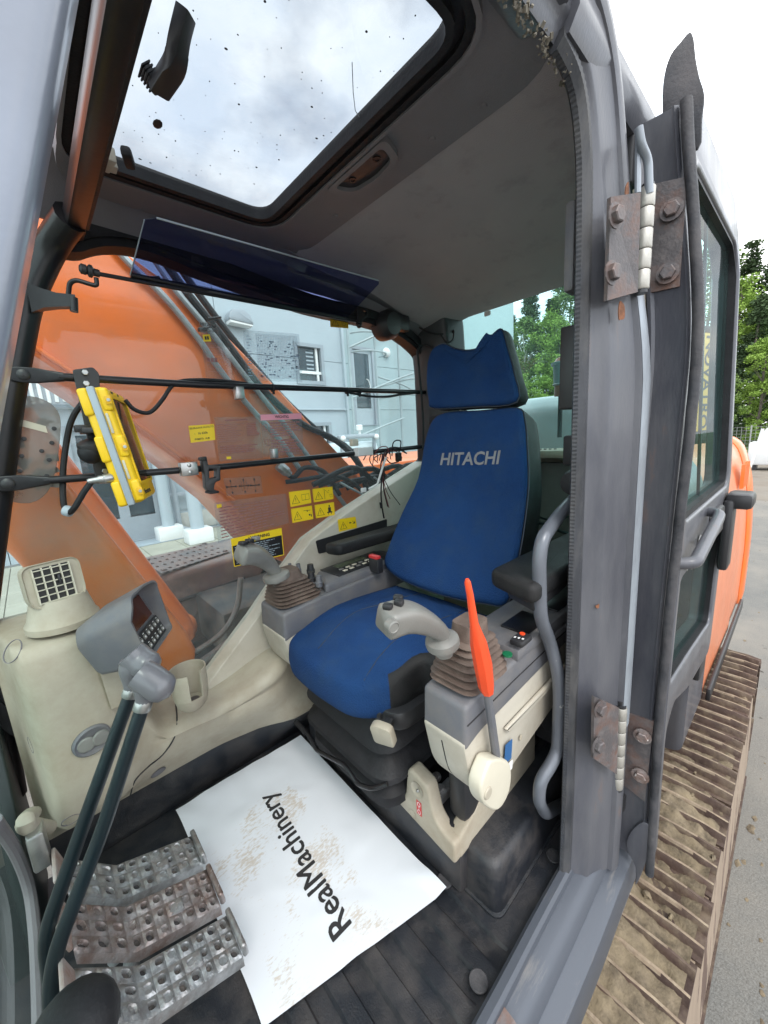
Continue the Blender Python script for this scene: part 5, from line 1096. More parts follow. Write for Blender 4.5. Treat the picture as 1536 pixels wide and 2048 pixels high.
for k in range(7):
    e = Vector((1.171,1.290,1.059)); a = Vector((rnd.uniform(-0.08, 0.05), 0, rnd.uniform(-0.11, -0.02))); s_ = Vector((1.200,1.295,1.135))
    b = MB(); b.tube(catmull([s_ + Vector((rnd.uniform(-.02, .02), 0, 0)), e + Vector((rnd.uniform(-.012, .012), -0.004, rnd.uniform(-.01, .03))), e + Vector((0.02, 0, -0.05)) + a * 0.4, e + Vector((0.06, 0, -0.07)) + a], 6), 0.0018, 6); build('wire', b, M['wire_red'] if k % 2 else M['rubber'], wt_)
b = MB(); b.tube([(1.195,1.285,1.113), (1.166,1.280,1.071), (1.134,1.285,1.000), (1.086,1.290,0.983)], 0.005, 6); b.box((1.055,1.290,0.983), (0.03, 0.006, 0.02), None, 0.003); build('white_tie', b, M['sticker_white'], wt_)
b = MB(); b.box((1.280,1.290,1.109), (0.028, 0.02, 0.04), rotmat() if False else None, 0.004); build('connector', b, M['rubber'], wt_)
b = MB(); b.tube(catmull([(1.164,1.285,1.037), (1.152,1.285,0.959), (1.157,1.290,0.895), (1.174,1.300,0.835)], 5), 0.0035, 8); b.tube([(1.147,1.287,0.914), (1.152,1.288,0.887)], 0.006, 8); build('hanging_lead', b, M['rubber'], wt_)
b = MB(); b.box((1.087,1.310,1.148), (0.085, 0.03, 0.035), None, 0.002); wb = build('wire_box', b, M['sticker_white'], wt_)
b = MB(); b.box((1.041,1.315,1.189), (0.035, 0.022, 0.03), None, 0.004); build('small_sensor', b, M['beige_cream'], wt_)
# --- sun visor: tinted sheet on a rod with cranked brackets
vi = thing('sun_visor', 'tinted blue-violet sun visor sheet on a black rod above the far window', 'sun visor', (0.587,1.280,1.750))
V0, V1, V2, V3 = Vector((0.290,1.280,1.669)), Vector((1.022,1.280,1.674)), Vector((1.050,1.100,1.756)), Vector((0.303,1.100,1.745))
b = MB(); rim = [V0, V1, V2, V3]; nn = (V1 - V0).cross(V3 - V0).normalized() * 0.0015
def vp(u, v): return (V0 * (1 - u) + V1 * u) * (1 - v) + (V3 * (1 - u) + V2 * u) * v
b.loft([[tuple(vp(u, v) + nn) for u, v in ((0, 0), (0.5, 0), (1, 0), (1, 0.5), (1, 0.94), (0.985, 1), (0.5, 1), (0.03, 1), (0, 0.93), (0, 0.5))], [tuple(vp(u, v) - nn) for u, v in ((0, 0), (0.5, 0), (1, 0), (1, 0.5), (1, 0.94), (0.985, 1), (0.5, 1), (0.03, 1), (0, 0.93), (0, 0.5))]]); build('visor_sheet', b, M['visor'], vi)
b = MB(); b.tube([vp(0.0, 0.03) - nn * 0, vp(0.28, 0.0)], 0.006, 10); b.tube([(0.211,1.280,1.659), (1.096,1.280,1.668)], 0.0052, 10); b.box((0, 0, 0), ((V1 - V0).length, 0.010, 0.014), frame((V0 + V1) / 2, (0, 0, 1), V1 - V0), 0.003); build('visor_rod', b, M['black_metal'], vi)
b = MB(); b.tube([tuple(vp(0.03, 1)), tuple(vp(0.985, 1))], 0.0022, 6); b.tube([tuple(vp(0, 0.02)), tuple(vp(0, 0.93))], 0.0016, 6); build('visor_edge', b, M['blue_grey'], vi)
b = MB(); b.lathe([(0.006, -0.02), (0.012, -0.016), (0.012, -0.006), (0.009, -0.004), (0.015, 0.0), (0.015, 0.006), (0.009, 0.01), (0.009, 0.022)], 14, frame((0.199,1.280,1.662), (1, 0, -0.1))); build('visor_knuckle', b, M['dark_plastic'], vi, 35)
b = MB(); b.tube(fillet([(0.212,1.280,1.648), (0.211,1.280,1.628), (0.170,1.290,1.638), (0.157,1.300,1.632), (0.149,1.310,1.599)], 0.012), 0.0055, 10); build('visor_crank', b, M['black_metal'], vi)
b = MB(); b.loft([[tuple(Vector(c) + Vector((0, dy, dz))) for dy, dz in ((-s_, -h), (s_, -h), (s_, h), (-s_, h))] for c, s_, h in (((0.072,1.335,1.587), 0.022, 0.034), ((0.098,1.330,1.590), 0.018, 0.022), ((0.126,1.320,1.589), 0.014, 0.016), ((0.163,1.310,1.591), 0.012, 0.014))]); b.tube([(0.160,1.305,1.599), (0.155,1.305,1.565)], 0.009, 12); build('visor_bracket', b, M['black_metal'], vi, 40)
b = MB(); plate(b, rpoly([(1.075,1.721), (1.136,1.725), (1.133,1.694), (1.102,1.678), (1.094,1.649), (1.071,1.651)], 0.004), [[(1.111,1.714), (1.127,1.713), (1.123,1.700), (1.109,1.700)]], 1.275, 1.285, 'y', 0.001); b.sphere((1.080,1.275,1.653), 0.011, 12, 8); build('visor_catch', b, M['black_metal'], vi)

# --- notices on the pane; each is a thin sheet, its print a part
PZ = 1.3805
XF = (1, 0, 0)
def notice(label, corners, m, y=None, cat='notice', r=0.002, name='notice', group=None):
    """corners: four (x, z) points on the pane, starting at the lower left; the print frame has its origin there, local units are fractions of the sheet"""
    yy = PZ if y is None else y
    A, B, C_, D = [Vector((p[0], yy, p[1])) for p in corners]
    b = MB(); b.prism(rpoly(corners, r, 3), yy - 0.0005, yy, 'y'); o = build(name, b, m); tag(o, label, cat, group)
    def at_(u, v): return (A * (1 - u) + B * u) * (1 - v) + (D * (1 - u) + C_ * u) * v
    return o, at_, (B - A).length, (D - A).length, (B - A).normalized()
def quad(b, at_, u0, v0, u1, v1, lift=0.0008):
    off = Vector((0, -lift, 0)); b.add([tuple(at_(u, v) + off) for u, v in ((u0, v0), (u1, v0), (u1, v1), (u0, v1))], [(0, 1, 2, 3)]); return b
def words(s, at_, u, v, size, xd, lift=0.0009, bold=0.0002, align='CENTER'):
    f = frame(at_(u, v) + Vector((0, -lift, 0)), (0, -1, 0), xd); return text_mb(s, size, f, 0.0, bold, align)
def textlines(b, at_, u0, u1, v0, v1, n, rnd, gap=0.45):
    for i in range(n):
        v = v1 - (v1 - v0) * (i + 0.5) / n; u = u0; h = (v1 - v0) / n * (1 - gap) / 2
        end = u1 - (u1 - u0) * rnd.uniform(0, 0.35)
        while u < end:
            l = rnd.uniform(0.02, 0.09) * (u1 - u0) * 1.6; quad(b, at_, u, v - h, min(u + l, end), v + h); u += l + 0.02 * (u1 - u0)
    return b
def tri(b, at_, u, v, w_, h_, t, lift=0.0008):
    o = [(u - w_, v - h_), (u + w_, v - h_), (u, v + h_)]; i = [(u - w_ * (1 - t * 1.9), v - h_ * (1 - t)), (u + w_ * (1 - t * 1.9), v - h_ * (1 - t)), (u, v + h_ * (1 - t * 2.1))]
    off = Vector((0, -lift, 0)); b.add([tuple(at_(*p) + off) for p in o + i], [(0, 1, 4, 3), (1, 2, 5, 4), (2, 0, 3, 5)]); return b
rnd = random.Random(21)
# yellow service note
o, a_, w_, h_, xd = notice('yellow service note with handwriting, stuck beside the clear text sheets', [(0.408,1.223), (0.488,1.229), (0.491,1.282), (0.409,1.278)], M['sticker_yellow'])
b = words('SEURAAVA HUOLTO', a_, 0.5, 0.84, 0.0085, xd, bold=0.0001); build('lettering', b, M['ink'], o)
b = words(':   16 620h', a_, 0.45, 0.50, 0.010, xd); build('handwriting', b, M['ink'], o)
b = words('PVM/ITI:  A.M', a_, 0.47, 0.16, 0.0085, xd); build('handwriting', b, M['ink'], o)
# clear sheet with red small print
M['print_red'] = mat('print_red', (0.24, 0.10, 0.10), 0.6); M['print_blue'] = mat('print_blue', (0.06, 0.10, 0.20), 0.6)
o, a_, w_, h_, xd = notice('clear sheet of red small print beside the sheet with the pink heading', [(0.492,1.156), (0.653,1.154), (0.658,1.306), (0.494,1.304)], M['film_clear'])
b = MB(); textlines(b, a_, 0.22, 0.75, 0.9, 0.96, 1, rnd); textlines(b, a_, 0.04, 0.62, 0.42, 0.86, 9, rnd, 0.66); textlines(b, a_, 0.68, 0.97, 0.55, 0.86, 7, rnd); textlines(b, a_, 0.05, 0.95, 0.16, 0.36, 4, rnd); tag(build('print', b, M['print_red'], o), kind='stuff')
b = MB(); quad(b, a_, 0.16, 0.03, 0.26, 0.09); build('yellow_mark', b, M['sticker_yellow'], o)
# sheet with pink heading
o, a_, w_, h_, xd = notice('clear notice with a pink heading over dense print', [(0.655,1.158), (0.830,1.156), (0.837,1.318), (0.663,1.313)], M['film_clear'])
b = MB(); quad(b, a_, 0, 0.86, 1, 0.995, 0.0006); build('heading_band', b, M['sticker_pink'], o)
b = words('WICHTIG', a_, 0.5, 0.925, 0.0135, xd, 0.0012, 0.0004); build('lettering', b, M['ink'], o)
b = MB(); textlines(b, a_, 0.2, 0.97, 0.45, 0.82, 6, rnd); textlines(b, a_, 0.2, 0.97, 0.06, 0.40, 5, rnd)
for v in (0.62, 0.26):
    for e in ((0.06, v, 0.07, v + 0.14), (0.14, v, 0.15, v + 0.14), (0.06, v, 0.15, v + 0.012), (0.06, v + 0.13, 0.15, v + 0.142)): quad(b, a_, *e)
tag(build('print', b, M['print_red'], o), kind='stuff')
# control pattern plate
o, a_, w_, h_, xd = notice('small clear control pattern plate above the long small-print sheet', [(0.501,1.032), (0.636,1.023), (0.636,1.088), (0.497,1.095)], M['film_clear'])
b = MB()
for u in (0.16, 0.5, 0.80):
    quad(b, a_, u - 0.004, 0.3, u + 0.006, 0.72); quad(b, a_, u - 0.11, 0.47, u + 0.11, 0.52)
    for du, dv in ((0, 0.82), (0, 0.16), (-0.12, 0.5), (0.12, 0.5)): quad(b, a_, u + du - 0.018, dv - 0.06, u + du + 0.018, dv + 0.06)
for u in (0.43, 0.57): quad(b, a_, u, 0.2, u + 0.008, 0.8)
tag(build('print', b, M['ink'], o), kind='stuff')
o, a_, w_, h_, xd = notice('long clear sheet of faint red print below the control pattern plate', [(0.447,0.871), (0.730,0.888), (0.731,1.008), (0.453,1.014)], M['film_clear'])
b = MB(); textlines(b, a_, 0.05, 0.97, 0.06, 0.9, 10, rnd, 0.68); tag(build('print', b, M['print_red'], o), kind='stuff')
b = MB(); quad(b, a_, 0.03, 0.86, 0.09, 0.95); build('yellow_mark', b, M['sticker_yellow'], o)
# load chart: narrow sheet with model heading, wide sheet with the grid
o, a_, w_, h_, xd = notice('tall clear load chart sheet with a heading and yellow book mark', [(0.486,1.434), (0.587,1.428), (0.542,1.621), (0.489,1.605)], M['film_clear'])
b = words('HITACHI', a_, 0.5, 0.93, 0.0125, xd, 0.001, 0.0003); build('lettering', b, M['ink'], o)
b = words('ZX210-3', a_, 0.52, 0.84, 0.012, xd, 0.001, 0.0003); build('lettering', b, M['ink'], o)
b = MB(); quad(b, a_, 0.1, 0.66, 0.46, 0.78); build('yellow_mark', b, M['sticker_yellow'], o)
b = MB(); quad(b, a_, 0.18, 0.69, 0.27, 0.75, 0.001); quad(b, a_, 0.29, 0.69, 0.38, 0.75, 0.001); build('book_mark', b, M['ink'], o)
b = MB()
for k in range(9): quad(b, a_, 0.1 + k * 0.1, 0.12, 0.106 + k * 0.1, 0.62); quad(b, a_, 0.1, 0.12 + k * 0.0625, 0.9, 0.124 + k * 0.0625)
for k in range(3): quad(b, a_, 0.14 + 0.14 * k, 0.30, 0.24 + 0.14 * k, 0.37)
tag(build('print', b, M['print_red'], o), kind='stuff')
o, a_, w_, h_, xd = notice('wide clear load chart sheet printed with a blue grid of figures', [(0.623,1.430), (0.856,1.438), (0.861,1.617), (0.635,1.602)], M['film_clear'])
b = MB()
for k in range(26): quad(b, a_, 0.22 + k * 0.029, 0.06, 0.2235 + k * 0.029, 0.94)
for k in range(30): quad(b, a_, 0.2, 0.06 + k * 0.0303, 0.96, 0.0635 + k * 0.0303)
tag(build('grid_print', b, M['print_blue'], o), kind='stuff')
b = MB()
for i in range(60):
    u = 0.22 + 0.029 * rnd.randint(0, 24); v = 0.09 + 0.0303 * rnd.randint(0, 23); quad(b, a_, u + 0.003, v + 0.004, u + 0.026 * rnd.choice((1, 1, 2)), v + 0.026)
for i in range(14): quad(b, a_, 0.05, 0.1 + i * 0.06, 0.05 + rnd.uniform(0.02, 0.1), 0.115 + i * 0.06)
tag(build('figure_print', b, mat('print_pale', (0.26, 0.32, 0.42), 0.6), o), kind='stuff')
# warning stickers: pictogram pairs
def warn(label, cs, kind, m='sticker_yellow', yy=None):
    o, a_, w_, h_, xd = notice(label, cs, M[m], yy, 'sticker', 0.003, 'warning_sticker', 'yellow warning stickers around the far window')
    b = MB(); 
    for e in ((0.50, 0.06, 0.508, 0.94), (0.03, 0.05, 0.97, 0.062), (0.03, 0.938, 0.97, 0.95), (0.03, 0.05, 0.038, 0.95), (0.962, 0.05, 0.97, 0.95)): quad(b, a_, *e)
    build('border_print', b, M['sticker_orange'], o)
    b = MB(); tri(b, a_, 0.27, 0.46, 0.19, 0.30, 0.09); quad(b, a_, 0.258, 0.36, 0.282, 0.56, 0.001); quad(b, a_, 0.258, 0.27, 0.282, 0.31, 0.001); build('triangle_print', b, M['ink'], o)
    b = MB()
    if kind == 'book':
        for e in ((0.56, 0.30, 0.572, 0.72), (0.56, 0.30, 0.74, 0.325), (0.56, 0.70, 0.735, 0.725), (0.735, 0.26, 0.747, 0.70), (0.91, 0.30, 0.922, 0.72), (0.745, 0.30, 0.92, 0.325), (0.75, 0.70, 0.92, 0.725)): quad(b, a_, *e)
    elif kind == 'debris':
        quad(b, a_, 0.55, 0.12, 0.572, 0.88); quad(b, a_, 0.82, 0.18, 0.94, 0.2); quad(b, a_, 0.82, 0.40, 0.94, 0.42); quad(b, a_, 0.82, 0.18, 0.83, 0.42); quad(b, a_, 0.93, 0.18, 0.94, 0.42)
        for e in ((0.62, 0.72), (0.68, 0.62), (0.73, 0.55), (0.77, 0.7)): quad(b, a_, e[0], e[1], e[0] + 0.03, e[1] + 0.06)
    elif kind == 'person':
        quad(b, a_, 0.70, 0.68, 0.77, 0.84); quad(b, a_, 0.66, 0.32, 0.81, 0.66); quad(b, a_, 0.60, 0.24, 0.87, 0.34); quad(b, a_, 0.64, 0.12, 0.67, 0.24); quad(b, a_, 0.80, 0.12, 0.83, 0.24)
    elif kind == 'hand':
        for e in ((0.60, 0.5, 0.70, 0.6), (0.70, 0.55, 0.74, 0.58), (0.78, 0.42, 0.92, 0.46), (0.78, 0.62, 0.84, 0.66), (0.84, 0.46, 0.92, 0.58)): quad(b, a_, *e)
    elif kind == 'arm':
        for e in ((0.56, 0.70, 0.72, 0.73), (0.72, 0.6, 0.76, 0.74), (0.76, 0.68, 0.9, 0.71), (0.80, 0.3, 0.88, 0.42), (0.9, 0.2, 0.94, 0.38)): quad(b, a_, *e)
    else:
        for k in range(12):
            a = 2 * math.pi * k / 12; quad(b, a_, 0.74 + 0.11 * math.cos(a) - 0.016, 0.5 + 0.28 * math.sin(a) - 0.03, 0.74 + 0.11 * math.cos(a) + 0.016, 0.5 + 0.28 * math.sin(a) + 0.03)
        quad(b, a_, 0.70, 0.42, 0.72, 0.66)
    build('pictogram_print', b, M['ink'], o)
    return o
warn('yellow warning sticker with an open book, upper left of the block of four', [(0.745,0.951), (0.843,0.952), (0.842,1.009), (0.745,1.012)], 'book')
warn('yellow warning sticker with flying debris, upper right of the block of four', [(0.855,0.952), (0.956,0.952), (0.956,1.007), (0.854,1.009)], 'debris')
warn('yellow warning sticker with a digger arm, lower left of the block of four', [(0.746,0.885), (0.845,0.883), (0.844,0.941), (0.746,0.943)], 'arm')
warn('yellow warning sticker with a seated figure, lower right of the block of four', [(0.858,0.883), (0.956,0.880), (0.957,0.938), (0.857,0.941)], 'person')
warn('yellow warning sticker on the beige panel above the far armrest', [(0.929,0.817), (1.028,0.816), (1.024,0.867), (0.927,0.872)], 'hand', 'sticker_yellow', 1.3215)
warn('orange warning sticker on the pane right behind the visor rod', [(1.014,1.663), (1.109,1.670), (1.110,1.712), (1.017,1.710)], 'ring', 'sticker_orange')
o, a_, w_, h_, xd = notice('large black warning notice with a yellow heading behind the far joystick', [(0.478,0.781), (0.675,0.775), (0.677,0.884), (0.480,0.884)], M['sticker_yellow'], 1.343)
b = MB(); quad(b, a_, 0.015, 0.03, 0.985, 0.74, 0.0006); build('black_field', b, M['sticker_black'], o)
b = words('WARNING', a_, 0.55, 0.87, 0.0155, xd, 0.0012, 0.0006); build('lettering', b, M['ink'], o)
b = MB(); tri(b, a_, 0.33, 0.87, 0.03, 0.07, 0.4, 0.0012); build('triangle_print', b, M['ink'], o)
b = MB(); textlines(b, lambda u, v: a_(u, v) + Vector((0, -0.0004, 0)), 0.05, 0.93, 0.08, 0.70, 9, rnd, 0.6); tag(build('print', b, M['blue_grey'], o), kind='stuff')
# screwed clear cover on the pane at the front
tc_ = [(-0.066,1.117), (-0.058,1.103), (-0.013,1.088), (0.026,1.111), (0.054,1.169), (0.085,1.288), (0.080,1.334), (0.049,1.359), (0.006,1.358), (-0.021,1.333)]
tc_ = [(v.x, v.z) for v in catmull([(x, 0, z) for x, z in tc_], 3, True)]
b = MB(); b.prism(tc_, 1.372, 1.379, 'y', 0.002)
m_ = glass('cover_film', (0.70, 0.72, 0.72), 0.8, 0.42, (0.50, 0.48, 0.45))
cv = build('clear_cover', b, m_, None); tag(cv, 'milky clear plastic cover screwed to the front of the far window', 'cover')
M['brown_film'] = mat('brown_film', (0.30, 0.24, 0.15), 0.5, 0, 0.3, 20)
b = MB(); q = [(-0.026,1.292), (0.006,1.304), (0.053,1.285), (0.054,1.267), (0.039,1.273), (0.003,1.287), (-0.029,1.275)]; b.prism(q, 1.3705, 1.3715, 'y'); build('cover_latch', b, M['beige_cream'], cv)
rnd = random.Random(9)
for p in ((0.007,1.370,1.320), (-0.015,1.370,1.304), (0.069,1.370,1.278), (0.058,1.370,1.241), (0.005,1.370,1.254), (-0.015,1.370,1.237), (0.034,1.370,1.221), (-0.007,1.370,1.211), (0.045,1.370,1.197), (-0.038,1.370,1.222), (-0.017,1.370,1.173), (0.033,1.370,1.155), (-0.047,1.370,1.154)):
    b = MB(); b.lathe([(0.0055, 0), (0.0055, 0.0015), (0.003, 0.002), (0.003, 0.001), (0, 0.001)], 12, frame(p, (0, -1, 0))); build('cover_screw', b, M['dark_plastic'], cv)
for k in range(13):
    cx, cz = rnd.uniform(-0.06, 0.06), rnd.uniform(1.13, 1.30); pts = []
    for j in range(9):
        a = 2 * math.pi * j / 9; rr = rnd.uniform(0.007, 0.022); pts.append((cx + rr * math.cos(a) * 1.2, cz + rr * math.sin(a)))
    b = MB(); b.prism([(v.x, v.z) for v in catmull([(x, 0, z) for x, z in pts], 3, True)], 1.3795 + 0.0002 * k, 1.3797 + 0.0002 * k, 'y'); build('cover_stain', b, mat('stain', (0.16, 0.155, 0.145), 0.7) if k == 0 else bpy.data.materials['stain'], cv)

# ================================================================== hinges and the cab door folded back along the cab
def hinge(label, lp, rp, pin0, pin1, nk, bolts_l, bolts_r, rm):
    t = thing('door_hinge', label, 'hinge', pin1, 'hinges between door pillar and cab door')
    def slab(b, q, n, th):
        q = [Vector(p) for p in q]; n = Vector(n).normalized() * th; b.loft([[tuple(p) for p in q], [tuple(p + n) for p in q]])
    b = MB(); slab(b, lp, (-0.25, -0.97, 0), 0.007); pa = build('hinge_leaf', b, M['cab_paint_rusty'], t, 30)
    b = MB(); slab(b, rp, (-1, -0.12, 0), 0.007); pb = build('hinge_leaf', b, M['cab_paint_rusty'], t, 30)
    a, c = Vector(pin0), Vector(pin1); d = (c - a)
    for k in range(nk):
        b = MB(); L_ = d.length / nk; b.lathe([(0.0125, 0.0008), (0.0138, 0.003), (0.0138, L_ - 0.003), (0.0125, L_ - 0.0008)], 20, frame(a + d * (k / nk), d)); build('knuckle', b, M['pin_steel'], t, 35)
    b = MB(); b.tube([a - d.normalized() * 0.004, c + d.normalized() * 0.006], 0.0115, 16); build('hinge_pin', b, M['dark_plastic'], t)
    for p in bolts_l: bolt('hinge_bolt', p, (-0.25, -0.97, 0), 0.0145, M['cab_paint_rusty'], pa, 0.011)
    for p in bolts_r: bolt('hinge_bolt', p, (-1, -0.12, 0), 0.0145, rm, pb, 0.011)
    return t
hinge('upper rust-brown door hinge with a pale pin and four bolts', [(0.845,0.286,1.597), (0.904,0.256,1.610), (0.937,0.260,1.451), (0.856,0.288,1.429)], [(1.082,0.276,1.694), (1.082,0.217,1.681), (1.082,0.215,1.477), (1.082,0.271,1.480)], (0.964,0.255,1.642), (0.962,0.255,1.459), 5,
      [(0.838,0.270,1.561), (0.840,0.272,1.470)], [(1.070,0.237,1.628), (1.070,0.236,1.508)], M['cab_paint_rusty'])
hinge('lower rusted door hinge with a pale pin beside the lower door pillar', [(0.863,0.279,0.589), (0.960,0.254,0.518), (0.978,0.254,0.313), (0.876,0.279,0.416)], [(1.082,0.264,0.428), (1.082,0.198,0.437), (1.082,0.203,0.184), (1.082,0.265,0.204)], (1.006,0.255,0.491), (1.017,0.255,0.238), 7,
      [(0.873,0.264,0.556), (0.869,0.264,0.461)], [(1.070,0.218,0.385), (1.070,0.216,0.264)], M['pedal_rusty'])
# rust blisters and a lock plate on the pillar
b = MB(); rnd = random.Random(4)
def blister(px, py, yy, w_, h_, name='rust_patch'):
    c = Vector((0, 0, 0)); pts = []
    f = frame((px, yy, py), (-0.30, -0.95, 0), (0.95, -0.30, 0))
    for k in range(11):
        a = 2 * math.pi * k / 11; r_ = rnd.uniform(0.6, 1.1); pts.append((w_ * r_ * math.cos(a), h_ * r_ * math.sin(a)))
    pts = [(v.x, v.y) for v in catmull([(x, y, 0) for x, y in pts], 3, True)]
    b = MB(); b.prism(pts, 0.0, 0.0016, 'z', 0, f); return build(name, b, M['rust_raw'], pillar, 30)
M['rust_raw'] = mat('rust_raw', (0.19, 0.075, 0.035), 0.85, 0, 0.4, 60, 0.4, 120, dirt=((0.1, 0.05, 0.03), 0.4, 40, 0.2))
for c, w_, h_ in (((0.898,0.276,1.621), 0.006, 0.017), ((0.914,0.279,1.417), 0.011, 0.022), ((0.914,0.297,0.788), 0.008, 0.006), ((0.932,0.301,0.382), 0.009, 0.045), ((0.999,0.291,0.287), 0.012, 0.012), ((0.911,0.312,0.141), 0.004, 0.014)):
    blister(c[0] - 0.003, c[2], c[1] - 0.006, w_, h_)
# striker recess cover on the pillar
b = MB(); c0 = Vector((0.959,0.290,0.706)); b.box((0, 0, 0), (0.035, 0.085, 0.010), frame(c0, (-0.25, -0.97, 0), (1, 0, 0)), 0.004); build('pillar_cover', b, M['cab_paint'], pillar, 35)
b = MB(); b.tube([(1.006,0.258,0.507), (1.027,0.258,0.210)], 0.008, 10); b.box((1.073,0.262,0.146), (0.03, 0.03, 0.05), None, 0.006); build('hinge_post', b, M['dark_plastic'], pillar, 40)

door = thing('cab_door', 'grey cab door with two panes swung fully open against the side of the machine', 'door', (1.5, 0.21, 0.0))
def lean(x, y, z): return (x, y + 0.055 * sm((z - 1.30) / 0.62) + 0.006 * math.sin(z * 3.1), z)
DO = rpoly([(1.086, -0.02), (1.155, -0.02), (1.165, 0.36), (1.24, 0.405), (1.46, 0.335), (1.86, 0.28), (1.905, 0.33), (1.915, 0.95), (1.905, 1.80), (1.82, 1.885), (1.16, 1.87), (1.086, 1.80)], [0.005, 0.02, 0.03, 0.03, 0.05, 0.04, 0.05, 0.05, 0.07, 0.06, 0.05, 0.06])
UW = rpoly([(1.135, 0.955), (1.135, 1.74), (1.83, 1.76), (1.865, 1.70), (1.865, 0.955)], [0.04, 0.07, 0.07, 0.07, 0.04])
LW = rpoly([(1.155, 0.50), (1.155, 0.80), (1.84, 0.80), (1.86, 0.74), (1.84, 0.42), (1.45, 0.47)], 0.045)
b = MB(); plate(b, DO, [UW, LW], 0.178, 0.25, 'y', 0.008, 2, lean); dp = build('door_frame', b, M['cab_paint'], door, 40)
# pressed flange at the hinge edge, rubber seal beside it and the loose rubber flap at its top
def strip(sec, zs, name, m, par=door, sharp=45):
    b = MB(); b.loft([[lean(x, y, z) for x, y in sec] for z in zs]); return build(name, b, m, par, sharp)
zs = [-0.02 + 1.84 * i / 40 for i in range(41)]
strip([(1.080, 0.272), (1.074, 0.268), (1.074, 0.262), (1.080, 0.256), (1.080, 0.205), (1.075, 0.199), (1.082, 0.193), (1.095, 0.193), (1.095, 0.272)], zs, 'hinge_flange', M['cab_paint'])
b = MB(); rings = []
for i, z in enumerate([-0.04 + 1.86 * k / 90 for k in range(91)]):
    wv = 0.0022 * noise.noise(Vector((0, 3.3, z * 5))) + 0.001 * noise.noise(Vector((5, 1, z * 21)))
    f_ = [(1.078 + 0.012 * math.cos(a) , 0.180 + wv + 0.0105 * math.sin(a)) for a in [2 * math.pi * k / 12 for k in range(12)]]
    rings.append([lean(x, y, z) for x, y in f_])
b.loft(rings); build('door_seal', b, M['rubber_worn'], door, 60)
b = MB(); fl_ = [(1.112,0.265,1.766), (1.112,0.273,1.843), (1.112,0.273,1.896), (1.112,0.265,1.928), (1.112,0.252,1.945), (1.112,0.240,1.958), (1.112,0.233,1.947), (1.112,0.227,1.910), (1.112,0.218,1.872), (1.112,0.206,1.831), (1.112,0.206,1.788), (1.112,0.209,1.738)]
poly = [(y, z) for x, y, z in fl_]; poly = [(v.x, v.y) for v in catmull([(y, z, 0) for y, z in poly], 3, True)]
b.prism(poly, 1.108, 1.116, 'x', 0.002); b.v = [(x + 0.012 * sm((z - 1.78) / 0.1) * math.sin((y - 0.2) * 60), y, z) for x, y, z in b.v]; build('rubber_flap', b, M['rubber_worn'], door, 40)
b = MB(); tail = [(1.078,0.201,0.123), (1.078,0.229,0.065), (1.078,0.236,0.007), (1.078,0.211,-0.041), (1.070,0.208,-0.102), (1.072,0.195,-0.046), (1.078,0.182,0.038), (1.078,0.179,0.108)]
poly = [(v.x, v.y) for v in catmull([(y, z, 0) for x, y, z in tail], 3, True)]; b.prism(poly, 1.070, 1.080, 'x', 0.002); build('flange_tail', b, M['cab_paint'], door, 40)
# pale rubber beading down the hinge edge (the bright line beside the gap)
b = MB(); b.tube([Vector(lean(1.078, 0.276 + 0.002 * math.sin(z * 6), z)) for z in [0.42 + 1.28 * k / 30 for k in range(31)]], 0.0055, 8); build('edge_bead', b, M['beige_light'], door)
for nm, W_, m_ in (('upper_pane', UW, M['glass_door']), ('lower_pane', LW, M['glass_door'])):
    b = MB(); rim = []
    cx = sum(p[0] for p in W_) / len(W_); cz = sum(p[1] for p in W_) / len(W_)
    b.loft([[lean(p[0] + (0.01 if p[0] > cx else -0.01), 0.200, p[1] + (0.01 if p[1] > cz else -0.01)) for p in W_], [lean(p[0] + (0.01 if p[0] > cx else -0.01), 0.204, p[1] + (0.01 if p[1] > cz else -0.01)) for p in W_]]); build(nm, b, m_, door)
    b = MB(); inn = [(cx + (p[0] - cx) * 0.965, cz + (p[1] - cz) * 0.965) for p in W_]; b.ring_prism(W_, inn, 0.186, 0.216, 'y'); b.v = [lean(*p) for p in b.v]; build('pane_rubber', b, M['rubber'], door, 40)
b = MB(); b.box((1.495, 0.209, 1.36), (0.012, 0.008, 0.79), None, 0.002); b.v = [lean(*p) for p in b.v]; build('sliding_mullion', b, M['rubber'], door)
b = MB(); b.tube(fillet([(1.47, 0.185, 0.925), (1.46, 0.152, 0.925), (1.42, 0.150, 0.915), (1.13, 0.152, 0.862), (1.115, 0.185, 0.858)], 0.02), 0.0145, 14); hd = build('door_handle', b, M['cab_paint'], door)
for c0 in ((1.53, 0.178, 0.90), (1.20, 0.178, 0.835), (1.36, 0.178, 0.86)): bolt('handle_bolt', c0, (0, -1, 0), 0.012, M['steel'], hd, 0.012)
b = MB(); b.box((1.60, 0.172, 0.87), (0.16, 0.02, 0.09), None, 0.008); b.box((1.84, 0.165, 0.78), (0.10, 0.03, 0.26), None, 0.01); b.box((1.86, 0.14, 0.905), (0.12, 0.075, 0.055), None, 0.015); build('latch_cover', b, M['dark_plastic'], door, 40)

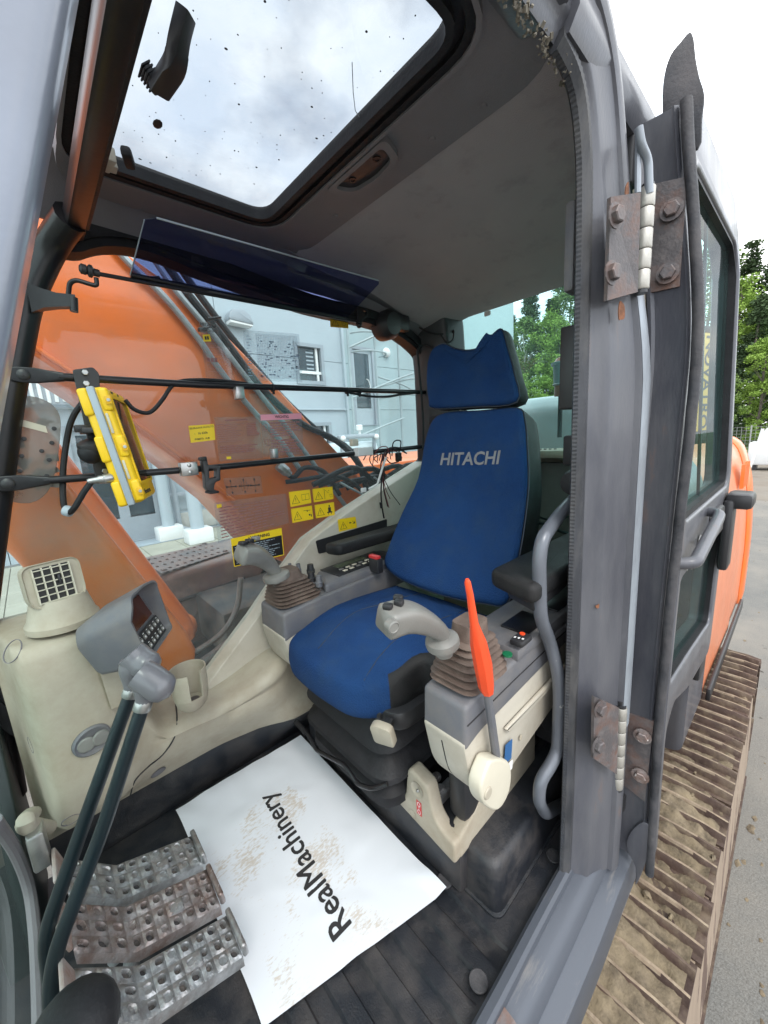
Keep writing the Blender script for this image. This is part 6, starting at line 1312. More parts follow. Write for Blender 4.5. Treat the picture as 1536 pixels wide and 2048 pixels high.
# ================================================================== the machine outside: boom, cylinders, deck, engine house, track
GZ = -1.25
bm_ = thing('excavator_boom', 'big orange excavator boom seen through the far window with steel pipes along it', 'boom', (1.3, 2.0, 0.5))
lowE = [(0.048,1.562), (0.170,1.455), (0.346,1.268), (0.464,1.152), (0.664,0.929)]
topE = [(0.379,1.930), (0.606,1.798), (0.909,1.502), (1.345,1.061)]
BP = [(-2.6, 3.55)] + [(-1.2, 2.62)] + lowE + [(0.86, 0.62), (1.15, 0.42), (1.45, 0.40), (1.60, 0.56), (1.56, 0.80)] + topE[::-1] + [(-0.8, 2.85), (-2.5, 4.25)]
b = MB(); b.prism(BP, 1.75, 2.30, 'y', 0.012); bb_ = build('boom_plate', b, M['orange'], bm_, 35)
b = MB(); b.tube([(p[0], 1.743, p[1]) for p in [(-1.2, 2.66)] + [(q[0] - 0.0, q[1] + 0.03) for q in lowE]], 0.008, 8); build('weld_seam', b, M['orange'], bm_)
for k, (pts, r_, m_) in enumerate((
        ([(0.353,1.730,1.929), (0.401,1.730,1.873), (0.498,1.730,1.782), (0.598,1.730,1.649), (0.672,1.730,1.528), (0.785,1.730,1.373), (0.916,1.730,1.221), (1.003,1.720,1.068)], 0.013, 'pipe'),
        ([(0.458,1.730,1.953), (0.532,1.730,1.829), (0.661,1.730,1.670), (0.799,1.730,1.483), (0.951,1.730,1.292), (1.120,1.720,1.043), (1.250,1.700,0.849)], 0.012, 'pipe'),
        ([(0.486,1.740,1.968), (0.579,1.740,1.827), (0.715,1.740,1.655), (0.850,1.740,1.471), (1.042,1.740,1.303), (1.234,1.720,1.206), (1.361,1.700,1.074), (1.402,1.680,0.899)], 0.016, 'rubber'),
        ([(0.542,1.780,1.993), (0.641,1.780,1.841), (0.785,1.780,1.651), (0.969,1.780,1.439), (1.169,1.760,1.250), (1.345,1.740,1.146), (1.476,1.700,0.888)], 0.015, 'rubber'),
        ([(0.887,1.700,1.115), (0.940,1.690,1.038), (1.015,1.690,1.079), (1.131,1.690,1.042), (1.208,1.680,0.913)], 0.012, 'rubber'))):
    if m_ == 'pipe' and 'pipe' not in M: M['pipe'] = mat('pipe', (0.34, 0.36, 0.37), 0.4, 0.5, 0.15, 10)
    b = MB(); b.tube(catmull(pts, 5), r_, 10); build('boom_pipe' if m_ == 'pipe' else 'boom_hose', b, M[m_], bm_)
for p in ((0.619,1.720,1.678), (0.665,1.720,1.723), (0.453,1.720,1.831), (0.723,1.720,1.456)):
    b = MB(); b.box(p, (0.03, 0.03, 0.012), None, 0.002); b.tube([Vector(p) + Vector((-0.02, -0.01, 0)), Vector(p) + Vector((0.03, -0.02, 0.01))], 0.004, 6); build('pipe_clamp', b, M['black_metal'], bm_)
b = MB(); b.lathe([(0.022, -0.03), (0.026, -0.02), (0.026, 0.02), (0.02, 0.03), (0.016, 0.045)], 8, frame((0.894,1.690,1.084), (0.6, -0.1, -0.6))); build('hose_fitting', b, M['pedal_steel'], bm_, 30)
# boom cylinders: near one wide, far one showing beside it
def cylinder(label, a, c, w_, dpt, m):
    t = thing('boom_cylinder', label, 'hydraulic cylinder', c, 'boom lift cylinders')
    a, c = Vector(a), Vector(c); f = frame(a, c - a, (1, 0, 0)); L_ = (c - a).length
    b = MB(); b.loft([[tuple(f @ Vector((x, y, z))) for x, y in rpoly([(-w_ * s_, -dpt), (w_ * s_, -dpt), (w_ * s_, dpt), (-w_ * s_, dpt)], min(w_, dpt) * 0.55, 5)] for z, s_ in ((0, 1), (L_ * 0.5, 1.0), (L_ - 0.14, 1.0), (L_ - 0.06, 0.9), (L_, 0.55))]); build('barrel', b, m, t, 45)
    b = MB(); b.tube([a - (c - a).normalized() * 0.9, a], 0.05, 14); build('piston_rod', b, M['steel'], t)
    for s_ in (-0.62, 0.55):
        b = MB(); b.tube([f @ Vector((w_ * s_, -dpt - 0.004, 0.1)), f @ Vector((w_ * s_, -dpt - 0.004, L_ - 0.2))], 0.006, 8); build('feed_line', b, m, t)
    b = MB(); b.sphere(tuple(c - (c - a).normalized() * 0.07), (0.10, 0.08, 0.10), 16, 10); build('cylinder_eye', b, m, t)
    return t
cylinder('wide dusty orange boom cylinder slanting down behind the monitor', (-0.113,1.620,1.294), (0.292,1.620,0.331), 0.115, 0.085, M['orange_dirty'])
cylinder('narrow orange boom cylinder beyond the wide one, to its right', (-0.019,2.420,1.401), (0.520,2.420,0.094), 0.085, 0.07, M['orange_dirty'])
# right-hand deck box with its perforated tread plate
db = thing('deck_toolbox', 'rusty brown rounded deck box with a perforated tread plate outside the far window', 'toolbox', (0.75, 2.9, -0.4))
M['deck_paint'] = mat('deck_paint', (0.19, 0.165, 0.16), 0.42, 0.15, 0.3, 6, 0.15, 120, dirt=((0.20, 0.10, 0.07), 0.42, 6, 0.35), wear=((0.34, 0.32, 0.30), 0.2, 3, 0.3))
b = MB(); prof = rpoly([(0.17, -0.6), (0.19, 0.15), (0.34, 0.445), (1.35, 0.455), (1.35, -0.6)], [0.02, 0.12, 0.10, 0.02, 0.02], 7); b.prism(prof, 2.64, 3.25, 'y', 0.05, None, 4); bx_ = build('box_body', b, M['deck_paint'], db, 40)
b = MB(); b.tube([(0.24, 2.632, 0.17), (0.40, 2.632, 0.245), (1.0, 2.632, 0.275)], 0.012, 8); build('box_ridge', b, M['rubber'], db)
for q in ([(0.50, -0.02), (0.56, 0.02), (0.54, -0.06), (0.60, -0.08), (0.56, -0.15), (0.62, -0.2), (0.60, -0.28), (0.9, -0.3), (0.95, 0.1), (0.7, 0.18)],):
    b = MB(); b.prism(q, 2.636, 2.64, 'y'); build('painted_reflection', b, mat('reflection_dark', (0.07, 0.045, 0.04), 0.6, 0, 0.4, 8), bx_)  # dark silhouette of a reflection in the window pane, painted onto the box
tp0, tp1, tp2, tp3 = [Vector(p) for p in ((0.473,3.066,0.463), (0.491,2.635,0.463), (0.974,2.756,0.463), (0.944,3.196,0.463))]
def tpf(u, v):
    s_, t_ = u / 10, v / 4; return tuple((tp0 * (1 - t_) + tp1 * t_) * (1 - s_) + (tp3 * (1 - t_) + tp2 * t_) * s_), (0, 0, 1)
b = MB(); b.perforated(10, 4, tpf, 0.006, 0.2, 0.2, 10); build('tread_plate', b, M['deck_paint'], db, 30)
for u, v in ((0.6, 0.3), (9.4, 0.3), (9.4, 3.7), (0.6, 3.7)): bolt('plate_bolt', tpf(u, v)[0], (0, 0, 1), 0.014, M['cab_paint_rusty'], db, 0.008)
# deck, pipes and clutter under the boom foot
dk2 = thing('main_deck', 'dark greasy deck between cab and boom with bent grey pipes', 'machine deck', (0.9, 1.9, -0.3))
b = MB(); b.box((1.0, 2.05, -0.10), (1.75, 1.18, 0.10), None, 0.02); b.box((1.35, 1.56, 0.20), (0.9, 0.22, 0.55), None, 0.03); b.box((0.95, 2.36, 0.14), (0.6, 0.5, 0.30), None, 0.03); build('deck_plate', b, mat('deck_dark', (0.045, 0.042, 0.042), 0.5, 0.1, 0.4, 8, 0.2, 100, dirt=((0.16, 0.12, 0.09), 0.35, 6, 0.3)), dk2, 40)
for pts, r_ in (([(0.599,1.620,0.639), (0.564,1.620,0.511), (0.483,1.600,0.433), (0.353,1.580,0.400), (0.282,1.560,0.394)], 0.012), ([(0.722,1.580,0.588), (0.673,1.580,0.484), (0.563,1.560,0.426), (0.445,1.540,0.392), (0.359,1.520,0.375)], 0.02), ([(0.725,1.520,0.567), (0.618,1.520,0.464), (0.494,1.500,0.409), (0.453,1.500,0.338)], 0.016)):
    b = MB(); b.tube(catmull(pts, 6), r_, 10); build('deck_pipe', b, M['deck_paint'], dk2)
b = MB(); b.loft([[(x, y, z) for y, z in ((1.46, z0), (1.56, z0 + 0.02), (1.56, z0 - 0.06), (1.46, z0 - 0.08))] for x, z0 in ((0.50, 0.20), (0.62, 0.34), (0.80, 0.52), (0.95, 0.60))]); build('slanted_rail', b, mat('rail_green', (0.16, 0.17, 0.155), 0.5, 0.2, 0.2, 8, dirt=((0.2, 0.13, 0.1), 0.35, 9, 0.3)), dk2, 40)
b = MB(); b.box((1.5, 1.85, -0.6), (2.6, 1.0, 0.7), None, 0.03); build('lower_frame', b, M['dark_plastic'], dk2)
# valve block with hoses behind the boom foot
vb = thing('valve_block', 'dark hydraulic valve block with curving hoses beside the boom foot', 'valve block', (1.7, 1.8, 0.4))
b = MB(); b.box((1.68, 1.72, 0.62), (0.36, 0.34, 0.5), None, 0.03); b.box((1.62, 1.62, 0.9), (0.12, 0.12, 0.12), None, 0.02); b.box((1.82, 1.6, 0.94), (0.1, 0.1, 0.08), None, 0.02); build('block_body', b, mat('block_blue', (0.02, 0.035, 0.06), 0.5, 0.1, 0.5, 14), vb, 40)
rnd = random.Random(6)
for k in range(9):
    x0 = 1.15 + 0.09 * k; b = MB(); b.tube(catmull([(x0 - 0.25, 1.62 + rnd.uniform(-.05, .1), 1.02 - 0.02 * k), (x0, 1.55 + rnd.uniform(-.05, .05), 1.0 + rnd.uniform(-.02, .06)), (x0 + 0.16, 1.55, 0.86), (x0 + 0.2 + rnd.uniform(-.05, .05), 1.56, 0.62), (x0 + 0.18, 1.58, 0.35)], 6), rnd.choice((0.011, 0.014, 0.018)), 8); build('valve_hose', b, M['rubber'], vb)
for k in range(3):
    x0 = 1.2 + 0.22 * k; b = MB(); b.tube(catmull([(x0 - 0.1, 1.52, 1.0), (x0 + 0.1, 1.50, 0.86), (x0 + 0.2, 1.5, 0.62)], 5), 0.006, 8); build('steel_line', b, M['pipe'], vb)
# engine house with its orange deck, grey hood, counterweight
eh = thing('engine_house', 'orange engine house and counterweight behind the cab, with a grey hood on top', 'engine house', (3.2, 1.6, -0.3))
b = MB(); b.box((2.9, 2.55, 0.98), (2.9, 1.15, 0.10), None, 0.02); build('tank_deck', b, M['orange_dirty'], eh, 40)
b = MB(); b.box((2.9, 2.55, 0.30), (2.86, 1.10, 1.24), None, 0.02); build('tank_side', b, mat('tank_blue', (0.05, 0.075, 0.10), 0.45, 0.1, 0.4, 8, 0.1, 90, dirt=((0.2, 0.2, 0.2), 0.3, 5, 0.4), aniso=(3, 3, 0.6)), eh, 40)
def cws(x, inset):
    return [(x, y, z) for y, z in rpoly([(0.232 + inset, -0.30), (0.228 + inset, 0.30), (0.262 + inset, 0.74), (0.36 + inset, 1.06 - inset * 0.5), (1.2, 1.10 - inset * 0.5), (1.2, -0.30)], [0.05, 0.2, 0.2, 0.14, 0.01, 0.05], 6)]
b = MB(); b.loft([cws(2.43, 0.03), cws(2.435, 0.018), cws(2.6, 0.02), cws(3.4, 0.012), cws(3.42, 0.02), cws(3.6, 0.02), cws(4.0, 0.02)]); build('side_panel', b, mat('orange_faded', (0.62, 0.185, 0.075), 0.42, 0, 0.08, 3, 0.03, 90, dirt=((0.45, 0.2, 0.12), 0.25, 4, 0.4), coat=0.2), eh, 40)
b = MB(); b.loft([cws(4.0, 0.015), cws(4.02, 0.0), cws(4.25, 0.0), cws(4.45, 0.03), cws(4.6, 0.10), cws(4.7, 0.25)]); build('counterweight', b, M['orange'], eh, 45)
b = MB(); b.box((3.2, 1.45, 0.35), (2.7, 1.3, 1.3), None, 0.03); build('engine_bay', b, M['orange_dirty'], eh, 40)
b = MB(); b.prism(rpoly([(1.98, 1.0), (1.99, 1.30), (2.06, 1.365), (2.6, 1.37), (3.3, 1.33), (3.35, 1.0)], [0.02, 0.05, 0.05, 0.05, 0.05, 0.02]), 0.62, 1.75, 'y', 0.05, None, 3); build('engine_hood', b, mat('hood_grey', (0.30, 0.335, 0.36), 0.35, 0.1, 0.12, 4, 0.05, 90, coat=0.3), eh, 40)
b = MB(); b.loft([cws(1.96, 0.03), cws(1.965, 0.015), cws(2.42, 0.015), cws(2.425, 0.03)]); build('service_door', b, M['cab_paint'], eh, 40)
b = MB(); b.box((2.02, 0.226, 0.52), (0.14, 0.03, 0.86), None, 0.01); b.box((3.2, 0.224, -0.25), (1.5, 0.02, 0.07), None, 0.006); build('side_trim', b, M['dark_plastic'], eh, 40)
for k in range(14):
    b = MB(); b.box((3.5 + k * 0.022, 0.268, 0.80), (0.008, 0.02, 0.16), Matrix.Rotation(0, 4, 'X')); build('louvre', b, M['orange_dirty'], eh)
# yellow lettered sensor mast behind the door pane
ms = thing('sensor_mast', 'yellow sensor mast with dark lettering seen through the open door pane', 'mast', (2.34, 0.36, 0.98))
mf_ = frame((2.354,0.345,1.356), (-0.35, -0.94, 0), (0.94, -0.35, 0)); mfl = Vector((2.401,0.345,1.574)) - Vector((2.371,0.345,1.128))
b = MB(); b.box((0.02, 0, -0.02), (0.17, mfl.length, 0.05), mf_, 0.015, 3); build('mast_body', b, mat('mast_yellow', (0.60, 0.30, 0.015), 0.4, 0, 0.1, 6), ms, 40)
b = MB(); b.box((0.02, mfl.length / 2 + 0.012, -0.02), (0.16, 0.03, 0.052), mf_, 0.01); b.box((0.02, -mfl.length / 2 - 0.02, -0.02), (0.15, 0.06, 0.06), mf_, 0.01); build('mast_cap', b, M['rubber'], ms, 40)
b = text_mb('NOVATRON', 0.085, mf_ @ Matrix.Translation((0.0, -0.03, 0.0065)) @ rotmat(0, 0, -90), 0.0004, 0.001); build('lettering', b, M['ink'], ms)
b = MB(); b.lathe([(0.022, 0), (0.022, 0.002), (0, 0.002)], 16, mf_ @ Matrix.Translation((0.01, mfl.length / 2 - 0.09, 0.006))); build('mast_emblem', b, M['ink'], ms)
# beacon by the quarter window
bc_ = thing('beacon', 'small red and grey beacon behind the rear window beside the cab corner', 'beacon', (1.72, 0.70, 1.1))
c0 = Vector((1.780,0.758,1.435)); b = MB(); b.lathe([(0.0, 0.065), (0.02, 0.06), (0.03, 0.045)], 16, Matrix.Translation(c0)); b.lathe([(0.026, -0.05), (0.026, -0.10), (0, -0.10)], 16, Matrix.Translation(c0)); build('beacon_lens', b, mat('lens', (0.45, 0.14, 0.09), 0.3), bc_, 40)
b = MB(); b.lathe([(0.03, 0.045), (0.042, 0.042), (0.042, 0.03), (0.034, 0.03), (0.03, -0.045), (0.036, -0.05), (0.028, -0.056)], 18, Matrix.Translation(c0)); build('beacon_body', b, M['blue_grey'], bc_, 40)
b = MB(); b.tube([c0 - Vector((0, 0, 0.1)), c0 - Vector((0, 0, 0.28))], 0.01, 8); build('beacon_stem', b, M['rubber'], bc_)

# --- crawler track: every shoe a part
tr = thing('crawler_track', 'muddy steel crawler track with ribbed shoes running back beneath the cab door', 'crawler track', (1.5, 0.36, GZ))
M['track'] = mat('track', (0.075, 0.045, 0.033), 0.6, 0.0, 0.3, 14, 0.5, 60, dirt=((0.15, 0.11, 0.072), 0.40, 13, 0.2), wear=((0.045, 0.026, 0.02), 0.34, 6, 0.15), world=True)
M['track_rib'] = mat('track_rib', (0.27, 0.205, 0.14), 0.7, 0.0, 0.3, 12, 0.4, 90, dirt=((0.14, 0.095, 0.065), 0.36, 18, 0.3), wear=((0.34, 0.28, 0.2), 0.25, 26, 0.3), world=True)
M['track_edge'] = mat('track_edge', (0.27, 0.205, 0.15), 0.85, 0, 0.15, 8, 0.3, 60, dirt=((0.10, 0.062, 0.045), 0.36, 9, 0.03), aniso=(1.0, 1, 0.16))
SY0, SY1 = 0.062, 0.665
def shoe_mesh():
    b = MB(); p_ = 0.171
    prof = [(-0.108, 0.0)]
    for k, gx in enumerate((-0.076, 0.0, 0.076)):
        prof += [(gx - 0.017, 0.003), (gx - 0.010, 0.026), (gx - 0.005, 0.034), (gx + 0.003, 0.034), (gx + 0.008, 0.024), (gx + 0.015, 0.003)]
    prof += [(0.112, 0.0), (0.120, -0.010), (0.112, -0.018), (-0.108, -0.018)]
    n = 9; rings = []
    for j in range(n + 1):
        y = SY0 + (SY1 - SY0) * j / n; e = 0.008 if j in (0, n) else 0
        rings.append([(x * (1 - (0.02 if j in (0, n) else 0)), y, z - (e if z > 0.01 else 0) + 0.0025 * noise.noise(Vector((x * 12, y * 14, k)))) for x, z in prof])
    b.loft(rings); return b
sb = shoe_mesh(); sb.mi = [1 if sum(sb.v[i][2] for i in f) / len(f) > 0.030 and len(f) < 6 else 0 for f in sb.f]; proto = build('track_shoe', sb, [M['track'], M['track_rib']], tr, 30, at=(0, 0, 0)); 
TZ = -0.376
def track_pt(s):
    """s metres back along the top run, then down round the rear sprocket"""
    xe = 3.15; r_ = 0.40
    if s < xe: return Vector((s, 0, TZ - 0.02 * math.sin(max(0, s) * 1.4) * 0.5)), 0.0
    a = (s - xe) / r_
    return Vector((xe + r_ * math.sin(a), 0, TZ - r_ * (1 - math.cos(a)))), a
base = wloc(tr); i = 0
for k in range(25):
    s = -1.2 + 0.2285 * k
    if s > 3.15 + 0.40 * math.pi: break
    p, a = track_pt(s); o = proto if i == 0 else proto.copy()
    if i: link(o, tr)
    o.location = p - base + Vector((0, 0.004 * math.sin(k * 2.7), 0)); o.rotation_euler = (0, a, 0); i += 1
# caked mud lying between the ribs near the doorway, and the mud-splashed outer side
b = MB()
def mudz(x, y): return TZ - 0.003 + 0.014 * sm((1.9 - x) / 0.6) + 0.046 * (noise.noise(Vector((x * 2.6, y * 5, 3))) + 0.5 * sm((1.75 - x) / 0.7) * sm((y - 0.17) / 0.2)) - 0.004 * sm((x - 1.8) / 0.5) + 0.012 * noise.noise(Vector((x * 25, y * 25, 1))) + 0.006 * noise.noise(Vector((x * 70, y * 70, 1)))
b.grid(230, 60, lambda u, v: (-0.3 + u * 3.4, SY0 + 0.02 + v * 0.56, mudz(-0.3 + u * 3.4, SY0 + 0.02 + v * 0.56)))
M['mud'] = mat('mud', (0.135, 0.105, 0.07), 0.95, 0, 0.45, 40, 0.8, 120, dirt=((0.24, 0.19, 0.12), 0.35, 14, 0.3))
tag(build('caked_mud', b, M['mud'], tr, 60), kind='stuff')
b = MB(); b.loft([[(x, y, z) for y, z in ((0.072, TZ - 0.016), (0.075, -0.6), (0.066, -0.9), (0.058, GZ + 0.12), (0.075, GZ + 0.04), (0.3, GZ + 0.02), (0.3, TZ - 0.016))] for x in (-1.4, 0, 1, 2, 3.0, 3.3)]); build('track_side', b, M['track_edge'], tr, 40)
b = MB(); b.loft([[(x, y, z) for y, z in ((0.05, GZ + 0.005), (0.05, GZ + 0.06), (0.66, GZ + 0.06), (0.66, GZ + 0.005))] for x in (-1.4, 0, 1, 2, 3.2)]); build('lower_run', b, M['track'], tr, 40)
rnd = random.Random(8)
for k in range(26):
    x = rnd.uniform(0.7, 3.2); y = rnd.uniform(0.05, 0.06); b = MB(); b.sphere((x, rnd.uniform(0.08, 0.6), TZ + 0.008), (rnd.uniform(0.006, 0.016), rnd.uniform(0.005, 0.014), 0.009), 9, 6); 
    b.v = [(px + 0.008 * noise.noise(Vector((px * 90, py * 90, pz * 90))), py + 0.008 * noise.noise(Vector((px * 80, py * 80, pz * 80 + 5))), pz) for px, py, pz in b.v]; build('mud_clod', b, M['mud'], tr)

# ================================================================== ground, building, trees
M['asphalt'] = mat('asphalt', (0.125, 0.127, 0.122), 0.92, 0, 0.45, 95, 0.9, 160, dirt=((0.255, 0.23, 0.195), 0.42, 0.55, 0.4), wear=((0.05, 0.042, 0.034), 0.15, 6, 0.05), spec=0.3)
b = MB(); b.grid(60, 60, lambda u, v: (-80 + u * 220, -110 + v * 220, GZ)); tag(build('ground', b, M['asphalt'], None), 'grey worn asphalt yard scattered with dried mud', None, None, 'structure')
b = MB(); rnd = random.Random(31)
for k in range(900):
    x = rnd.uniform(1.0, 22); y = rnd.uniform(-0.9, 0.25) - x * rnd.uniform(-0.03, 0.10) ; s_ = rnd.uniform(0.003, 0.012) * (2.4 if rnd.random() < 0.06 else 1)
    o_ = len(b.v); b.sphere((x, y, GZ + s_ * 0.1), (s_ * rnd.uniform(0.8, 2.6), s_, s_ * 0.3), 8, 4); b.v[o_:] = [(p[0] + s_ * noise.noise(Vector(p) * (1.1 / s_)), p[1] + s_ * noise.noise(Vector(p) * (1.3 / s_)), p[2]) for p in b.v[o_:]]
tag(build('mud_crumbs', b, M['mud'], None), 'dried mud crumbs scattered on the asphalt', 'mud', None, 'stuff')
# dirt lot, grass bank, mesh fence far behind
b = MB(); b.grid(20, 20, lambda u, v: (15.5 + u * 18, -14 + v * 34, GZ + 0.004)); tag(build('dirt_lot', b, mat('dirt', (0.15, 0.12, 0.09), 0.95, 0, 0.3, 0.8, 0.6, 30, dirt=((0.22, 0.2, 0.17), 0.4, 0.5, 0.4)), None), 'brown dirt lot behind the yard', None, None, 'structure')
M['grass'] = mat('grass', (0.10, 0.17, 0.035), 0.9, 0, 0.4, 1.5, 0.8, 12, dirt=((0.06, 0.09, 0.03), 0.4, 2.2, 0.4))
b = MB(); b.grid(60, 50, lambda u, v: (31 + u * 28, -25 + v * 55, GZ + 0.02 + 1.5 * sm(u * 2.4) + 0.25 * noise.noise(Vector((u * 22, v * 40, 0))))); tag(build('grass_bank', b, M['grass'], None), 'green grass bank below the trees', None, None, 'structure')
fc_ = thing('mesh_fence', 'grey wire mesh fence on thin posts in front of the trees', 'fence', (30.5, 2, GZ))
M['fence_grey'] = mat('fence_grey', (0.30, 0.31, 0.30), 0.6, 0.3)
for k in range(9):
    b = MB(); b.tube([(30.5, -5 + 2.4 * k, GZ), (30.5, -5 + 2.4 * k, GZ + 1.9)], 0.035, 8); build('post', b, M['fence_grey'], fc_)
b = MB()
for k in range(96): b.box((30.5, -5 + 0.2 * k, GZ + 0.95), (0.01, 0.016, 1.8))
for k in range(10): b.box((30.5, 4.5, GZ + 0.1 + 0.19 * k), (0.01, 19, 0.014))
tag(build('wire_mesh', b, M['fence_grey'], fc_), kind='stuff')
# white box trailer with rounded lid, leaning pole
wb_ = thing('white_tank', 'white tank with a domed lid standing far back on the yard', 'tank', (24.6, 1.3, GZ))
b = MB(); b.box((24.6, 1.0, GZ + 0.75), (1.2, 1.5, 1.0), None, 0.06); build('tank_body', b, M['sticker_white'], wb_, 40)
b = MB(); b.sphere((24.6, 0.9, GZ + 1.25), (0.55, 0.6, 0.75), 18, 10); build('domed_lid', b, M['sticker_white'], wb_)
for y in (0.5, 1.5):
    b = MB(); b.box((24.6, y, GZ + 0.13), (1.0, 0.12, 0.26)); build('skid', b, M['dark_plastic'], wb_)
b = MB(); b.tube([(22, 1.55, GZ), (22.1, 1.25, GZ + 1.9)], 0.05, 8); tag(build('marker_pole', b, M['sticker_white'], None), 'thin white pole leaning in front of the fence', 'pole')
# trees
def crown_mesh(seed, kind):
    """leaf-sized facets along branches filling an uneven crown; unit height 1, base at 0"""
    rnd = random.Random(seed); b = MB(); n = 11000
    clumps = []
    for k in range(96 if kind != 'spruce' else 110):
        if kind == 'spruce':
            z = rnd.uniform(0.08, 0.98) ; r_ = (1 - z) * 0.21 + 0.01; a = rnd.uniform(0, 6.283); rr = r_ * rnd.uniform(0.45, 1.0); clumps.append((rr * math.cos(a), rr * math.sin(a), z - rr * 0.35, 0.035 + 0.05 * (1 - z), 0.02 + 0.018 * (1 - z)))
        else:
            zl = 0.2 if kind == 'birch' else 0.06; z = rnd.uniform(zl, 0.97); t = (z - zl) / (0.97 - zl); r_ = (0.20 if kind == 'birch' else 0.27) * math.sin(math.pi * min(1, 0.16 + t * 0.80)) ** 0.7 * rnd.uniform(0.5, 1.12); a = rnd.uniform(0, 6.283); rr = r_ * math.sqrt(rnd.uniform(0.1, 1)); clumps.append((rr * math.cos(a), rr * math.sin(a), z, rnd.uniform(0.03, 0.065), rnd.uniform(0.025, 0.05)))
    per = n // len(clumps)
    for (cx, cy, cz, rh, rv) in clumps:
        for i in range(per):
            p = Vector((rnd.gauss(0, 1), rnd.gauss(0, 1), rnd.gauss(0, 1)))
            p = p.normalized() * (rnd.random() ** 0.4) if p.length else p
            c = Vector((cx + p.x * rh, cy + p.y * rh, cz + p.z * rv)); s_ = rnd.uniform(0.0045, 0.0115)
            u = Vector((rnd.uniform(-1, 1), rnd.uniform(-1, 1), rnd.uniform(-0.5, 0.5))).normalized(); w_ = u.cross(Vector((rnd.uniform(-1, 1), rnd.uniform(-1, 1), rnd.uniform(0.2, 1)))).normalized()
            b.add([tuple(c - u * s_), tuple(c + w_ * s_ * 0.6), tuple(c + u * s_), tuple(c - w_ * s_ * 0.6)], [(0, 1, 2, 3)])
    return b
def leafmat(name, a, c2):
    m = mat(name, a, 0.7, 0, 0.35, 7, 0, 1, dirt=(c2, 0.45, 3.5, 0.4), spec=0.25); return m
LM = {'birch': leafmat('leaf_birch', (0.18, 0.26, 0.08), (0.11, 0.18, 0.05)), 'broad': leafmat('leaf_broad', (0.25, 0.37, 0.07), (0.17, 0.27, 0.05)), 'spruce': leafmat('leaf_spruce', (0.05, 0.085, 0.04), (0.08, 0.12, 0.05))}
M['bark'] = mat('bark', (0.12, 0.10, 0.085), 0.9, 0, 0.4, 8); M['bark_birch'] = mat('bark_birch', (0.45, 0.43, 0.40), 0.8, 0, 0.3, 5, dirt=((0.08, 0.07, 0.06), 0.3, 9, 0.1))
CR = {}
for kind in ('birch', 'broad', 'spruce'):
    for v in range(2):
        o = build('crown', crown_mesh(40 + v + len(kind), kind), LM[kind], None, 30, at=(0, 0, 0), smooth=False); CR[kind, v] = o.data; bpy.data.objects.remove(o)
def trunk_mesh(kind, seed):
    rnd = random.Random(seed); b = MB(); pts = [(0.006 * math.sin(k * 1.3), 0.006 * math.cos(k), k * 0.11) for k in range(9)]
    b.tube(pts, [0.014 * (1 - k / 10) + 0.001 for k in range(9)], 8)
    for k in range(9 if kind != 'spruce' else 0):
        z = rnd.uniform(0.25, 0.8); a = rnd.uniform(0, 6.28); r_ = 0.16 * (1.05 - z); b.tube([(0, 0, z), (r_ * 0.5 * math.cos(a), r_ * 0.5 * math.sin(a), z + 0.05), (r_ * math.cos(a), r_ * math.sin(a), z + 0.13)], [0.005, 0.003, 0.0015], 5)
    return b
TR = {}
for kind in ('birch', 'broad', 'spruce'):
    o = build('trunk', trunk_mesh(kind, 3), M['bark_birch' if kind == 'birch' else 'bark'], None, 40, at=(0, 0, 0)); TR[kind] = o.data; bpy.data.objects.remove(o)
rnd = random.Random(17)
spots = []
for row, (x0, n, y0, y1, h0, h1) in enumerate(((35, 13, 0.6, 24.5, 5.5, 8.0), (40, 15, 0.6, 28, 9.5, 12.5), (46, 15, 0.5, 32, 13.0, 17.0))):
    for k in range(n):
        y = y0 + (y1 - y0) * (k + rnd.uniform(-0.25, 0.25)) / (n - 1); spots.append((x0 + rnd.uniform(-1.5, 1.5), y, rnd.uniform(h0, h1), rnd.choice((('broad', 'broad', 'birch'), ('birch', 'spruce', 'broad'), ('birch', 'spruce', 'spruce'))[row])))
def az(q): return math.degrees(math.atan2(q[1], q[0]))
spots = [q for q in spots if 0.3 < az(q) < 11 or 16 < az(q) < 34]          # the rest stands behind the cab and the building
ORD = ['leftmost', 'second from the left', 'third from the left', 'fourth from the left', 'fifth from the left', 'sixth from the left', 'seventh from the left', 'eighth from the left', 'ninth from the left', 'tenth from the left', 'eleventh from the left', 'twelfth from the left']
KIND = {'birch': 'pale loose-crowned birch', 'broad': 'bushy bright green tree', 'spruce': 'dark narrow spruce'}
spots.sort(key=lambda q: -az(q)); seen = {}
for i, (x, y, h, kind) in enumerate(spots):
    gz = GZ + 0.02 + 1.5 * sm((x - 31) / 28 * 2.4); zone = 'behind the rear window' if az((x, y)) > 14 else 'beyond the open door'
    k = seen.get((zone, kind), 0); seen[zone, kind] = k + 1
    t = thing({'birch': 'birch_tree', 'broad': 'broadleaf_tree', 'spruce': 'spruce_tree'}[kind], '%s %s, %s of its kind' % (KIND[kind], zone, ORD[min(k, 11)]), 'tree', (x, y, gz - 0.1), {'birch': 'birches behind the yard', 'broad': 'bushy trees behind the yard', 'spruce': 'spruces behind the yard'}[kind])
    c = bpy.data.objects.new('crown', CR[kind, i % 2]); link(c, t); q = bpy.data.objects.new('trunk', TR[kind]); link(q, t)
    t.scale = (h * rnd.uniform(0.9, 1.2), h * rnd.uniform(0.9, 1.2), h); t.rotation_euler = (0, 0, rnd.uniform(0, 6.28))

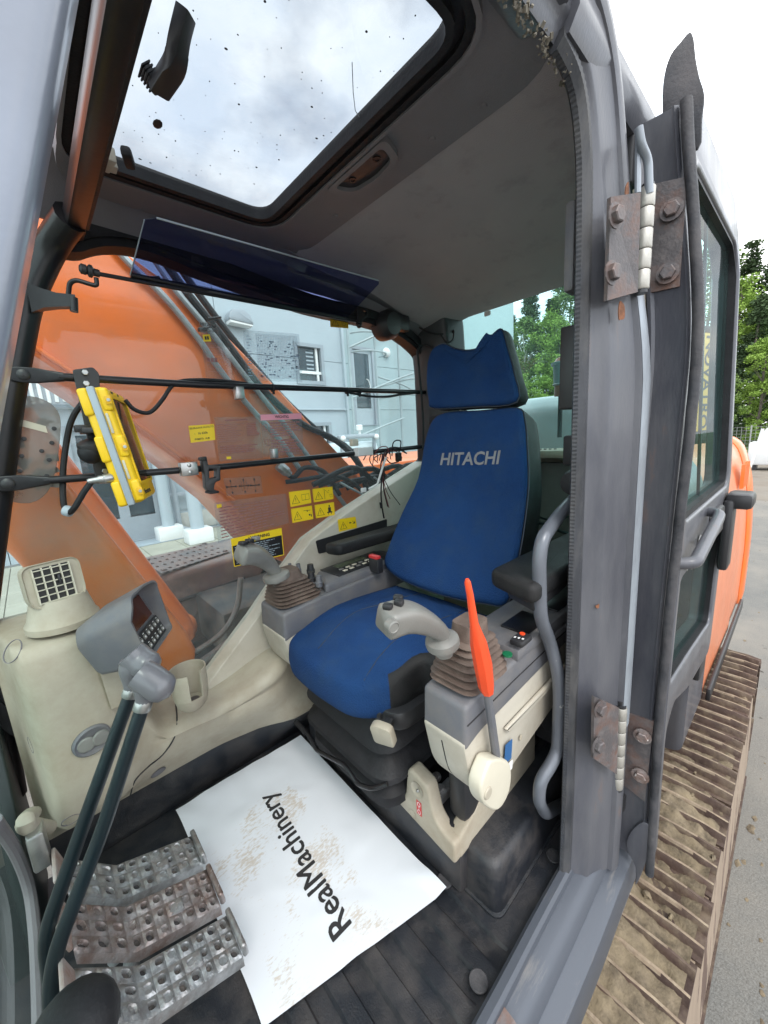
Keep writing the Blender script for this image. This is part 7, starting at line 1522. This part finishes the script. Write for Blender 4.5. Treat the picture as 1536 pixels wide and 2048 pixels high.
# ------------------------------------------------------------------ the building across the yard
WY = 9.0; TZ_ = -0.55
M['panel'] = mat('panel', (0.355, 0.405, 0.44), 0.4, 0.0, 0.03, 1.2, 0.02, 60)
M['panel2'] = mat('panel2', (0.30, 0.375, 0.39), 0.45, 0, 0.04, 1.2, 0.02, 60)  # greener, darker copy of panel: the different light on that part painted in
M['trim_grey'] = mat('trim_grey', (0.28, 0.31, 0.34), 0.5, 0.1, 0.05)
M['win_glass'] = mat('win_glass', (0.035, 0.05, 0.06), 0.06, 0, 0.3, 2)
bd = thing('office_building', 'pale blue panelled building with grey framed windows across the yard', 'building', (4, WY + 2, TZ_))
# openings (x0, x1, z0, z1): panels are split round them
OP = [(5.42, 6.30, 2.70, 3.72), (5.20, 6.36, 0.62, 1.72), (7.20, 8.10, 1.60, 3.82), (0.55, 1.95, TZ_, 1.75)]
zb = [TZ_, 0.80, 2.06, 3.32, 4.58, 5.84]; xb = [-4.0, -0.5, 3.55, 6.95, 9.2, 12.5]
def subtract(r):
    rs = [r]
    for o in OP:
        out = []
        for (a, c, z0, z1) in rs:
            if o[1] <= a or o[0] >= c or o[3] <= z0 or o[2] >= z1: out.append((a, c, z0, z1)); continue
            if o[0] > a: out.append((a, o[0], z0, z1))
            if o[1] < c: out.append((o[1], c, z0, z1))
            if o[2] > z0: out.append((max(a, o[0]), min(c, o[1]), z0, o[2]))
            if o[3] < z1: out.append((max(a, o[0]), min(c, o[1]), o[3], z1))
        rs = out
    return rs
for i in range(len(xb) - 1):
    for j in range(len(zb) - 1):
        b = MB()
        for (a, c, z0, z1) in subtract((xb[i] + 0.006, xb[i + 1] - 0.006, zb[j] + 0.006, zb[j + 1] - 0.006)):
            if c - a > 0.03 and z1 - z0 > 0.03: b.box(((a + c) / 2, WY + 0.06, (z0 + z1) / 2), (c - a, 0.12, z1 - z0))
        if b.v: build('wall_panel', b, M['panel'] if xb[i] < 6.9 else M['panel2'], bd, 30)
b = MB(); b.box((4.2, WY + 0.2, 2.63), (16.6, 0.1, 6.4)); build('wall_core', b, M['trim_grey'], bd)
b = MB(); b.box((1.5, WY - 0.03, 2.06), (10.8, 0.06, 0.05), None, 0.008); build('drip_ledge', b, M['panel'], bd)
b = MB(); b.box((6.95, WY - 0.04, 2.62), (0.07, 0.08, 6.3), None, 0.01); build('corner_pipe', b, M['panel'], bd)
def window(x0, x1, z0, z1, split=True):
    b = MB(); fr = 0.09
    b.ring_prism([(x0, z0), (x1, z0), (x1, z1), (x0, z1)], [(x0 + fr, z0 + fr), (x1 - fr, z0 + fr), (x1 - fr, z1 - fr), (x0 + fr, z1 - fr)], WY - 0.03, WY + 0.12, 'y'); f = build('window', b, M['trim_grey'], bd, 30)
    b = MB(); b.box(((x0 + x1) / 2, WY + 0.09, (z0 + z1) / 2), (x1 - x0 - 2 * fr, 0.02, z1 - z0 - 2 * fr)); build('pane', b, M['win_glass'], f)
    if split:
        b = MB(); b.box(((x0 + x1) / 2, WY + 0.06, z0 + (z1 - z0) * 0.30), (x1 - x0 - 2 * fr, 0.06, 0.07)); b.box((x1 - fr - 0.1, WY + 0.06, (z0 + z1) / 2), (0.06, 0.05, z1 - z0 - 2 * fr)); build('sash', b, M['sticker_white'], f)
        for k in range(5):
            b = MB(); b.box((x1 - fr - 0.30, WY + 0.075, z1 - fr - 0.12 - 0.10 * k), (0.22, 0.02, 0.035), Matrix.Identity(4)); build('blind_slat', b, M['blue_grey'], f)
window(*OP[0]); window(*OP[1])
def bdoor(x0, x1, z0, z1, leaves, m):
    b = MB(); fr = 0.08
    b.ring_prism([(x0, z0), (x1, z0), (x1, z1), (x0, z1)], [(x0 + fr, z0 + 0.02), (x1 - fr, z0 + 0.02), (x1 - fr, z1 - fr), (x0 + fr, z1 - fr)], WY - 0.03, WY + 0.12, 'y'); f = build('door', b, M['trim_grey'], bd, 30)
    w_ = (x1 - x0 - 2 * fr) / leaves
    for k in range(leaves):
        a = x0 + fr + w_ * k; c = a + w_; b = MB(); q = 0.09
        b.ring_prism([(a, z0 + 0.02), (c, z0 + 0.02), (c, z1 - fr), (a, z1 - fr)], [(a + q, z0 + 0.5), (c - q, z0 + 0.5), (c - q, z1 - fr - q), (a + q, z1 - fr - q)], WY + 0.03, WY + 0.09, 'y'); build('door_leaf', b, m, f, 30)
        b = MB(); b.box(((a + c) / 2, WY + 0.06, (z0 + z1) / 2 + 0.2), (c - a - 2 * q, 0.02, z1 - z0 - fr - q - 0.5)); build('pane', b, M['win_glass'], f)
    b = MB(); hx = x0 + fr + w_ * (1 if leaves > 1 else 0.85) - 0.1; b.tube(fillet([(hx, WY + 0.03, z0 + 0.95), (hx, WY - 0.05, z0 + 1.0), (hx + 0.05, WY - 0.06, z0 + 1.12), (hx, WY - 0.05, z0 + 1.3), (hx, WY + 0.03, z0 + 1.34)], 0.03), 0.014, 8); build('handle', b, M['sticker_white'], f)
bdoor(*OP[3], 2, M['trim_grey']); bdoor(*OP[2], 1, M['panel'])
for (x0, x1, z0, z1) in ((2.15, 3.5, -0.05, 1.3), (2.2, 3.45, -0.5, -0.12)):
    b = MB(); b.box(((x0 + x1) / 2, WY - 0.015, (z0 + z1) / 2), (x1 - x0, 0.04, z1 - z0), None, 0.006); build('cladding', b, M['panel'] if z0 > -0.2 else mat('plinth', (0.40, 0.39, 0.36), 0.8), bd)
# wall lamp
wl_ = thing('wall_lamp', 'grey hooded lamp on the pale blue building wall', 'lamp', (4.1, WY, 3.95))
c0 = Vector((3.995,8.820,3.968)); b = MB(); b.prism(rpoly([(-0.28, -0.06), (0.28, -0.10), (0.22, 0.10), (0.06, 0.19), (-0.18, 0.17), (-0.27, 0.06)], 0.05), -0.16, 0.14, 'y', 0.03, Matrix.Translation(c0)); build('lamp_hood', b, M['trim_grey'], wl_, 40)
b = MB(); b.prism([(-0.25, -0.11), (0.24, -0.14), (0.26, -0.10), (-0.26, -0.06)], -0.14, 0.1, 'y', 0.01, Matrix.Translation(c0)); build('lamp_glass', b, M['sticker_white'], wl_)
# columns of the canopy, on white footings
for (px, py, yy, r_, lab) in ((320, 1050, 9.0, 0.1, 'white canopy column farther from the yard, beside the entrance door'), (383, 1072, 7.75, 0.13, 'white canopy column nearer the yard on a white block footing')):
    pass
def column(x, y, r_, lab, thin=False):
    t = thing('canopy_column', lab, 'column', (x, y, TZ_), 'canopy columns on the terrace')
    b = MB(); b.tube([(x, y, TZ_ + 0.2), (x, y, 2.3)], r_, 16); build('shaft', b, M['panel'], t)
    b = MB(); b.box((x, y, TZ_ + 0.14), (0.46, 0.36, 0.28), None, 0.03); build('footing', b, M['sticker_white'], t, 40)
column(1.87, 8.55, 0.11, 'pale canopy column farther from the yard, beside the entrance door'); column(2.18, 7.75, 0.12, 'pale canopy column nearer the yard on a white block footing')
b = MB(); b.tube(fillet([(2.13, 8.8, 2.4), (2.13, 8.8, TZ_ + 0.15), (2.35, 8.72, TZ_ + 0.06)], 0.08), 0.055, 12); tag(build('downpipe', b, M['trim_grey'], None), 'grey rain downpipe behind the canopy columns', 'downpipe')
b = MB(); b.box((3.2, 8.82, 0.30), (2.6, 0.08, 0.09), None, 0.01); tag(build('wall_rail', b, M['trim_grey'], None), 'grey horizontal rail along the building behind the columns', 'rail')
# terrace with its tiles
te = thing('terrace', 'pale tiled terrace in front of the building entrance', 'terrace', (1.5, 6.8, GZ), None, 'structure')
b = MB(); b.box((1.2, 6.5, (GZ + TZ_ - 0.03) / 2), (9.4, 4.98, TZ_ - 0.03 - GZ), None, 0.01); build('slab', b, mat('concrete', (0.38, 0.37, 0.33), 0.85, 0, 0.1, 2), te)
b = MB(); b.box((0, 0, -0.015), (0.592, 0.592, 0.03), None, 0.005, 1); tile0 = build('tile', b, mat('tile', (0.38, 0.37, 0.30), 0.6, 0, 0.08, 1.3, 0.05, 60, dirt=((0.30, 0.285, 0.23), 0.3, 2, 0.5), world=True), te, 30, at=(0, 0, 0))
first = True
for i in range(15):
    for j in range(8):
        o = tile0 if first else tile0.copy()
        if not first: link(o, te)
        first = False; o.location = Vector((-3.2 + 0.6 * i, 4.35 + 0.6 * j, TZ_)) - wloc(te)
b = MB(); b.box((1.25, 8.62, TZ_ + 0.012), (1.7, 0.5, 0.02), None, 0.004); build('door_grating', b, M['blue_grey'], te)
# corrugated gable seen past the near edge of the window
cg = thing('corrugated_sheet', 'white corrugated metal canopy edge on the building, far left', 'cladding', (0.35, WY - 0.4, 2.1))
for k in range(12):
    b = MB(); b.box((-0.15 + 0.1 * k, WY - 0.4, 2.28 + 0.012 * k), (0.055, 0.05, 0.5), None, 0.02); build('rib', b, M['sticker_white'], cg, 40)
b = MB(); b.box((0.4, WY - 0.37, 2.34), (1.3, 0.03, 0.5)); build('backing', b, M['trim_grey'], cg)
# fire escape in front of the upper door: posts, hoops and rails
fe = thing('fire_escape', 'pale grey steel fire escape frame with hoops and rails in front of the upper door', 'fire escape', (8.0, 8.3, GZ))
M['galv'] = mat('galv', (0.30, 0.35, 0.36), 0.45, 0.2, 0.06)
for x in (6.62, 7.55, 8.45, 9.5):
    b = MB(); b.tube([(x, 8.3, GZ), (x, 8.3, 4.6)], 0.035, 8); build('post', b, M['galv'], fe)
for (a, c) in (((6.62, 8.3, 3.55), (8.45, 8.0, 4.25)), ((6.62, 8.3, 2.30), (9.5, 8.2, 3.2)), ((6.62, 8.3, 1.25), (8.45, 8.2, 1.75)), ((7.55, 8.3, 2.9), (9.5, 8.3, 2.2)), ((7.55, 8.3, 2.6), (9.5, 8.3, 2.95)), ((7.55, 8.3, 2.3), (9.5, 8.3, 2.4))):
    m_ = ((Vector(a) + Vector(c)) / 2) + Vector((0, -0.25, 0.06)); b = MB(); b.tube(catmull([a, m_, c], 8), 0.028, 8); build('rail', b, M['galv'], fe)
for z in (3.85, 3.4):
    b = MB(); b.tube([(7.1 + 0.55 * math.cos(R(a)), 8.1 + 0.4 * math.sin(R(a)), z) for a in range(-180, 40, 20)], 0.022, 6); build('hoop', b, M['galv'], fe)
# dome lamp on the wall there
b = MB(); b.sphere((8.6, WY - 0.05, 3.75), (0.14, 0.10, 0.14), 16, 10); tag(build('dome_lamp', b, M['sticker_white'], None), 'small white dome lamp on the wall beside the upper door', 'lamp')
# roof block seen over the headrest
b = MB(); b.box((15.0, 12.0, 2.95), (4.5, 5.0, 8.3), None, 0.1); rb_ = build('rear_building', b, mat('far_wall', (0.36, 0.43, 0.47), 0.6, 0, 0.05), None, 40); tag(rb_, 'pale flat-roofed building block rising behind the headrest', 'building')
b = MB(); b.box((14.4, 10.6, 7.75), (0.9, 0.8, 0.7), None, 0.05); build('roof_unit', b, M['panel2'], rb_)
# white service truck with a lamp bar
ve = thing('service_truck', 'white service truck with a lamp bar on its roof, beyond the machine', 'truck', (5.4, 6.9, GZ))
b = MB(); b.prism(rpoly([(4.75, GZ + 0.5), (4.8, 0.35), (4.98, 1.14), (5.9, 1.16), (6.02, 0.35), (6.9, 0.25), (7.0, GZ + 0.5)], 0.12), 6.6, 8.0, 'y', 0.05); build('body', b, mat('truck_white', (0.62, 0.70, 0.72), 0.3, 0, 0.04, 3), ve, 40)
b = MB(); b.prism(rpoly([(4.93, 0.40), (5.06, 1.02), (5.82, 1.02), (5.92, 0.40)], 0.06), 6.575, 6.598, 'y'); build('side_window', b, M['win_glass'], ve)
for x in (5.2, 6.5):
    b = MB(); b.lathe([(0.0, 0.0), (0.2, 0.0), (0.38, 0.02), (0.40, 0.08), (0.40, 0.2)], 24, frame((x, 6.58, GZ + 0.4), (0, 1, 0))); w2 = build('wheel', b, M['rubber'], ve, 40)
    b = MB(); b.lathe([(0.0, 0.0), (0.2, 0.0), (0.2, 0.03)], 18, frame((x, 6.565, GZ + 0.4), (0, 1, 0))); build('rim', b, M['steel'], w2)
b = MB(); b.box((5.30, 6.52, 1.27), (1.10, 0.10, 0.09), None, 0.03); b.box((4.86, 6.55, 1.12), (0.05, 0.06, 0.3)); b.box((5.76, 6.55, 1.12), (0.05, 0.06, 0.3)); lbx = build('lamp_bar', b, M['trim_grey'], ve, 40)
for x in (4.84, 5.76):
    b = MB(); b.sphere((x, 6.46, 1.24), 0.06, 12, 8); build('work_lamp', b, M['sticker_white'], lbx)
b = MB(); b.lathe([(0.03, 0), (0.03, 0.08), (0.07, 0.085), (0.075, 0.18), (0.05, 0.2), (0, 0.2)], 14, Matrix.Translation((5.36, 6.55, 1.31))); build('beacon', b, M['sticker_white'], ve, 40)
